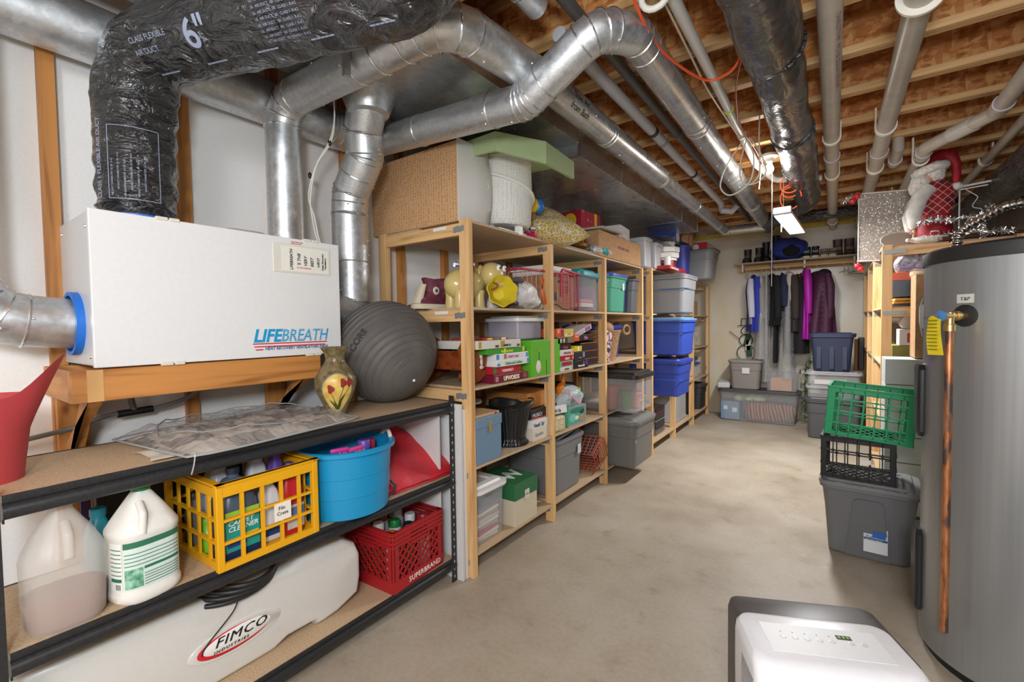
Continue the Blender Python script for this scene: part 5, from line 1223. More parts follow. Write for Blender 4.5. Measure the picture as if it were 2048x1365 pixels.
tote('storage_box', 'clear shoebox of craft bits with white lid above the green game boxes', (-1.76, 2.50, z3+.235), .30, .32, .155, film('lilac_clear', (.6, .56, .68), .45, .3, .05), WHITE, taper=.9, r=.03, indent=False)
for i, (c, y, w) in enumerate((('#d9c44a', 2.40, .06), ('#8a7f9a', 2.48, .07), ('#6e5f86', 2.56, .06), ('#b39aa6', 2.42, .05))):
    cbox('craft_packet', ('yellow packet inside the clear shoebox', 'grey packet in the middle of the clear shoebox', 'purple packet at the right inside the clear shoebox', 'pink packet at the left inside the clear shoebox')[i], -1.80+.02*i, -1.66+.01*i, y-w/2, y+w/2, z3+.241+.0*i, z3+.29+.012*i, plain(c, .7), R(12*i))
g1 = game('maroon word game box with cream block letters, at the bottom of its stack', -1.555, 2.00, 2.34, z3, .048, '#6e1a2e', 'UPWORDS', '#efe2c2', .036, accents=((.04, .12, .2, .8, '#c77a86'), (.86, .97, .2, .8, '#9c4d5a')), bold=.0016)
game('red game box with a white framed title above the maroon box', -1.575, 2.02, 2.30, z3+.048, .045, '#b3202a', 'MONOPOLY', '#f4e9e6', .021, accents=((.02, .10, .1, .9, '#2f8c4a'), (.25, .75, .18, .88, '#c9343c')))
game('white game box with colourful title and blue badges, third from the bottom', -1.555, 2.03, 2.36, z3+.093, .038, '#dfe6e2', 'Chutes and Ladders', '#4d9a5a', .024, accents=((.0, .09, .1, .5, '#3f9fc4'), (.93, 1, .1, .9, '#3f9fc4')))
game('white game box with a pink candy title, fourth from the bottom', -1.560, 2.03, 2.36, z3+.131, .036, '#e4e3e6', 'CANDY LAND', '#c0508a', .02, accents=((.0, .08, .1, .9, '#3f8fc4'), (.22, .30, .1, .9, '#b8764a'), (.92, .98, .1, .9, '#3f8fc4')))
game('green game box with yellow roundels, under the checkers box', -1.565, 1.95, 2.33, z3+.167, .034, '#3f9a2c', 'Thumbs Up World', '#e8e04a', .017, accents=((.42, .47, .1, .9, '#e3d940'), (.93, .98, .1, .9, '#e3d940')))
game('white checkers game box with yellow squares at one corner', -1.555, 1.86, 2.27, z3+.201, .046, '#dcd8cf', 'IOWA', '#222222', .014, .30, accents=((.50, .60, .1, .9, '#b89a2c'), (.38, .46, .1, .4, '#7d2630'), (.9, .97, .1, .4, '#7d2630'), (.02, .08, .1, .9, '#b89a2c')), ty=.05)
text(bpy.data.objects[[o.name for o in bpy.data.objects if o.get('label', '').startswith('white checkers')][0]], 'CHECKERS', .019, (.151, .02, .008), FX, plain('#3a3a3a', .5), sx=.9)
game('small colourful flat box lying on the white checkers box', -1.60, 1.98, 2.20, z3+.247, .014, '#a8392c', '', accents=((.1, .3, .1, .9, '#dccb3a'), (.4, .6, .1, .9, '#2f8c4a'), (.7, .9, .1, .9, '#e8e3d9')))
ggb = cbox('game_carton', 'lime green cardboard game carton with a white oval, beside the second post', -1.86, -1.555, 2.39, 2.62, z3, z3+.232, plain('#63b82a', .45))
ggc = cbox('game_carton', 'second lime green carton just right of the second post', -1.86, -1.56, 2.675, 2.76, z3, z3+.232, plain('#63b82a', .45))
oval('white_oval', plain('#ecd9cf', .5), 2.47, z3+.06, .028, .042, -1.5555, ggb, 0, th=.002)
for y, z in ((-.03, .155), (.06, .10)): patch(ggb, .1525, y, y+.006, z-.10, z, BLACK, 'printed_line', .0006)
patch(ggb, .1525, -.02, .0, .155, .165, plain('#ee7a1c', .5), 'orange_dot'); patch(ggb, .1525, .02, .04, .04, .05, plain('#ee7a1c', .5), 'orange_dot')
yy = 2.765
stack2 = [(.028, '#d9d6cf', 'MY LIFE IN', '#2b2b2b', 'white picture game box at the base of the stack right of the lime carton'), (.042, '#7fb59b', 'MONOPOLY', '#a7242c', 'mint game box with a red title banner, second in its stack'), (.040, '#a81f2a', 'SORRY!', '#f3e6e2', 'red game box with white title between the mint and white boxes'), (.040, '#dddad2', 'OPERATION', '#a8323a', 'white game box with a small red title, above the red one')]
z = z3
for h, c, s, tc, lab in stack2:
    game(lab, -1.56, yy, yy+.20+.015*(z > z3+.05)-.01, z, h, c, s, tc, h*.55, accents=((.10, .9, .2, .85, '#a7242c'),) if c == '#7fb59b' else ((.85, .97, .2, .8, '#d98a5a'),)); z += h
game('black hotels game box with pink outlined title', -1.57, yy+.01, yy+.18, z, .045, '#1c1a1c', 'Hoopla', '#e0405c', .024); z += .045
game('dark green picture game box with round medallions', -1.56, yy-.03, yy+.22, z, .045, '#2c3328', '', accents=((.12, .22, .2, .8, '#c9c0a0'), (.30, .40, .2, .8, '#c9c0a0'), (.55, .95, .1, .9, '#8a6d4a'))); z += .045
game('orange and red game box topmost left of its stack', -1.57, yy-.03, yy+.075, z, .062, '#d9532a', '', accents=((.6, .95, .1, .9, '#8f1f24'), (.1, .4, .5, .9, '#f0a05a')))
game('yellow count game box topmost right of its stack', -1.57, yy+.08, yy+.22, z, .058, '#d8bf3c', 'COUNT', '#c0872a', .02, accents=((.1, .9, .1, .45, '#e8e2c8'),))
game('bright orange small box leaning on the black game box', -1.555, yy+.205, yy+.285, z3+.205, .05, '#dd5a28', '', accents=((.2, .8, .6, .8, '#efb08a'),))
game('yellow small box with a white square on the third shelf', -1.555, yy+.205, yy+.325, z3+.128, .040, '#dcc416', '', accents=((.4, .65, .15, .85, '#efe9cf'),))
game('black card game box with grey text under the yellow small box', -1.555, yy+.21, yy+.38, z3+.062, .064, '#2a2628', 'GREATER', '#8d8a8c', .012, accents=((.75, .95, .3, .9, '#8d8a8c'),))
game('black trivia game box with white and red title at the shelf edge', -1.555, yy+.20, yy+.43, z3, .060, '#1b1b1f', 'Bezzerwizzer', '#e8e6e4', .022, accents=((.62, .72, .2, .8, '#c2282c'), (.80, .97, .3, .9, '#2f3f8c')))
for k in range(3): game(('orange edged black box', 'middle orange edged black box', 'upper orange edged black box')[k]+' behind the games at the third post', -1.60, 3.16, 3.46, z3+.062*k+.061*(0), .060, '#211c1d', '', accents=((0, 1, .92, 1, '#c65a34'),))
game('tilted black box with pink cursive print above the orange edged boxes', -1.62, 3.16, 3.42, z3+.20, .05, '#201b1f', 'Pink', '#c98aa6', .04)
cc1 = cbox('game_carton', 'tilted pale grey and pink game box leaning on the stack near the third post', -1.78, -1.60, 3.08, 3.36, z3+.262, z3+.30, plain('#c9c2c6', .5), rot=(R(14), 0, 0))
patch(cc1, .09, .02, .12, .005, .035, plain('#8d5a86', .5)); patch(cc1, .09, -.13, .0, .006, .032, plain('#b7a2ad', .5))
wk = thing('wicker_hamper', 'tall tapered natural wicker basket with looped handle on the third shelf', 'basket', (-1.72, 3.84, z3))
WNAT = checks('natural_wicker', '#b58c62', '#7d5a3a', 26, 'brick', .75, (1, 1, 2.2))
def oval_loft(prof, n=40): return [[Vector((math.cos(2*PI*i/n)*a, math.sin(2*PI*i/n)*c, z)) for i in range(n)] for a, c, z in prof]
B().loft(oval_loft([(.11, .125, 0), (.125, .145, .1), (.145, .185, .24), (.155, .20, .255), (.16, .205, .27), (.15, .195, .275), (.10, .11, .01)])).build('body', WNAT, wk, True)
B().tube([(.145, .17+.0*i, .27+.0) if 0 else (.15+.015*math.cos(a), .19+.04*math.cos(a), .275+.04*math.sin(a)) for a in [i*PI/8 for i in range(16)]], .011, 8, closed=True).build('handle', WNAT, wk, True)
cs = B(); cs.sphere((0, 0, 0), .085, (1, 1.2, .75), 26)
tf = cs.build('woven_ball', WNAT); tf.location = (-1.70, 3.82, z3+.29); tag(tf, 'brown twig ball decoration heaped in the wicker basket', 'ornament')
br2 = tag(B().obox((0, 0, 0), (.012, .13, .26), (R(-16), 0, 0), .004).build('pink_bag', checks('pink_floral', '#d3b3bd', '#3a2630', 16, 'cell', .8)), 'pink and brown floral bag hanging at the third post', 'bag'); br2.location = (-1.58, 3.62, z3+.14)
tote('storage_tote', 'royal blue tote behind the wicker basket on the third shelf', (-1.92, 4.05, z3), .42, .55, .33, plain('#2b3f94', .45), plain('#2b3f94', .45))
# ---- level 4
z4 = LV[3]
fb2 = thing('file_box', 'slate blue metal file box with brass latch on the fourth shelf', 'box', (-1.72, 1.94, z4))
SB = plain('#6f8ca6', .5)
B().box((-.16, -.10, 0), (.165, .12, .195), bev=.003).build('body', SB, fb2); B().box((-.163, -.103, .195), (.169, .123, .255), bev=.004).build('lid', SB, fb2)
B().box((.168, .0, .165), (.175, .024, .225), bev=.002).build('latch', BRASS, fb2)
hb = thing('handle_bar', 'bent grey sheet in front of the file box top', 'sheet', (0, 0, 0)); bpy.data.objects.remove(hb)
cbx = cbox('wooden_board', 'pale plywood board lying on the blue file box', -1.90, -1.56, 1.84, 2.05, z4+.2555, z4+.27, plain('#c8a377', .6)); patch(cbx, .17, .06, .08, .001, .012, REDP, 'red_mark')
bn = thing('coal_bucket', 'ribbed black plastic ash bucket with a flared foot on the fourth shelf', 'bucket', (-1.68, 2.33, z4))
BK = plain('#1e1d1e', .35)
b = B(); secs = []
for r_, z, f_ in ((.105, 0, 1), (.108, .012, 1), (.092, .028, 1), (.088, .05, 0), (.108, .16, 1), (.125, .235, 1), (.128, .24, 0), (.140, .262, 0), (.128, .27, 0), (.118, .255, 0), (.085, .04, 0)):
    secs.append([Vector((math.cos(2*PI*i/120)*(r_+(.0028 if i % 4 < 2 else -.0028)*f_), math.sin(2*PI*i/120)*(r_+(.0028 if i % 4 < 2 else -.0028)*f_)*1.05, z+(.014*math.cos(4*PI*i/120) if z > .25 else 0))) for i in range(120)])
b.loft(secs); b.build('body', BK, bn, True, angle=60)
B().tube([(.145*math.cos(a), .145*math.sin(a), .262+.02*math.sin(a*2)) for a in [i*PI/20 for i in range(-6, 26)]], .005, 8).build('bail_handle', BLACK, bn, True)
tag(B().lathe([(.10, 0), (.12, .004), (.12, .014)], (-1.9, 2.12, z4+.27), 30).build('round_lid', WHITE, None, True), 'white round lid high behind the plywood board', 'lid')  # a loose white lid, round and flat
wbx = cbox('wooden_case', 'honey brown wooden case stacked behind the black bucket', -1.98, -1.64, 2.46, 2.76, z4+.20, z4+.30, oldpine[0])
pst = cbox('game_box', 'black and red party game box under the wooden case', -1.98, -1.60, 2.44, 2.78, z4+.135, z4+.198, plain('#232326', .5)); text(pst, 'MUSICK', .035, (.191, -.15, .012), FX, plain('#d8d8da', .5)); patch(pst, .19, -.17, .17, 0, .006, REDP)
hu = cbox('game_box', 'white party game box with blue title at the middle of the pile', -1.95, -1.575, 2.43, 2.62, z4+.075, z4+.134, plain('#e4e2da', .5)); text(hu, 'Heads Up!', .038, (.1885, -.09, .014), FX, plain('#2a4a84', .5), sx=.8, bold=.0005)
cp2 = cbox('game_box', 'cream cupcake box at the bottom of the white game pile', -1.95, -1.575, 2.43, 2.63, z4, z4+.074, plain('#ddd3bf', .5)); text(cp2, 'Cupcakes', .035, (.1885, -.09, .028), FX, plain('#7d8ca6', .5), shear=.3, sx=.8)
hu2 = cbox('game_box', 'white box with dark blue title tilted on the cane case beside the post', -1.80, -1.56, 2.69, 2.86, z4+.115, z4+.17, plain('#e2e2e0', .5), R(-14), rot=(0, R(-8), R(-14))); text(hu2, 'Heads Up', .034, (.1215, -.08, .012), FX, plain('#33406b', .5), sx=.75, bold=.0005)
tis = cbox('cane_case', 'small cream patterned rounded case under the tilted white box', -1.76, -1.56, 2.70, 2.84, z4, z4+.114, checks('cane_weave', '#d8cba8', '#bda87c', 30, 'cell', .7), R(-10), bev=.02)
pz = cbox('puzzle_box', 'green and pink picture puzzle box standing at the shelf edge', -1.60, -1.565, 2.90, 3.15, z4+.002, z4+.145, plain('#4fa58c', .45), R(-4))
patch(pz, .0178, -.125, .125, .0, .008, plain('#d98aa6', .5)); patch(pz, .0178, -.125, .125, .137, .143, plain('#d98aa6', .5)); patch(pz, .0178, .116, .125, .0, .143, plain('#d98aa6', .5))
for (a, c, e, f_, cc_) in ((-.11, -.02, .03, .09, '#7cc0b8'), (-.10, .10, .09, .13, '#2f7d63'), (-.04, .02, .04, .07, '#d8e6dc'), (.03, .085, .02, .075, '#c8804f'), (.03, .10, .075, .115, '#1f3a4a')): B().sphere((.0182, (a+c)/2, (e+f_)/2), 1, (.0008, (c-a)/2, (f_-e)/2), 18).build('picture_shape', plain(cc_, .5), pz, True)
pb = thing('toy_bag', 'clear bag of pale blue and pink toys heaped above the puzzle box', 'bag', (-1.72, 3.12, z4+.10))
b = B(); b.sphere((0, 0, .08), .10, (1.1, 1.7, 1.0), 32)
for v in b.bm.verts: v.co += Vector((noise.noise(v.co*12), noise.noise(v.co*12+Vector((4, 0, 0))), noise.noise(v.co*11+Vector((0, 6, 0)))))*.035
b.build('bag', film('pale_blue_bag', (.66, .74, .78), .8, .2, .9, 20), pb, True, angle=80); B().obox((.10, .0, .07), (.004, .30, .03), (R(-32), 0, 0), .002).build('pink_zip', plain('#d79ab4', .5), pb)
B().sphere((.06, .07, .10), .055, (.8, 1, .45), 16).build('turquoise_toy', plain('#7fc4c9', .4), pb, True); B().sphere((.09, .06, .135), .018, (.8, 1, 1.6), 12).build('green_toy', plain('#6fc42a', .4), pb, True)
gi = thing('toy_giraffe', 'orange plastic giraffe toy standing on the toy pile', 'toy', (-1.70, 3.02, z4+.24))
OG = plain('#e8820f', .35)
B().tube([(0, -.03, 0), (0, -.035, .03), (0, .0, .05), (0, .03, .06), (0, .04, .12), (0, .05, .155)], .02, 12, rs=[.022, .026, .024, .018, .013, .015]).build('body', OG, gi, True)
B().sphere((0, .062, .165), .02, (.8, 1.3, .9), 14).build('head', OG, gi, True)
for y in (.045, .065): B().tube([(0, y, .175), (0, y+.003, .2)], .004, 8).build('horn', OG, gi, True)
for y in (-.035, .02): B().tube([(0, y, .03), (0, y, -.06)], .010, 8).build('leg', OG, gi, True)
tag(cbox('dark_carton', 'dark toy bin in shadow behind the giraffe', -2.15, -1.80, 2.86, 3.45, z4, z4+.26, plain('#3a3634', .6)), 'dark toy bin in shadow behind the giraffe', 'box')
cbb = tote('storage_tote', 'clear tote with black lid holding clay pots, overhanging the walkway', (-1.60, 3.86, z4+.002), .56, .46, .34, CLEAR, plain('#2a2826', .4), taper=.92, r=.03, lidh=.05, indent=False)
tray = [('#b5654a', 'terracotta pot at the left inside the black lidded tote', -.02, -.12, .09, .20), ('#c98a7c', 'pink clay pot in the middle of the black lidded tote', .14, .05, .075, .14), ('#b07468', 'rose clay pot behind, in the black lidded tote', -.02, .10, .08, .17), ('#4f7d4a', 'green clay pot standing low in the black lidded tote', .13, -.10, .05, .16)]
for c, lab, dx, dy, r_, h_ in tray:
    t = thing('clay_pot', lab, 'pot', (-1.60+dx, 3.86+dy, z4+.012)); B().lathe([(r_*.7, 0), (r_*.95, h_*.82), (r_*1.08, h_*.83), (r_*1.08, h_), (r_*.95, h_), (r_*.6, .02)], n=32).build('pot', plain(c, .7), t, True)
# ---- lowest level and floor
z5 = LV[4]
tote('storage_tote', 'low clear tote of papers with white lid on the lowest shelf', (-1.775, 1.99, z5), .42, .30, .33, CLEAR, WHITE, taper=.88, r=.03, lidh=.03, indent=False)
for i in range(9):
    cbox('paper_stack', ('cream papers', 'white papers', 'red folder', 'grey papers', 'white booklet', 'pale papers', 'tan papers', 'white envelope', 'striped papers')[i]+' layered '+('at the very bottom', 'second from the bottom', 'third from the bottom', 'fourth from the bottom', 'fifth from the bottom', 'sixth from the bottom', 'seventh from the bottom', 'near the top', 'at the top')[i]+' inside the white lidded tote', -1.92, -1.61+.004*(i % 3), 1.885, 2.09, z5+.008+i*.021, z5+.008+i*.021+.018, plain(('#cbbf9f', '#d9d6cf', '#c23b4a', '#a8a49c', '#e0ddd4', '#c9c5ba', '#b79f7c', '#e4e1dc', '#8d8d90')[i], .7), R((i*37) % 11-5))
gw = cbox('moving_box', 'cream box with a dark green lid and white W print, lowest shelf', -1.86, -1.56, 2.19, 2.44, z5, z5+.16, plain('#cfc4ab', .6))
gl = B().box((-.154, -.129, .16), (.154, .129, .262), bev=.002).build('green_lid', plain('#2a6b42', .5), gw)
text(gw, 'W', .17, (.075, -.075, .2625), (0, 0, PI/2), plain('#d8e0d4', .5), 'print_mark', bold=.006)
patch(gw, .1541, -.02, .03, .14, .20, plain('#d8d2bf', .6)); text(gw, 'VANILLA', .009, (.156, -.015, .168), FX, plain('#2a6b42', .5))
gt = tote('storage_tote', 'light grey open tote with its lid askew on the lowest shelf', (-1.80, 2.93, z5), .48, .48, .40, plain('#77787a', .45), None, rz=0)
patch(gt, .233, .10, .15, .25, .32, plain('#c9d2d6', .5), 'sticker'); B().obox((-.02, -.02, .402), (.44, .36, .02), (R(7), R(-3), 0), .006).build('lid', plain('#8b8c8e', .45), gt)
rb = thing('wire_basket', 'rust red plastic grid basket leaning on its side by the third post', 'basket', (-1.68, 3.36, z5+.14), rot=(R(-62), 0, R(8)))
RU = plain('#a8503a', .5)
b = B()
for k in range(7):
    f_ = k/6; s_ = 1+.28*f_; z = .20*f_; b.tube([p for p in rr(.24*s_, .17*s_, .03, z-.08, 4)], .0035 if k < 6 else .006, 6, closed=True)
q0, q1 = rr(.24, .17, .03, -.08, 4), rr(.24*1.28, .17*1.28, .03, .12, 4)
for i in range(16): b.tube([q0[i], q1[i]], .0028, 6)
for i in range(7): 
    for s_ in (-1, 1): b.tube([(-.10+.034*i, s_*.085, -.08), ((-.10+.034*i)*1.28, s_*.109, .12)], .0028, 6); 
for i in range(5): b.tube([(-.12, -.06+.03*i, -.08), (.12, -.06+.03*i, -.08)], .0028, 6)
b.build('grid', RU, rb, True)
tote('storage_tote', 'dark open grey tub in shadow behind the rust basket', (-2.0, 3.36, z5), .3, .28, .30, plain('#3b3a3a', .5), None)
gg = tote('storage_tote', 'big dark grey tote with lid under the clear black lidded tote', (-1.595, 3.86, z5), .56, .52, .42, plain('#6c6c6a', .42), plain('#7a7a78', .42), taper=.86, lidh=.035)
patch(gg, .248, -.21, -.13, .22, .28, plain('#c9cdd0', .5), 'sticker')

# ================================================================ contents of the farther unit
BLT = plain('#2f4aa6', .42)
def band(parent, x, y0, y1, z, r=.004, mat=None): return B().tube([(x-.25, y0, z), (x+.006, y0, z), (x+.006, y1, z), (x-.25, y1, z)], r, 8).build('blue_cord', mat or plain('#2d63b0', .5), parent, True)
for (lab, z, col, lid, h, sx_) in (('upper royal blue tote with a blue cord, third shelf of the farther unit', LV[2], '#2f4aa6', '#5d86b4', .39, .04), ('lower royal blue tote with a cord, fourth shelf of the farther unit', LV[3], '#2f46a4', '#2c3f98', .385, .0), ('big light grey tote tied with a blue cord, second shelf of the farther unit', LV[1], '#808184', '#6f7072', .40, .05)):
    t = tote('storage_tote', lab, (-1.53+sx_, 4.905, z), .58, .50, h, plain(col, .42), plain(lid, .45), taper=.86, lidh=.03)
    band(t, .27, -.235, .235, h*(.62 if col != '#2f46a4' else .45))
b = tote('storage_tote', 'narrow clear tall bin, left of a pair, atop the gap between the two units', (-1.66, 4.30+.16, LV[0]), .34, .20, .30, CLEAR2, CLEAR2, taper=.92, r=.02, indent=False)
b = tote('storage_tote', 'narrow clear tall bin, right of the pair, atop the farther unit corner', (-1.64, 4.72, LV[0]), .34, .22, .28, CLEAR2, CLEAR2, taper=.92, r=.02, indent=False)
ga = cbox('board_game_box', 'long red flat game box with white lettering on top of the farther unit', -1.72, -1.36, 4.66, 5.30, LV[0], LV[0]+.035, plain('#b3282a', .4)); text(ga, 'Rock 20 Questions', .035, (.181, -.26, .006), FX, WHITE, bold=.0006)
pt = thing('popcorn_tin', 'red plaid round tin under white octagonal boxes on the farther unit', 'tin', (-1.50, 4.98, LV[0]+.035))
B().lathe([(.11, 0), (.115, .005), (.115, .085)], n=40).build('tin', checks('red_plaid', '#b5202c', '#2a1416', 42, 'checker', .4), pt, True); B().lathe([(.12, .08), (.122, .085), (.122, .10), (.11, .105)], n=40).build('lid', WHITE, pt, True)
for i in range(2):
    t = thing('octagonal_box', ('lower white octagonal box on the red plaid tin', 'upper white octagonal box on the red plaid tin')[i], 'box', (-1.50, 4.99+.01*i, LV[0]+.142+.062*i), R(10*i)); B().lathe([(.142, 0), (.145, .003), (.145, .052), (.14, .056)], n=8).build('box', plain('#e3e1db', .5), t)
t = thing('paper_cup', 'white paper cup left of the octagonal boxes', 'cup', (-1.42, 4.80, LV[0]+.036)); B().lathe([(.03, 0), (.035, .10), (.03, .105)], n=24).build('cup', WHITE, t, True)
SILV = plain('#b9bcc0', .25, .6)
for i, (lab, y, z, rx, ry, c) in enumerate((('clear crumpled plastic sheet heaped on the farther unit', 4.98, .27, R(6), R(-8), CLEAR2), ('dark maroon tray tilted on top of the clear bins', 5.15, .335, R(4), R(5), plain('#4a2226', .4)), ('pale lilac folded fabric on top of the tray', 5.05, .355, R(-4), R(6), plain('#a79fb2', .7)), ('silver grey folded frame leaning over the octagonal boxes', 4.95, .30, R(-8), R(12), SILV))):
    t = thing(('plastic_sheet', 'serving_tray', 'folded_fabric', 'folding_frame')[i], lab, ('sheet', 'tray', 'fabric', 'frame')[i], (-1.62, y, LV[0]+z), rot=(rx, ry, R(8*i)))
    b = B(); b.grid(lambda u, v: Vector(((u-.5)*.40, (v-.5)*.50, .018*noise.noise(Vector((u*6, v*6, i*3.1))))), 16, 16); b.grid(lambda u, v: Vector(((u-.5)*.40, (v-.5)*.50, -.02+.014*noise.noise(Vector((u*5, v*5, i*2.1))))), 12, 12); b.build('sheet', c, t, True)
tote('storage_tote', 'clear low bin with handles beneath the crumpled sheet, atop the farther unit', (-1.80, 5.10, LV[0]+.0), .30, .50, .26, CLEAR2, None, taper=.9, r=.03, indent=False)
tb2 = tote('waste_bin', 'tall narrow purple-blue waste bin with a black bag, atop the farther unit', (-1.56, 5.70, LV[0]), .30, .26, .37, plain('#4248a6', .45), None, taper=.8, r=.06, indent=False, cat='bin')
b = B(); b.sphere((0, 0, .37), .12, (1.1, .9, .5), 24); crinkle(b, .02, 25); b.build('black_bag', BLKWRAP, tb2, True)
tb3 = tote('waste_bin', 'tall light grey waste bin atop the far end of the farther unit', (-1.46, 6.25, LV[0]), .50, .42, .38, plain('#86888c', .42), plain('#5c5e62', .5), taper=.76, r=.08, lidh=.02, cat='bin')
bx = cbox('christmas_box', 'blue printed box with white picture above the purple bin', -1.85, -1.52, 5.45, 5.72, LV[0]+.385, LV[0]+.55, plain('#2349a0', .5)); patch(bx, .166, -.10, .02, .03, .12, plain('#d8dde6', .6)); patch(bx, .1665, .03, .07, .06, .10, REDP); patch(bx, .1662, -.12, .12, 0, .02, plain('#5fa53a', .5))
cbox('cardboard_box', 'brown carton beside the blue printed box near the ceiling', -1.80, -1.46, 5.76, 5.86, LV[0]+.385, LV[0]+.56, CARD); cbox('cardboard_box', 'second brown carton, nearer the back wall, near the ceiling', -1.80, -1.45, 5.90, 5.98, LV[0]+.385, LV[0]+.55, CARD)
nb = cbox('paper_carton', 'white carton with a red round sign at the far top corner', -1.72, -1.36, 6.32, 6.85, LV[0]+.385, LV[0]+.50, plain('#d5d2cb', .5)); B().box((-.18, -.2655, 0), (.18, -.264, .115)).build('red_panel', REDP, nb); disc_y(nb, .04, .058, .04, -.2655, WHITE, 'round_sign')
wbg = thing('plastic_bag', 'thin white bag with pink stripes hanging beside the grey corded tote', 'bag', (-1.50, 5.45, LV[1]))
b = B(); b.loft([[Vector((p.x, p.y, z)) for p in rr(w, d, .03, 0, 5)] for w, d, z in ((.20, .22, .0), (.24, .26, .08), (.20, .22, .20), (.12, .16, .32), (.04, .08, .43))]); crinkle(b, .02, 12); b.build('bag', WB, wbg, True, angle=80)
patch(wbg, .108, -.09, .09, .05, .15, checks('bold_print', '#e8e2de', '#1c1a1b', 26, 'dots', .5), 'printed_panel'); 
for k in range(2): patch(wbg, .112, -.09, .09, .18+.03*k, .19+.03*k, plain('#d88a94', .5), 'pink_stripe')
def misc(kind, label, x, y, z, w, d, h, c, rz=0): return cbox(kind, label, x-w, x, y-d/2, y+d/2, z, z+h, plain(c, .5), rz)
misc('cardboard_box', 'small brown box at the last bay of the second shelf', -1.56, 6.55, LV[1], .2, .25, .20, '#a8865c'); 
jug('detergent_bottle', 'white bottle beside the small brown box, last bay', 'bottle', (-1.60, 6.32, LV[1]), .09, .12, .22, plain('#dcdcd8', .4), plain('#a3342c', .5))
misc('card_box', 'tall yellow box edge behind the upper blue tote', -1.56, 5.44, LV[2], .2, .05, .30, '#d9941c'); misc('card_box', 'purple and white box behind the upper blue tote', -1.55, 5.51, LV[2], .2, .07, .26, '#a58cc0'); misc('card_box', 'white tall box at the post behind the upper blue tote', -1.56, 5.60, LV[2], .2, .06, .29, '#dcd9d6')
jug('green_bottle', 'olive bottle beside the tall boxes, third shelf', 'bottle', (-1.60, 5.85, LV[2]), .09, .10, .24, plain('#6b6a2e', .4), plain('#d8d5c8', .5)); misc('card_box', 'grey and white box in the last bay, third shelf', -1.58, 6.35, LV[2], .2, .22, .26, '#c2bfb9'); misc('card_box', 'cream box in the last bay, third shelf', -1.60, 6.62, LV[2], .2, .18, .24, '#cdbf9f')
t = thing('plastic_bag', 'clear inflated bag in the last bay of the third shelf', 'bag', (-1.72, 6.9, LV[2]+.02)); b = B(); b.sphere((0, 0, .13), .13, (1, 1, 1), 24); crinkle(b, .03, 10); b.build('bag', POLY, t, True)
wbx2 = thing('plastic_bag', 'white crumpled bag beside the lower blue tote, fourth shelf', 'bag', (-1.66, 5.55, LV[3]+.10)); b = B(); b.sphere((0, 0, .10), .13, (1, 1.1, 1.1), 24); crinkle(b, .04, 11); b.build('bag', WB, wbx2, True)
rt_box = misc('toy_box', 'red toy block in front of the white crumpled bag', -1.52, 5.48, LV[3], .12, .16, .09, '#bf2a26'); misc('toy_box', 'maroon toy block right of the red block', -1.54, 5.72, LV[3], .14, .14, .10, '#6b2a22')
B_ = tote('storage_tote', 'small clear bin with blue lid in the last bay, fourth shelf', (-1.68, 6.45, LV[3]), .34, .36, .22, CLEAR2, plain('#30449a', .45), taper=.9, r=.03, indent=False)
t = thing('round_tin', 'brown ridged canister near the blue lidded clear bin', 'canister', (-1.62, 6.05, LV[3])); B().lathe([(.07, 0), (.075, .01), (.075, .11), (.07, .12)], n=28).build('body', plain('#6e3a28', .5), t, True)
misc('green_case', 'dark green flat case near the top of the last bay, fourth shelf', -1.58, 6.55, LV[3]+.225, .3, .45, .05, '#1f4a33')
do = thing('drawer_unit', 'stacked clear drawer box with dark contents and a red top drawer, lowest shelf', 'drawers', (-1.68, 5.02, LV[4]))
B().box((-.18, -.16, 0), (.10, .17, .31), bev=.004).build('shell', CLEAR2, do)
for k, (c, h) in enumerate((('#7c7f86', .06), ('#2b3550', .085), ('#39424f', .085), ('#2a2f3c', .05))):
    z = (.005, .07, .16, .25)[k]; B().box((-.17, -.15, z), (.112, .16, z+h), bev=.004).build('drawer', plain(c, .4), do)
B().box((.10, -.15, .245), (.116, .16, .255)).build('red_edge', REDP, do); B().box((.10, -.15, .152), (.116, .16, .160)).build('white_edge', WHITE, do)
tote('storage_tote', 'open clear bin of dark clothes on the lowest far shelf', (-1.76, 5.82, LV[4]), .44, .54, .36, CLEAR2, None, taper=.92, r=.03, indent=False)
t = thing('folded_clothes', 'dark folded clothes inside the open clear bin', 'clothes', (-1.76, 5.82, LV[4]+.01)); b = B(); b.box((-.19, -.22, 0), (.18, .22, .27), bev=.05, seg=4); crinkle(b, .03, 9); b.build('pile', plain('#45474c', .9), t, True)
tote('storage_tote', 'charcoal lidded tote, left of two at the far end of the lowest shelf', (-1.76, 6.43, LV[4]), .46, .36, .38, plain('#2e2e2f', .5), plain('#343435', .5)); tote('storage_tote', 'charcoal lidded tote touching the last post of the lowest shelf', (-1.72, 6.84, LV[4]), .46, .36, .36, plain('#323233', .5), plain('#3a3a3b', .5))

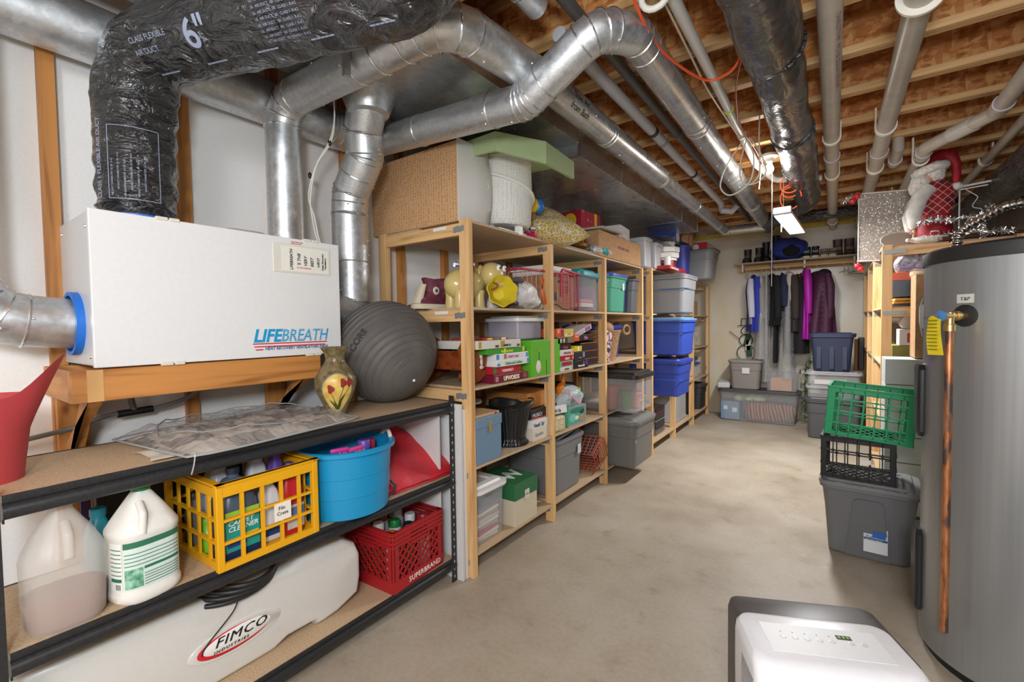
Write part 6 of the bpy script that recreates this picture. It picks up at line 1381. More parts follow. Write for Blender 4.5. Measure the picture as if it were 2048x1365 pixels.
# ================================================================ back wall
ws = thing('wall_shelf', 'long pale wall shelf with a round clothes rod below it', 'shelf', (-.48, 7.15, 2.15))
B().box((-1.15, 6.98, 2.150), (.26, 7.29, 2.168), bev=.001).build('shelf_board', plain('#b8a78c', .5), ws, world=True)
B().tube([(-1.02, 7.06, 2.085), (.26, 7.06, 2.085)], .016, 16).build('rod', pine[0], ws, True, world=True)
B().box((-1.15, 7.27, 2.06), (.26, 7.295, 2.15)).build('cleat', pine[0], ws, world=True)
for x in (-1.05, -.32, .2): B().box((x-.01, 7.05, 2.05), (x+.01, 7.29, 2.15), bev=.002).build('bracket', WHITE, ws, world=True)
def boot(label, x, y, z, c, c2, h=.16, L=.26, w=.09, rz=0, kind='boot', sole='#1d1a19'):
    t = thing(kind, label, kind, (x, y, z), rz)
    secs = [[Vector((p.x, p.y, zz)) for p in rr(w*k, y1-y0, .035, zz, 5, 0, (y0+y1)/2)] for zz, y0, y1, k in ((.022, -L/2, L/2, 1), (.05, -L/2+.005, L/2, 1), (.075, -L/2+.06 if h > .1 else -L/2+.03, L/2, .92))]
    if h > .1: secs += [[Vector((p.x, p.y, zz)) for p in rr(w*k, y1-y0, .035, zz, 5, 0, (y0+y1)/2)] for zz, y0, y1, k in ((.10, -.01, L/2-.005, .9), (h*.85, -.005, L/2, .95), (h, -.01, L/2+.005, 1))]
    B().loft(secs).build('upper', plain(c, .5), t, True)
    B().loft([rr(w*1.05, L*1.03, .04, 0, 5), rr(w*1.08, L*1.05, .04, .012, 5), rr(w*1.05, L*1.02, .04, .025, 5)]).build('sole', plain(sole, .6), t, True)
    for k in range(3): B().obox((0, -L/2+.06+.03*k, .075+.018*k), (w*.7, .008, .008), (R(-30), 0, 0), .002).build('lace', plain(c2, .6), t)
    return t
zs_ = 2.168
boot('left of the two small dark plum laced boots on the wall shelf', -1.00, 7.12, zs_, '#3a262c', '#8f7f80', .20); boot('right of the two small dark plum laced boots on the wall shelf', -.86, 7.12, zs_, '#3a262c', '#8f7f80', .21)
boot('left black rubber boot on the wall shelf, leaning', -.77, 7.14, zs_, '#17181c', '#2c2f3a', .28, rz=R(8)); boot('right black rubber boot beside the blue jacket', -.665, 7.16, zs_, '#17181c', '#2c2f3a', .36, rz=R(-6))
bj = thing('folded_jacket', 'royal blue jacket heaped with a black hood opening on the wall shelf', 'jacket', (-.50, 7.13, zs_)); b = B(); b.sphere((0, 0, .15), .155, (1.45, .95, .95), 36)
for v in b.bm.verts: v.co += v.co.normalized()*noise.noise(v.co*9)*.04; v.co.z = max(v.co.z, 0)
b.build('jacket', plain('#2c3a8c', .8), bj, True); B().sphere((.03, -.12, .12), .085, (1.2, .5, .9), 20).build('hood_lining', plain('#15151b', .9), bj, True); B().tube([(-.17, -.1, .05), (-.19, -.15, -.05), (-.18, -.15, -.12)], .014, 8).build('sleeve_strap', plain('#2c3a8c', .8), bj, True)
for i, (x, c, c2, s_, lab) in enumerate(((-.26, '#1c1c1e', '#d5d2cc', '#ded9ce', 'left black trainer with pale sole beside the blue jacket'), (-.165, '#1c1c1e', '#d5d2cc', '#ded9ce', 'right black trainer with pale sole in front of the tan trainers'), (-.07, '#7d7266', '#cfc6b8', '#d5ccb9', 'left tan grey trainer on the wall shelf'), (.02, '#7d7266', '#cfc6b8', '#d5ccb9', 'right tan grey trainer on the wall shelf'))):
    boot(lab, x-.04, 7.10, zs_, c, c2, .09 if 0 else .155 if i < 2 else .11, .24, .085, kind='trainer', sole=s_)
boot('left brown and black winter boot at the right end of the wall shelf', .16-.08+.0, 7.14, zs_, '#3d2f28', '#b8a894', .25, .28, .11) if 0 else None
for i in range(2): boot(('left', 'right')[i]+' brown winter boot with black quilted cuff near the shelf end', .06+.118*i-.03, 7.14, zs_, '#54423a', '#b0a596', .22, .28, .105); 
cw = cbox('cardboard_sheet', 'brown cardboard sheet standing at the right end of the wall shelf', .245, .26+.06, 6.99, 7.28, zs_, zs_+.30, CARD)
# hanging clothes
def garment(kind, label, x, top, bot, w_top, w_bot, dep, col, rz=0, sleeve=True, seed=0, rough=.85, hang='#d8d8d8', bump=.4):
    t = thing(kind, label, kind.split('_')[-1], (x, 7.06, 2.085), rz)
    mat = mottled('cloth_'+label[:18].replace(' ', '_'), col, col, 30, rough, bump)
    H = top-bot; b = B(); secs = []; z1 = top-2.085
    prof = [(0, .35, .25), (.03, .55, .5), (.08, .8, .95), (.25, .9, 1), (.6, .95, .98), (1, 1, 1.0)]
    for f_, a, c in prof:
        w = (w_top+(w_bot-w_top)*f_)*a; d = dep*c
        q = []
        for i in range(36):
            an = 2*PI*i/36; k = 1+(.10*math.sin(an*7+seed)+.06*math.sin(an*13+seed*2))*min(1, f_*2)
            q.append(Vector((math.cos(an)*w/2*k, math.sin(an)*d/2*k, z1-H*f_)))
        secs.append(q)
    b.loft(secs); b.build('body', mat, t, True, angle=70)
    if sleeve:
        for s_ in (-1, 1): B().tube([(0, s_*dep*.42, z1-.05), (0, s_*dep*.52, z1-.20), (.01, s_*dep*.50, z1-.42), (.015, s_*dep*.46, z1-min(.60, H*.85))], .04, 14, rs=[.035, .05, .045, .038]).build('sleeve', mat, t, True)
    hk = plain(hang, .4); B().tube([(0, 0, .0+.018)]+[(0, .018*math.sin(a), .0+.018*math.cos(a)) for a in (R(60), R(120), R(180))]+[(0, 0, -.05)], .0025, 6).build('hook', hk, t, True)
    B().tube([(0, -dep*.42, z1-.055), (0, 0, z1+.012), (0, dep*.42, z1-.055)], .004, 6).build('hanger_arm', hk, t, True)
    return t
garment('blue_jacket', 'royal blue jacket hanging at the left end of the rod', -.915, 2.0, 1.22, .08, .14, .46, '#2f3fa8', R(20), seed=1)
garment('white_shirt', 'pale shirt hanging just left behind the royal blue jacket', -.95, 1.98, 1.32, .03, .05, .40, '#c7c9d6', R(8), seed=2)
t = garment('grey_coat', 'grey coat inside a clear garment bag beside the blue jacket', -.815, 1.98, 1.30, .05, .07, .42, '#8e8b88', R(5), seed=3); B().loft([[Vector((math.cos(2*PI*i/30)*w*(1+.12*math.sin(i*2.1)), math.sin(2*PI*i/30)*.24, z-2.085)) for i in range(30)] for w, z in ((.02, 2.0), (.05, 1.9), (.07, 1.3), (.09, .85))]).build('clear_bag', POLY, t, True)
t = garment('pale_dress', 'pale patterned dress in clear plastic next to the black top', -.755, 1.98, .78, .03, .05, .40, '#b9b3ad', R(5), sleeve=False, seed=4); B().loft([[Vector((math.cos(2*PI*i/30)*w*(1+.12*math.sin(i*1.7)), math.sin(2*PI*i/30)*.24, z-2.085)) for i in range(30)] for w, z in ((.02, 2.0), (.05, 1.9), (.06, 1.2), (.06, .55))]).build('clear_bag', POLY, t, True)
garment('black_blouse', 'black short top flaring out over grey trousers on the rod', -.70, 2.0, 1.30, .08, .22, .46, '#141417', R(24), seed=5, bump=.3)
garment('dark_trousers', 'narrow black trousers hanging low behind the black top', -.64, 1.9, .80, .04, .06, .28, '#1d1c1f', 0, sleeve=False, seed=6)
garment('navy_jacket', 'dark navy jacket in the middle of the rod', -.575, 2.0, 1.50, .05, .08, .44, '#1d2440', R(12), seed=7)
t = garment('black_gown', 'black garment in a long clear plastic bag near the middle', -.52, 1.98, .95, .04, .06, .40, '#26262a', R(8), sleeve=False, seed=8); B().loft([[Vector((math.cos(2*PI*i/30)*w*(1+.14*math.sin(i*1.9)), math.sin(2*PI*i/30)*.25, z-2.085)) for i in range(30)] for w, z in ((.02, 2.0), (.05, 1.9), (.08, 1.2), (.11, .60))]).build('clear_bag', POLY, t, True)
garment('cream_knit', 'cream and pink knit between navy and charcoal jackets', -.50, 2.02, 1.66, .03, .06, .36, '#cfc0b4', R(10), seed=9)
garment('charcoal_jacket', 'charcoal brown long jacket on an orange hanger', -.47, 1.99, 1.22, .09, .20, .46, '#38322f', R(14), seed=10, hang='#e07a2a')
garment('black_snow_trousers', 'black quilted snow trousers hanging low on an orange hanger', -.40, 1.97, .93, .16, .26, .30, '#191819', R(20), sleeve=False, seed=11, hang='#e07a2a')
garment('magenta_jacket', 'bright magenta jacket between the black and plum coats', -.315, 2.05, 1.12, .07, .12, .46, '#a81aa0', R(10), seed=12, rough=.5)
pc = garment('plum_coat', 'plum quilted hooded coat at the right end of the rod', -.185, 1.99, 1.20, .20, .36, .44, '#4f2440', R(38), seed=13, rough=.6, bump=.6)
B().sphere((.02, -.10, -.14), .085, (1, .8, .8), 20).build('hood', plain('#2e1626', .8), pc, True)
for k in range(9): B().tube([(math.cos(a)*(.10+.007*k)*1.02, math.sin(a)*.212, -.24-.065*k) for a in [i*PI/12 for i in range(24)]], .003, 6, closed=True).build('quilt_seam', plain('#3b1a30', .7), pc, True)
for i in range(4): 
    t = thing('wire_hanger', 'empty wire hanger %s' % ('at the left end of the rod', 'second at the left end of the rod', 'with a tag near the right end of the rod', 'tangled at the right end of the rod')[i], 'hanger', ((-1.01, -.985, .10, .14)[i], 7.06, 2.085)); B().tube([(0, .015, .01), (0, 0, .02), (0, -.012, 0), (0, 0, -.06), (0, .18, -.13), (0, -.18, -.13), (0, 0, -.06)], .0025, 6).build('wire', SILV, t, True)
for i in range(4):
    t = thing('plastic_hanger', ('first', 'second', 'third', 'fourth')[i]+' tangled pale hanger heaped beside the red ornaments', 'hanger', (.20+.03*i, 6.95-.02*i, 2.02-.03*i), rot=(R(20*i), R(55+12*i), R(30))); B().tube([(0, .015, .01), (0, 0, .02), (0, -.012, 0), (0, 0, -.04), (0, .17, -.10), (0, -.17, -.10), (0, 0, -.04)], .004, 6).build('hanger', plain(('#c9d2c8', '#cfcfcf', '#5b8f7d', '#d4d0c8')[i], .4), t, True)
# wire snowman
sn = thing('wire_snowman', 'black wire snowman decoration with green ribbon against the back wall', 'decoration', (-1.03, 7.24, .80))
WR = plain('#2a211c', .5)
for r_, z in ((.115, .11), (.085, .29), (.062, .425)): B().tube([(math.cos(a)*r_, 0, z+math.sin(a)*r_) for a in [i*PI/14 for i in range(28)]], .006, 6, closed=True).build('ring', WR, sn, True)
B().tube([(-.11, 0, .50), (.10, 0, .505)], .006, 6).build('hat_brim', WR, sn, True); B().tube([(-.06, 0, .5), (-.06, 0, .60), (.05, 0, .60), (.05, 0, .5)], .005, 6).build('hat', WR, sn, True); B().tube([(-.08, 0, .3), (-.22, 0, .42)], .005, 6).build('arm', WR, sn, True)
for k in range(3): B().obox((.02+.01*k, -.01, .30-.08*k), (.07, .02, .16), (0, R(14-10*k), 0), .008).build('ribbon', plain(('#1f4a30', '#c9c6bb', '#1f4a30')[k], .6), sn)
# garland
gl_ = thing('christmas_garland', 'green artificial garland hanging behind the coats down to the floor bins', 'garland', (-.2, 7.1, .6))
b = B(); rnd = random.Random(5); gp_ = path([(-.10, 7.18, 1.42), (.0, 7.18, 1.20), (-.12, 7.16, 1.0), (-.30, 7.12, .7), (-.30, 7.0, .05)], .08, 4)
for i in range(len(gp_)-1):
    for k in range(int((gp_[i+1]-gp_[i]).length/.0035)):
        c = gp_[i].lerp(gp_[i+1], rnd.random()); d = Vector((rnd.gauss(0, 1), rnd.gauss(0, 1)*.6, rnd.gauss(0, 1))).normalized(); p = c+d*.035
        b.obox(p, (.006, .002, .06), d.to_track_quat('Z', 'Y').to_euler())
for v in b.bm.verts: v.co.y = min(v.co.y, YB-.004)
b.build('needles', mottled('pine_needles', '#1c3a1e', '#47683a', 40, .8), gl_, world=True)['kind'] = 'stuff'
# floor bins at the back
bb = tote('storage_tote', 'large long clear tote with tiger striped fabric on the floor, back wall', (-.83, 6.98, 0), .98, .44, .43, CLEAR, plain('#4c4b49', .5), taper=.88, lidh=.03, r=.05, indent=False)
t = thing('striped_blanket', 'orange tiger striped plush seen inside the long clear tote', 'blanket', (-.70, 6.98, .02)); b = B(); b.box((-.28, -.17, 0), (.30, .17, .24), bev=.08, seg=4); crinkle(b, .03, 8); b.build('plush', checks('tiger_stripes', '#b56f3f', '#2c1a14', 5, 'wave', .9, (1.8, 1, .6), (0, R(25), 0)), t, True)
pbx = misc('picture_box', 'pale blue printed box at the left inside the long clear tote', -1.05, 6.95, .015, .23, .30, .24, '#6f8fae'); patchy(pbx, -.15, -.08, -.03, .13, .18, WHITE, 'printed_panel'); patchy(pbx, -.15, .03, .09, .10, .16, WHITE, 'printed_panel')
t = thing('green_cloth', 'green and cream cloth on top inside the long clear tote', 'cloth', (-.95, 6.97, .275)); b = B(); b.box((-.18, -.14, 0), (.22, .14, .09), bev=.04, seg=3); crinkle(b, .02, 10); b.build('cloth', mottled('green_cream', '#3f8a63', '#d4cd9c', 12, .8), t, True)
t6 = tote('storage_tote', 'taupe grey open tote with a sticker on the long clear tote', (-.985, 6.98, .4305), .42, .38, .40, plain('#8b8680', .45), plain('#a09c97', .45), taper=.80, lidh=.012, face='y'); patchy(t6, -.179, -.03, .06, .22, .30, plain('#d7dadb', .5), 'sticker')
tote('storage_tote', 'clear tote with grey handles beside the taupe tote', (-.555, 6.98, .4305), .40, .36, .31, CLEAR, CLEAR, taper=.86, r=.03, indent=False, latch=plain('#5c5a58', .5), face='y'); misc('cardboard_box', 'peach brown box inside the clear tote with grey handles', -.44, 6.98, .44, .24, .26, .17, '#c9936a')
tag(B().obox((-1.28, 7.0, .53), (.16, .36, .08), (0, 0, R(10)), .02).build('grey_cushion', plain('#c9c9c9', .7)), 'folded pale cloth left of the taupe tote', 'cloth'); bpy.data.objects['grey_cushion'].location.z = -.058
tote('storage_tote', 'dark grey lidded tote on the floor behind the green crate', (.0, 6.42, 0), .54, .46, .47, plain('#56575a', .45), plain('#4f5053', .45), taper=.88, face='y')
tote('storage_tote', 'lower clear tote with blue handle stacked on the dark grey tote', (.0, 6.42, .471), .52, .42, .145, CLEAR, CLEAR2, taper=.95, r=.04, indent=False, face='y')
tote('storage_tote', 'upper clear tote with blue handle under the navy tote', (.0, 6.42, .617), .52, .42, .155, CLEAR, CLEAR2, taper=.95, r=.04, indent=False, face='y')
for i, z in enumerate((.60, .755)):
    B().box((-.05, -.225, -.0), (.05, -.205, .02), bev=.004).build('handle', plain('#3b4a8e', .45), bpy.data.objects['storage_tote.0%d' % 0]) if 0 else None
nv = tote('storage_tote', 'navy blue ribbed tote topmost of the stack under the plum coat', (-.02, 6.42, .773), .44, .40, .44, plain('#283049', .5), plain('#2b3350', .5), taper=.78, lidh=.025, r=.04, indent=False, face='y')
for x in (-.12, .0, .12): B().obox((x, -.172, .21), (.05, .012, .36), (R(-4.5), 0, 0), .005).build('rib', plain('#242c44', .5), nv)
for x, y, lab in ((-.10, 6.35, 'white papers inside the upper clear tote'),): misc('papers', lab, .12, 6.38, .625, .3, .25, .05, '#d8d3c8')
fm = thing('framed_picture', 'dark wooden frame standing beside the navy tote', 'frame', (.23, 6.66, .773)); B().box((-.035, -.02, 0), (.0, .0, .36), bev=.004).build('side', plain('#a9722e', .5), fm); B().box((.0, -.03, -.0), (.06, .01, .38), bev=.01).build('frame', plain('#2b211c', .4), fm)
# stray far-left white paper
# ================================================================ right shelving unit
YR = (4.40, 5.36, 6.15, 6.95)
ur = thing('wooden_shelving_unit', 'pine shelving unit on the right, partly hidden by the water heater', 'shelf', (.65, 5.7, 0))
for i, y in enumerate(YR):
    for x in (.29, .98): B().box((x, y, 0), (x+.062, y+.038, 1.911), bev=.002).build('post', pine[2], ur, world=True)
    for z in LV:
        B().box((.352, y+.003, z-.075), (.98, y+.035, z-.014), bev=.001).build('rung', pine[0], ur, world=True)
        B().box((.30, y-.0025, z-.062), (.43, y+.003, z-.032), bev=.001).build('metal_plate', PLATE, ur, world=True)
for z in LV:
    for k in range(3):
        B().box((.292, YR[k]+.039, z-.014), (.66, YR[k+1]-.001, z)).build('shelf_board', PT, ur, world=True); B().box((.67, YR[k]+.039, z-.014), (1.04, YR[k+1]-.001, z)).build('shelf_board', PT, ur, world=True)
misc('flat_box', 'orange flat box on the second shelf of the right unit', .80, 4.72, LV[1]+.20, .44, .40, .06, '#c4532e'); misc('grey_case', 'slate grey case under the orange box, right unit', .80, 4.72, LV[1]+.075, .44, .44, .122, '#4b5563')
for i in range(3): misc('paper_envelope', ('bottom dark folder under two manila envelopes', 'lower manila envelope on the right unit', 'upper manila envelope on the right unit')[i], .78, 4.66, LV[1]+.001+.022*i, .42, .36, .018, ('#33363b', '#c48f3c', '#cf9c46')[i], R(2*i))
zb_ = thing('zip_bag', 'clear zip bag of grey fabric with purple edge on the right unit', 'bag', (.52, 4.60, LV[1]+.27)); b = B(); b.sphere((0, 0, 0), .15, (1, .8, .75), 30); crinkle(b, .05, 8); b.build('bag', wrap('grey_bag_fabric', (.22, .22, .26), .25, 16, .9), zb_, True); B().tube([(-.12, -.08, -.04), (0, -.13, -.06), (.10, -.12, -.07)], .006, 8).build('purple_edge', plain('#7b5fa0', .4), zb_, True); B().sphere((.02, -.06, -.10), .08, (1.1, .8, .7), 16).build('cream_fabric', plain('#bba88a', .8), zb_, True)
zb_.location.z = LV[1]+.40-.06; 
wh = misc('small_box', 'small white box with red print, right unit third shelf', .53, 4.55, LV[2]+.14, .13, .20, .12, '#d8d5d0'); patchy(wh, -.10, -.02, .04, .02, .09, plain('#b5343a', .5), 'printed_panel')
misc('tea_box', 'green and yellow packet under the small white box', .56, 4.56, LV[2], .2, .22, .138, '#8c8a3c')
t = thing('paper_roll', 'white paper roll above the small white box', 'roll', (.46, 4.58, LV[2]+.31)); B().lathe([(.05, -.08), (.05, .08)], n=24, axis=1).build('roll', plain('#cfc9bf', .8), t, True)
cdb = cbox('cardboard_box', 'tall brown carton standing against the right unit beside the heater', .445, .80, 4.05, 4.30, 1.09, 1.655, CARD); patchy(cdb, -.125, -.155, -.12, .20, .36, WHITE, 'sticker')
sl = thing('slat_panel', 'stack of pale grooved wall panels leaning in front of the right unit', 'panel', (.56, 4.25, 0))
for k in range(6): B().box((.29, 4.02, .02+.178*k), (.85, 4.32, .02+.178*k+.172), bev=.002).build('panel_slat', plain('#c3c7c4', .5), sl, world=True)
B().box((.295, 4.025, 0), (.845, 4.315, 1.08)).build('panel_core', plain('#6f645c', .7), sl, world=True)
# things on top of the right unit
sa = thing('santa_doll', 'santa doll in red argyle vest and long red hat seated atop the right unit', 'doll', (.60, 4.55, 1.907))
RV = mottled('red_velvet', '#8d0f1e', '#b5162a', 14, .6, .4); WF = mottled('white_fur', '#d2cdc4', '#f0ece4', 60, .9, .9)
def argyle():
    m_, n, l, b = nt('argyle_knit', srgb('#98141f'), .8); mp = mapping(n, l, (1, 1, 1), (0, R(45), 0))
    t = n.new('ShaderNodeTexChecker'); t.inputs['Scale'].default_value = 26; t.inputs[1].default_value = (*srgb('#98141f'), 1); t.inputs[2].default_value = (*srgb('#a01a26'), 1)
    br = n.new('ShaderNodeTexBrick'); br.offset = 0; br.inputs['Scale'].default_value = 13; br.inputs['Mortar Size'].default_value = .03; br.inputs['Brick Width'].default_value = .5; br.inputs['Row Height'].default_value = .5
    br.inputs['Color1'].default_value = (*srgb('#a01623'), 1); br.inputs['Color2'].default_value = (*srgb('#3a1a1c'), 1); br.inputs['Mortar'].default_value = (*srgb('#cfa79a'), 1); br.inputs['Bias'].default_value = -.35
    sx_ = n.new('ShaderNodeSeparateXYZ'); cb_ = n.new('ShaderNodeCombineXYZ'); l.new(mp.outputs[0], sx_.inputs[0]); l.new(sx_.outputs[0], cb_.inputs[0]); l.new(sx_.outputs[2], cb_.inputs[1]); l.new(cb_.outputs[0], br.inputs[0]); l.new(br.outputs[0], b.inputs['Base Color']); return m_
B().loft(oval_loft([(.10, .08, .0), (.105, .085, .05), (.095, .08, .14), (.085, .075, .22), (.088, .078, .225)])).build('red_velvet_trousers', RV, sa, True)
B().loft(oval_loft([(.088, .078, .21), (.10, .085, .26), (.115, .09, .34), (.105, .085, .40), (.06, .06, .445), (.04, .04, .46)])).build('argyle_vest', argyle(), sa, True)
skin = plain('#c89878', .6)
B().sphere((-.035, -.01, .50), .055, (1, .95, 1.1), 22).build('head', skin, sa, True); B().sphere((-.09, -.02, .50), .013, (1, 1, .9), 12).build('nose', plain('#c77c62', .6), sa, True)
for y in (-.035, .012): B().sphere((-.082, y, .518), .006, n=10).build('eye', plain('#2a3a55', .3), sa, True)
b = B(); b.sphere((-.012, -.012, .505), .060, (1.05, 1.0, 1.05), 22); crinkle(b, .012, 45); b.build('hair', WF, sa, True, angle=80)
b = B(); b.sphere((-.085, -.01, .455), .06, (1.1, .9, 1.0), 24); b.sphere((-.11, -.012, .42), .045, (1, .8, 1.1), 20); crinkle(b, .014, 40); b.build('beard', WF, sa, True, angle=80)
b = B(); b.tube([(-.03+.075*math.cos(a), .0+.07*math.sin(a), .545+.022*math.cos(a)) for a in [i*PI/10 for i in range(20)]], .034, 12, closed=True); crinkle(b, .010, 50); b.build('fur_brim', WF, sa, True, angle=80)
B().tube([(-.03, 0, .55), (-.005, .0, .60), (.035, .0, .635), (.08, 0, .625), (.105, 0, .56), (.108, -.01, .48), (.105, -.02, .42)], .07, 18, rs=[.078, .062, .046, .038, .030, .024, .018]).build('hat', RV, sa, True)
b = B(); b.sphere((.105, -.03, .395), .030, (1.1, 1, .9), 18); crinkle(b, .005, 70); b.build('pompom', WF, sa, True)
WS = mottled('white_sleeve', '#cfcac3', '#e3dfd9', 20, .85, .6)
for s_ in (-1, 1): B().tube([(-.045, s_*.075, .40), (-.10, s_*.10, .33), (-.13, s_*.105, .22), (-.125, s_*.10, .13), (-.12, s_*.10, .115)], .04, 16, rs=[.045, .050, .048, .034, .024]).build('sleeve', WS, sa, True)
for s_ in (-1, 1):
    b = B(); c = Vector((-.125, s_*.10, .085)); b.sphere(c, .020, (.7, 1, 1.2), 14)
    for k in range(4): b.tube([c+Vector((-.002, (-.013+.009*k), -.012)), c+Vector((-.006, (-.014+.0095*k), -.030)), c+Vector((.002, (-.013+.009*k), -.040))], .0046, 8)
    b.tube([c+Vector((-.010, .010*s_, .0)), c+Vector((-.022, .012*s_, -.014))], .005, 8); b.build('hand', skin, sa, True)
def glitter():
    m_, n, l, b = nt('glitter_fabric', srgb('#8f867c'), .5, .2); mp = mapping(n, l, (1, 1, 1)); vo = n.new('ShaderNodeTexVoronoi'); vo.inputs['Scale'].default_value = 150; l.new(mp.outputs[0], vo.inputs['Vector'])
    bw = n.new('ShaderNodeRGBToBW'); l.new(vo.outputs['Color'], bw.inputs[0]); r = ramp(n, l, bw.outputs[0], [(.55, srgb('#857b70')), (.80, srgb('#a59c92')), (.86, (.95, .95, .93))]); l.new(r.outputs[0], b.inputs['Base Color'])
    r2 = ramp(n, l, bw.outputs[0], [(.7, (0, 0, 0)), (.85, (.9, .9, .9))]); l.new(r2.outputs[0], b.inputs['Metallic']); bp = n.new('ShaderNodeBump'); bp.inputs['Strength'].default_value = .8; l.new(bw.outputs[0], bp.inputs['Height']); l.new(bp.outputs[0], b.inputs['Normal']); return m_
GLT = glitter()
gb2 = thing('glitter_banner', 'beige sparkling glitter fabric panel hanging off the right unit corner', 'panel', (.3, 4.75, 2.1))
q = [(.158, 2.395), (.158, 1.84), (.30, 1.835), (.33, 1.92), (.40, 2.04), (.52, 2.02), (.50, 2.37)]
b = B(); b.loft([[Vector((x, 4.74, z)) for x, z in q], [Vector((x, 4.752, z)) for x, z in q]]); b.build('panel', GLT, gb2, world=True)
B().tube([(x, 4.738, z) for x, z in ((.50, 2.37), (.158, 2.395), (.158, 1.84), (.30, 1.835))], .005, 6).build('edge_wire', plain('#cfc8c0', .4), gb2, True, world=True)
for i, (x, z) in enumerate(((.145, 2.375), (.115, 2.34), (.155, 1.80), (.175, 1.775))):
    o_ = thing('red_ornament', ('upper red ball at the top corner of the glitter panel', 'lower red ball at the top corner of the glitter panel', 'red ball at the bottom corner of the glitter panel', 'dark red ball just below the glitter panel')[i], 'ornament', (x, 4.72, z)); B().sphere((0, 0, 0), .024, n=20).build('ball', nt('red_glass', (.55, .02, .03), .12)[0], o_, True); B().lathe([(.006, .022), (.006, .03)], n=10).build('cap', CHROME, o_, True)
def branch(label, pts, seed):
    t = thing('glitter_branch', label, 'decoration', pts[0]); b = B(); rnd = random.Random(seed); P_ = [Vector(p) for p in pts]; b.tube(P_, .004, 6)
    for i in range(len(P_)-1):
        for k in range(60):
            c = P_[i].lerp(P_[i+1], rnd.random()); d = Vector([rnd.gauss(0, 1) for _ in range(3)]).normalized(); b.obox(c+d*.014, (.004, .004, .03), d.to_track_quat('Z', 'Y').to_euler())
    b.build('tinsel', nt('silver_tinsel', (.7, .7, .7), .18, .9)[0], t, world=True); return t
branch('silver tinsel branch reaching left across the santa doll', [(.47, 4.22, 2.02), (.56, 4.26, 2.04), (.66, 4.3, 2.03), (.85, 4.32, 2.045)], 1); branch('lower silver tinsel branch along the shelf top behind the heater', [(.52, 4.46, 1.95), (.66, 4.44, 1.955), (.82, 4.40, 1.95), (.98, 4.40, 1.93)], 2); branch('upright forked silver tinsel twig at the right of the santa doll', [(.84, 4.50, 1.92), (.82, 4.45, 2.02), (.86, 4.40, 2.12)], 3)
branch('silver tinsel sprig beside the upper red balls', [(.05, 4.74, 2.35), (.12, 4.73, 2.375), (.16, 4.73, 2.38)], 4)
wf = thing('white_wire_frame', 'white folding wire frame with tangled cord right of the santa doll', 'frame', (.8, 4.6, 2.3))
B().tube([(.73, 4.6, 2.31), (.96, 4.6, 2.33)], .008, 8).build('bar', WHITE, wf, True, world=True); B().tube([(.73, 4.6, 2.29), (.88, 4.6, 2.30)], .005, 8).build('bar', WHITE, wf, True, world=True); B().tube([(.735, 4.6, 2.33), (.735, 4.6, 2.02)], .005, 8).build('upright', WHITE, wf, True, world=True)
B().tube(path([(.76, 4.59, 2.29), (.83, 4.58, 2.22), (.79, 4.58, 2.15), (.86, 4.58, 2.13), (.82, 4.58, 2.06)], .02, 3), .003, 6).build('cord', WHITE, wf, True, world=True)
wr = thing('grey_disc', 'taupe round fabric disc with wire rim under the santa hand', 'decoration', (.40, 4.56, 1.96), rot=(R(70), 0, R(10))); B().lathe([(.11, 0), (.112, .004), (.11, .008)], n=36, sy=.55).build('disc', plain('#8f8273', .7), wr, True); B().tube([(.115*math.cos(a), .068*math.sin(a), .004) for a in [i*PI/12 for i in range(24)]], .003, 6, closed=True).build('rim', plain('#cfc9c0', .5), wr, True)
sd = thing('snowman_plush', 'flat white plush with red striped scarf lying at the edge of the right unit', 'plush', (.56, 4.46, 1.907)); B().sphere((0, 0, .03), .10, (1.1, .5, .32), 22).build('body', WF, sd, True); B().sphere((.02, -.02, .06), .05, (1, .6, .5), 18).build('scarf', checks('scarf_stripes', '#a3262c', '#e0d8d0', 22, 'checker', .8), sd, True); B().sphere((-.12, -.02, .03), .015, n=12).build('bobble', WF, sd, True)
for i in range(3): 
    t = thing('picture_moulding', ('nearest', 'middle', 'farthest')[i]+' brown moulding strip laid across the top of the right unit', 'moulding', (.80, 4.5+.07*i, 1.92+.012*i), rot=(0, R(-3), R(28))); B().box((-.22, -.022, 0), (.45, .022, .025), bev=.006).build('strip', plain('#5b4232', .5), t)

# ================================================================ water heater
wh_ = thing('water_heater', 'tall cylindrical grey steel water heater with black top at the right edge', 'water heater', (.622, 2.50, 0))
def heater():
    m_, n, l, b = nt('brushed_grey_steel', (.36, .375, .385), .34, .6); mp = mapping(n, l, (40, 40, .6)); ns = n.new('ShaderNodeTexNoise'); ns.inputs['Scale'].default_value = 2; ns.inputs['Detail'].default_value = 3
    l.new(mp.outputs[0], ns.inputs['Vector']); r = ramp(n, l, ns.outputs[0], [(.3, (.34, .355, .36)), (.7, (.385, .40, .41))]); l.new(r.outputs[0], b.inputs['Base Color']); return m_
RH = .32
B().lathe([(RH, .04), (RH, 1.59)], n=96).build('tank', heater(), wh_, True)
B().lathe([(RH-.02, 0), (RH-.02, .04)], n=64).build('base_ring', BLACK, wh_, True)
B().lathe([(RH+.006, 1.565), (RH+.008, 1.575), (RH+.006, 1.612), (RH-.01, 1.622), (.0, 1.622)], n=96).build('top_cap', plain('#2b2a2a', .45), wh_, True)
a0 = math.atan2(2.285-2.5, .386-.622)
def hp_(r, da, z): return Vector((math.cos(a0+da)*r, math.sin(a0+da)*r, z))
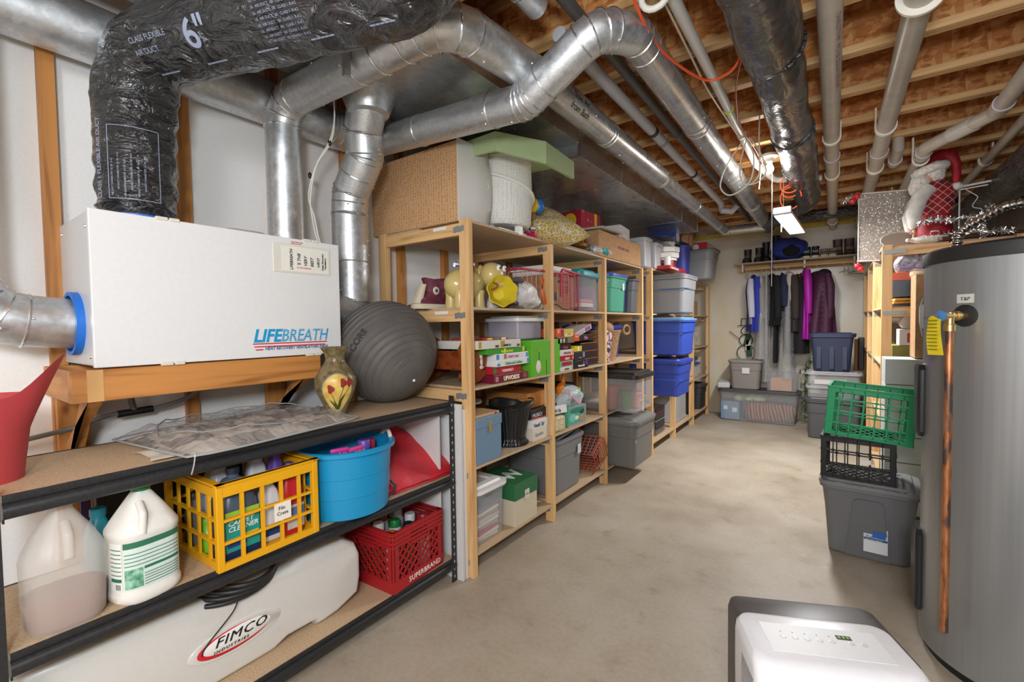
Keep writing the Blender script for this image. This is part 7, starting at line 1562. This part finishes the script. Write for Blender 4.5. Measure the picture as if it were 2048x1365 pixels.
def cyl_patch(nm, mat, a_0, a_1, z0, z1, r0, r1, n=8):
    b = B(); secs = []
    for i in range(n+1):
        a = a_0+(a_1-a_0)*i/n; secs.append([hp_(r0, a, z0), hp_(r1, a, z0), hp_(r1, a, z1), hp_(r0, a, z1)])
    b.loft(secs); return b.build(nm, mat, wh_, True)
cyl_patch('sign_plate', plain('#d5d3cc', .4), -.085, .085, 1.408, 1.440, RH, RH+.002)
for i, ch in enumerate('T&P'):
    o = text(wh_, ch, .018, (0, 0, 0), (0, 0, 0), plain('#3a3a3a', .5)); an = a0-.045+.035*i; p = hp_(RH+.0025, -.045+.035*i, 1.417); o.data.transform(Matrix.Translation(p) @ Matrix.Rotation(an+PI/2, 4, 'Z') @ Matrix.Rotation(PI/2, 4, 'X'))
n0 = Vector((math.cos(a0), math.sin(a0), 0)); cz = 1.362
M_ = Matrix.Translation(hp_(RH-.004, 0, cz)) @ n0.to_track_quat('Z', 'Y').to_matrix().to_4x4()
b = B(); b.lathe([(.040, 0), (.040, .006), (.034, .009), (.0, .009)], n=32); b.bm.transform(M_); b.build('rubber_grommet', plain('#262524', .6), wh_, True)
b = B(); b.lathe([(.014, .005), (.014, .03), (.018, .032), (.018, .045), (.013, .047), (.013, .085), (.016, .088), (.016, .10)], n=20); b.bm.transform(M_); b.build('valve_body', BRASS, wh_, True)
vp_ = hp_(RH+.062, 0, cz)
B().tube([vp_+Vector((0, 0, .012)), vp_-Vector((0, 0, .03)), vp_-Vector((0, 0, .032)), vp_-Vector((0, 0, .055))], .014, 16, rs=[.013, .013, .017, .017]).build('valve_outlet', BRASS, wh_, True)
side = Vector((-n0.y, n0.x, 0))
b = B(); b.lathe([(.017, .098), (.019, .10), (.019, .106), (.010, .108)], n=24); b.bm.transform(M_); b.build('blue_cap', plain('#4d86c0', .4), wh_, True)
hv = hp_(RH+.115, 0, cz); B().tube([hv, hv-side*.018+Vector((0, 0, -.002)), hv-side*.045+Vector((0, 0, -.006))], .0045, 8).build('lever', plain('#8b8f93', .35, .6), wh_, True)
tgp = hv+Vector((0, 0, -.005))
b = B(); b.grid(lambda u, v: tgp+side*(-.025+.048*u)+n0*(.004+.008*math.sin(v*3+u))+Vector((0, 0, -.135*v+.006*(1-v)*math.sin(u*5))), 8, 16); b.build('warning_tag', mottled('yellow_tag', '#d9c21c', '#e6d02e', 30, .5), wh_, True)
for k in range(9):
    b = B(); zz = -.012-.013*k; b.quad(*[tgp+side*s_+n0*(.0135+.008*math.sin(-zz/.135*3+.5)*.6)+Vector((0, 0, zz+h)) for s_, h in ((-.018, 0), (.016, 0), (.016, .0035), (-.018, .0035))]); b.build('tag_print', plain('#8a7c1c', .6), wh_)
B().tube([vp_-Vector((0, 0, .05)), vp_-Vector((0, 0, 1.165))], .0125, 20).build('discharge_pipe', COPPER, wh_, True)
for z0, z1 in ((.87, 1.165), (.14, .48)):
    b = B(); c = Vector((math.cos(R(176))*(RH+.006), math.sin(R(176))*(RH+.006)))
    secs = []
    for z, k in ((z0, .7), (z0+.02, 1), (z1-.02, 1), (z1, .7)):
        secs.append([Vector((c.x+p.x, c.y+p.y, z)) for p in rr(.030*k, .13*k, .012, 0, 5)])
    b.loft(secs); b.build('access_cover', plain('#232527', .35), wh_, True)
B().tube([hp_(RH+.002, R(-50), 1.44), hp_(RH+.012, R(-48), 1.40), hp_(RH+.012, R(-48), 1.34), hp_(RH+.002, R(-51), 1.28)], .003, 8).build('wire', SILV, wh_, True)
fc2 = path([(.395-.622, 2.515-2.5, 1.615), (.40-.622, .01, 1.70), (.52-.622, .0, 1.775), (.75-.622, .0, 1.81), (1.1-.622, 0.02, 1.90)], .06, 6)
b = B(); L_ = []
for i in range(len(fc2)-1):
    n_ = max(1, int((fc2[i+1]-fc2[i]).length/.003))
    for k in range(n_): L_.append(fc2[i].lerp(fc2[i+1], k/n_))
b.tube(L_, .018, 16, rs=[.0155+.0028*math.sin(i*1.05) for i in range(len(L_))]); b.build('flexible_conduit', CHROME, wh_, True)
B().lathe([(.02, 1.62), (.02, 1.64), (.016, 1.645)], (-.227, .015, 0), 16).build('conduit_fitting', CHROME, wh_, True)

# ================================================================ totes and crates in the walkway
gt2 = tote('storage_tote', 'grey lidded tote with a paper label under the black and green crates', (.172, 3.35, 0), .455, .40, .435, plain('#6f7072', .42), plain('#7e7f81', .42), taper=.80, lidh=.03, face='y', r=.045, lip=.014, rz=R(-3), indent=False)
B().loft([[Vector((x*k, -.162-.030*f_-.006, z)) for x in (-.10, -.085, .085, .10)]+[Vector((x*k, -.15-.030*f_, z)) for x in (.10, -.10)] for f_, z, k in ((0, .01, 1), (.5, .2, .8), (.85, .33, .65), (.9, .345, .5))]).build('front_panel', plain('#6b6c6e', .42), gt2, True)
lb = B().obox((.035, -.181, .125), (.105, .003, .135), (R(-5), 0, 0)).build('paper_label', plain('#dcdde0', .5), gt2)
B().obox((.050, -.1868, .160), (.058, .002, .032), (R(-5), 0, 0)).build('label_picture', plain('#1f63b8', .5), gt2); B().obox((.035, -.1845, .132), (.103, .002, .012), (R(-5), 0, 0)).build('label_band', plain('#1d5f86', .5), gt2)
for s, x in (('18 gal', -.012), ('68 L', .045)): text(gt2, s, .017, (x, -.1875, .142), (R(85), 0, 0), plain('#30507a', .5))
B().obox((.07, -.178, .078), (.028, .002, .014), (R(-5), 0, 0)).build('barcode', plain('#3a3a3a', .5), gt2)
text(gt2, 'Keep  Store  Organize', .008, (-.010, -.1875, .129), (R(85), 0, 0), WHITE)
def open_crate(name, label, loc, w, d, h, mat, rot, rail=.03, cell=(8, 4), wire=.0035, post=.05):
    t = thing(name, label, 'crate', loc, rot=rot)
    for s_ in (-1, 1):
        b = B()
        for axis, half, oth in ((1, d/2, w/2),):
            pass
        g = B()
        for i in range(cell[0]+1):
            x = -w/2+w*i/cell[0]; g.box((x-wire, s_*d/2-wire, 0), (x+wire, s_*d/2+wire, h))
        for j in range(cell[1]+1):
            z = h*j/cell[1]; g.box((-w/2, s_*d/2-wire*2, z-wire), (w/2, s_*d/2+wire*2, z+wire))
        # rounded window corners
        g.box((-w/2, s_*d/2-wire, h-rail), (w/2, s_*d/2+wire, h)); g.box((-w/2, s_*d/2-wire, 0), (w/2, s_*d/2+wire, rail*.6))
        for i in range(1, cell[0]):
            for j in range(1, cell[1]): g.obox((-w/2+w*i/cell[0], s_*d/2, h*j/cell[1]), (.016, wire*1.6, .016), (0, R(45), 0))
        g.build('long_wall', mat, t)
        g = B()
        for i in range(6):
            y = -d/2+d*i/5; g.box((s_*w/2-wire, y-wire, 0), (s_*w/2+wire, y+wire, h))
        for j in range(cell[1]+1):
            z = h*j/cell[1]; g.box((s_*w/2-wire*2, -d/2, z-wire), (s_*w/2+wire*2, d/2, z+wire))
        g.box((s_*w/2-wire, -d/2, h-rail), (s_*w/2+wire, d/2, h)); g.box((s_*w/2-wire, -d/2, 0), (s_*w/2+wire, d/2, rail*.6)); g.build('end_wall', mat, t)
    for sx_ in (-1, 1):
        for sy_ in (-1, 1): B().box((sx_*(w/2)-(post if sx_ > 0 else 0), sy_*d/2-.004, 0), (sx_*(w/2)+(post if sx_ < 0 else 0), sy_*d/2+.004, h)).build('corner_post', mat, t)
    b = B()
    for s_ in (-1, 1): b.box((-w/2-.006, s_*d/2-.008, h-.008), (w/2+.006, s_*d/2+.008, h), bev=.002, seg=1); b.box((s_*w/2-.008, -d/2-.006, h-.008), (s_*w/2+.008, d/2+.006, h), bev=.002, seg=1)
    b.build('rim', mat, t)
    b = B()
    for i in range(-4, 5):
        for s_ in (-1, 1):
            b.obox((i*w/9, 0, .004), (.006, d*1.0, .005), (0, 0, s_*R(28)))
    for k in b.bm.verts: k.co.x = max(-w/2, min(w/2, k.co.x)); k.co.y = max(-d/2, min(d/2, k.co.y))
    b.build('base_lattice', mat, t); return t
bc = open_crate('plastic_crate', 'black open grid crate in the middle of the walkway stack', (.122, 3.33, .4415), .335, .27, .235, plain('#1c1c1d', .45), (0, 0, R(-4)), post=.022, cell=(6, 3), wire=.003)
B().box((.04-.02, -.1405, .10), (.062, -.139, .125)).build('barcode_sticker', WHITE, bc)
gc = open_crate('plastic_crate', 'bright green open grid crate tilted on top of the black crate', (.162, 3.33, .684), .390, .29, .275, plain('#159a63', .42), (R(0), R(4.5), R(-4)), post=.034, cell=(7, 4), wire=.003)

# ================================================================ dehumidifier in the foreground
dh = thing('dehumidifier', 'white portable dehumidifier with dark grey rear shell, standing in the foreground', 'dehumidifier', (-.02, 1.27, 0), R(23.7))
HT = .60
DG = plain('#4b4543', .4); WD = plain('#dcdcde', .3)
B().loft([rr(.352, .24, .032, 0.02, 8, .006, .045), rr(.352, .24, .032, .3, 8, .006, .045), rr(.352, .24, .032, HT-.03, 8, .006, .045), rr(.344, .232, .032, HT-.012, 8, .006, .045), rr(.32, .21, .032, HT-.006, 8, .006, .045)]).build('rear_shell', DG, dh, True, angle=35)
def sh(z, y0, y1, w, r=.035): return rr(w, y1-y0, r, z, 8, 0, (y0+y1)/2)
def ff(z): return -.125-.045*((HT-z)/HT)
B().loft([sh(.02, -.16, .07, .33), sh(.30, -.175, .07, .35), sh(HT-.10, -.150, .075, .352), sh(HT-.03, -.125, .078, .350), sh(HT-.012, -.112, .078, .345), sh(HT-.003, -.10, .074, .332), sh(HT, -.088, .066, .31)]).build('front_shell', WD, dh, True, angle=35)
B().box((-.125, -.068, HT-.0005), (.125, .035, HT+.0008), bev=.0006, seg=1).build('control_panel', plain('#d4d6d6', .4), dh)
B().box((.035, -.002, HT+.0005), (.066, .012, HT+.0015)).build('display', plain('#2c3a16', .2), dh)
for k in range(3): B().box((.039+.009*k, .002, HT+.0014), (.044+.009*k, .009, HT+.002)).build('display_segment', plain('#7f9a2a', .4), dh)
for k in range(7):
    x = -.085+.026*k+(.014 if k > 4 else 0); B().lathe([(.007, 0), (.007, .0012), (.005, .0014)], (x, -.014, HT), 16).build('button', plain('#c3c4c6', .35), dh); 
    if k < 5: B().box((x-.001, .003, HT+.0004), (x+.001, .006, HT+.0012)).build('indicator', plain('#6c6d70', .5), dh)
for k in range(20):
    B().box((-.1765, -.10+.009*(k % 10), HT-.16-.14*(k//10)), (-.1735, -.095+.009*(k % 10), HT-.05-.14*(k//10))).build('side_slot', plain('#8c8a8a', .5), dh)
text(dh, 'F', .03, (-.03, -.168, HT-.14), (R(83), 0, 0), plain('#9a9a9c', .4), bold=.001)

# ================================================================ small pieces go one level deeper, under the part they belong to
NEST = {'lettering': ('label_sheet', 'paper_label', 'door', 'body', 'box', 'tank', 'shell', 'board', 'front_shell', 'side_wall'), 'printing': ('sleeve', 'pipe'), 'printed_frame': ('sleeve',),
        'bead': ('pipe',), 'screw_heads': ('pipe',), 'lip': ('coupling',), 'band': ('pipe',), 'cable_tie': ('pipe',), 'tape': ('wire',), 'logo_bar': ('door',), 'logo_stripe': ('door',), 'label_holder': ('door',), 'latch': ('door', 'lid', 'body'),
        'slot': ('post',), 'metal_plate': ('rung', 'post'), 'barcode_sticker': ('rung', 'long_wall'), 'seam': ('duct_section',), 'tape_band': ('sleeve_section',), 'nose': ('head',), 'eye': ('head',), 'pupil': ('head',), 'ear': ('head',), 'muzzle': ('head',), 'beard': ('head',),
        'painted_panel': ('body',), 'painted_border': ('body',), 'painted_tulip': ('body',), 'painted_leaf': ('body',), 'painted_bear': ('front_panel',), 'painted_jacket': ('front_panel',), 'corner_rail': ('side_panel',), 'lace': ('upper',), 'quilt_seam': ('body',),
        'printed_panel': ('body', 'bag'), 'sticker': ('body',), 'printed_line': ('body',), 'orange_dot': ('body',), 'white_oval': ('body',), 'label_print': ('body',), 'label_band': ('body', 'paper_label'), 'label_picture': ('body', 'paper_label'), 'barcode': ('body', 'paper_label'),
        'display_segment': ('display',), 'indicator': ('control_panel',), 'button': ('control_panel',), 'tag_print': ('warning_tag',), 'badge_red': ('shell',), 'badge_white': ('shell',), 'screw': ('cabinet',), 'star': ('star_patch',), 'star_patch': ('upper',), 'rib': ('body',), 'picture_shape': ('body',),
        'acorn_print': ('body',), 'acorn_cap': ('body',), 'wave_print': ('body',), 'pink_stripe': ('bag',), 'lever': ('valve_body',), 'blue_cap': ('valve_body',), 'grommet_stain': ('padded_end',), 'grommet': ('padded_end',), 'red_edge': ('drawer',), 'white_edge': ('drawer',), 'hand': ('sleeve',), 'pompom': ('hat',)}
def mid(o):
    c = [Vector(v) for v in o.bound_box]; return sum(c, Vector())/8
for t in [o for o in bpy.data.objects if o.parent is None and o.type == 'EMPTY']:
    kids = list(t.children)
    for c in kids:
        base = c.name.split('.')[0]
        if base not in NEST: continue
        for cand in NEST[base]:
            m_ = [k for k in kids if k.name.split('.')[0] == cand and k is not c and k.parent is t]
            if m_: c.parent = min(m_, key=lambda k: (mid(k)-mid(c)).length); break
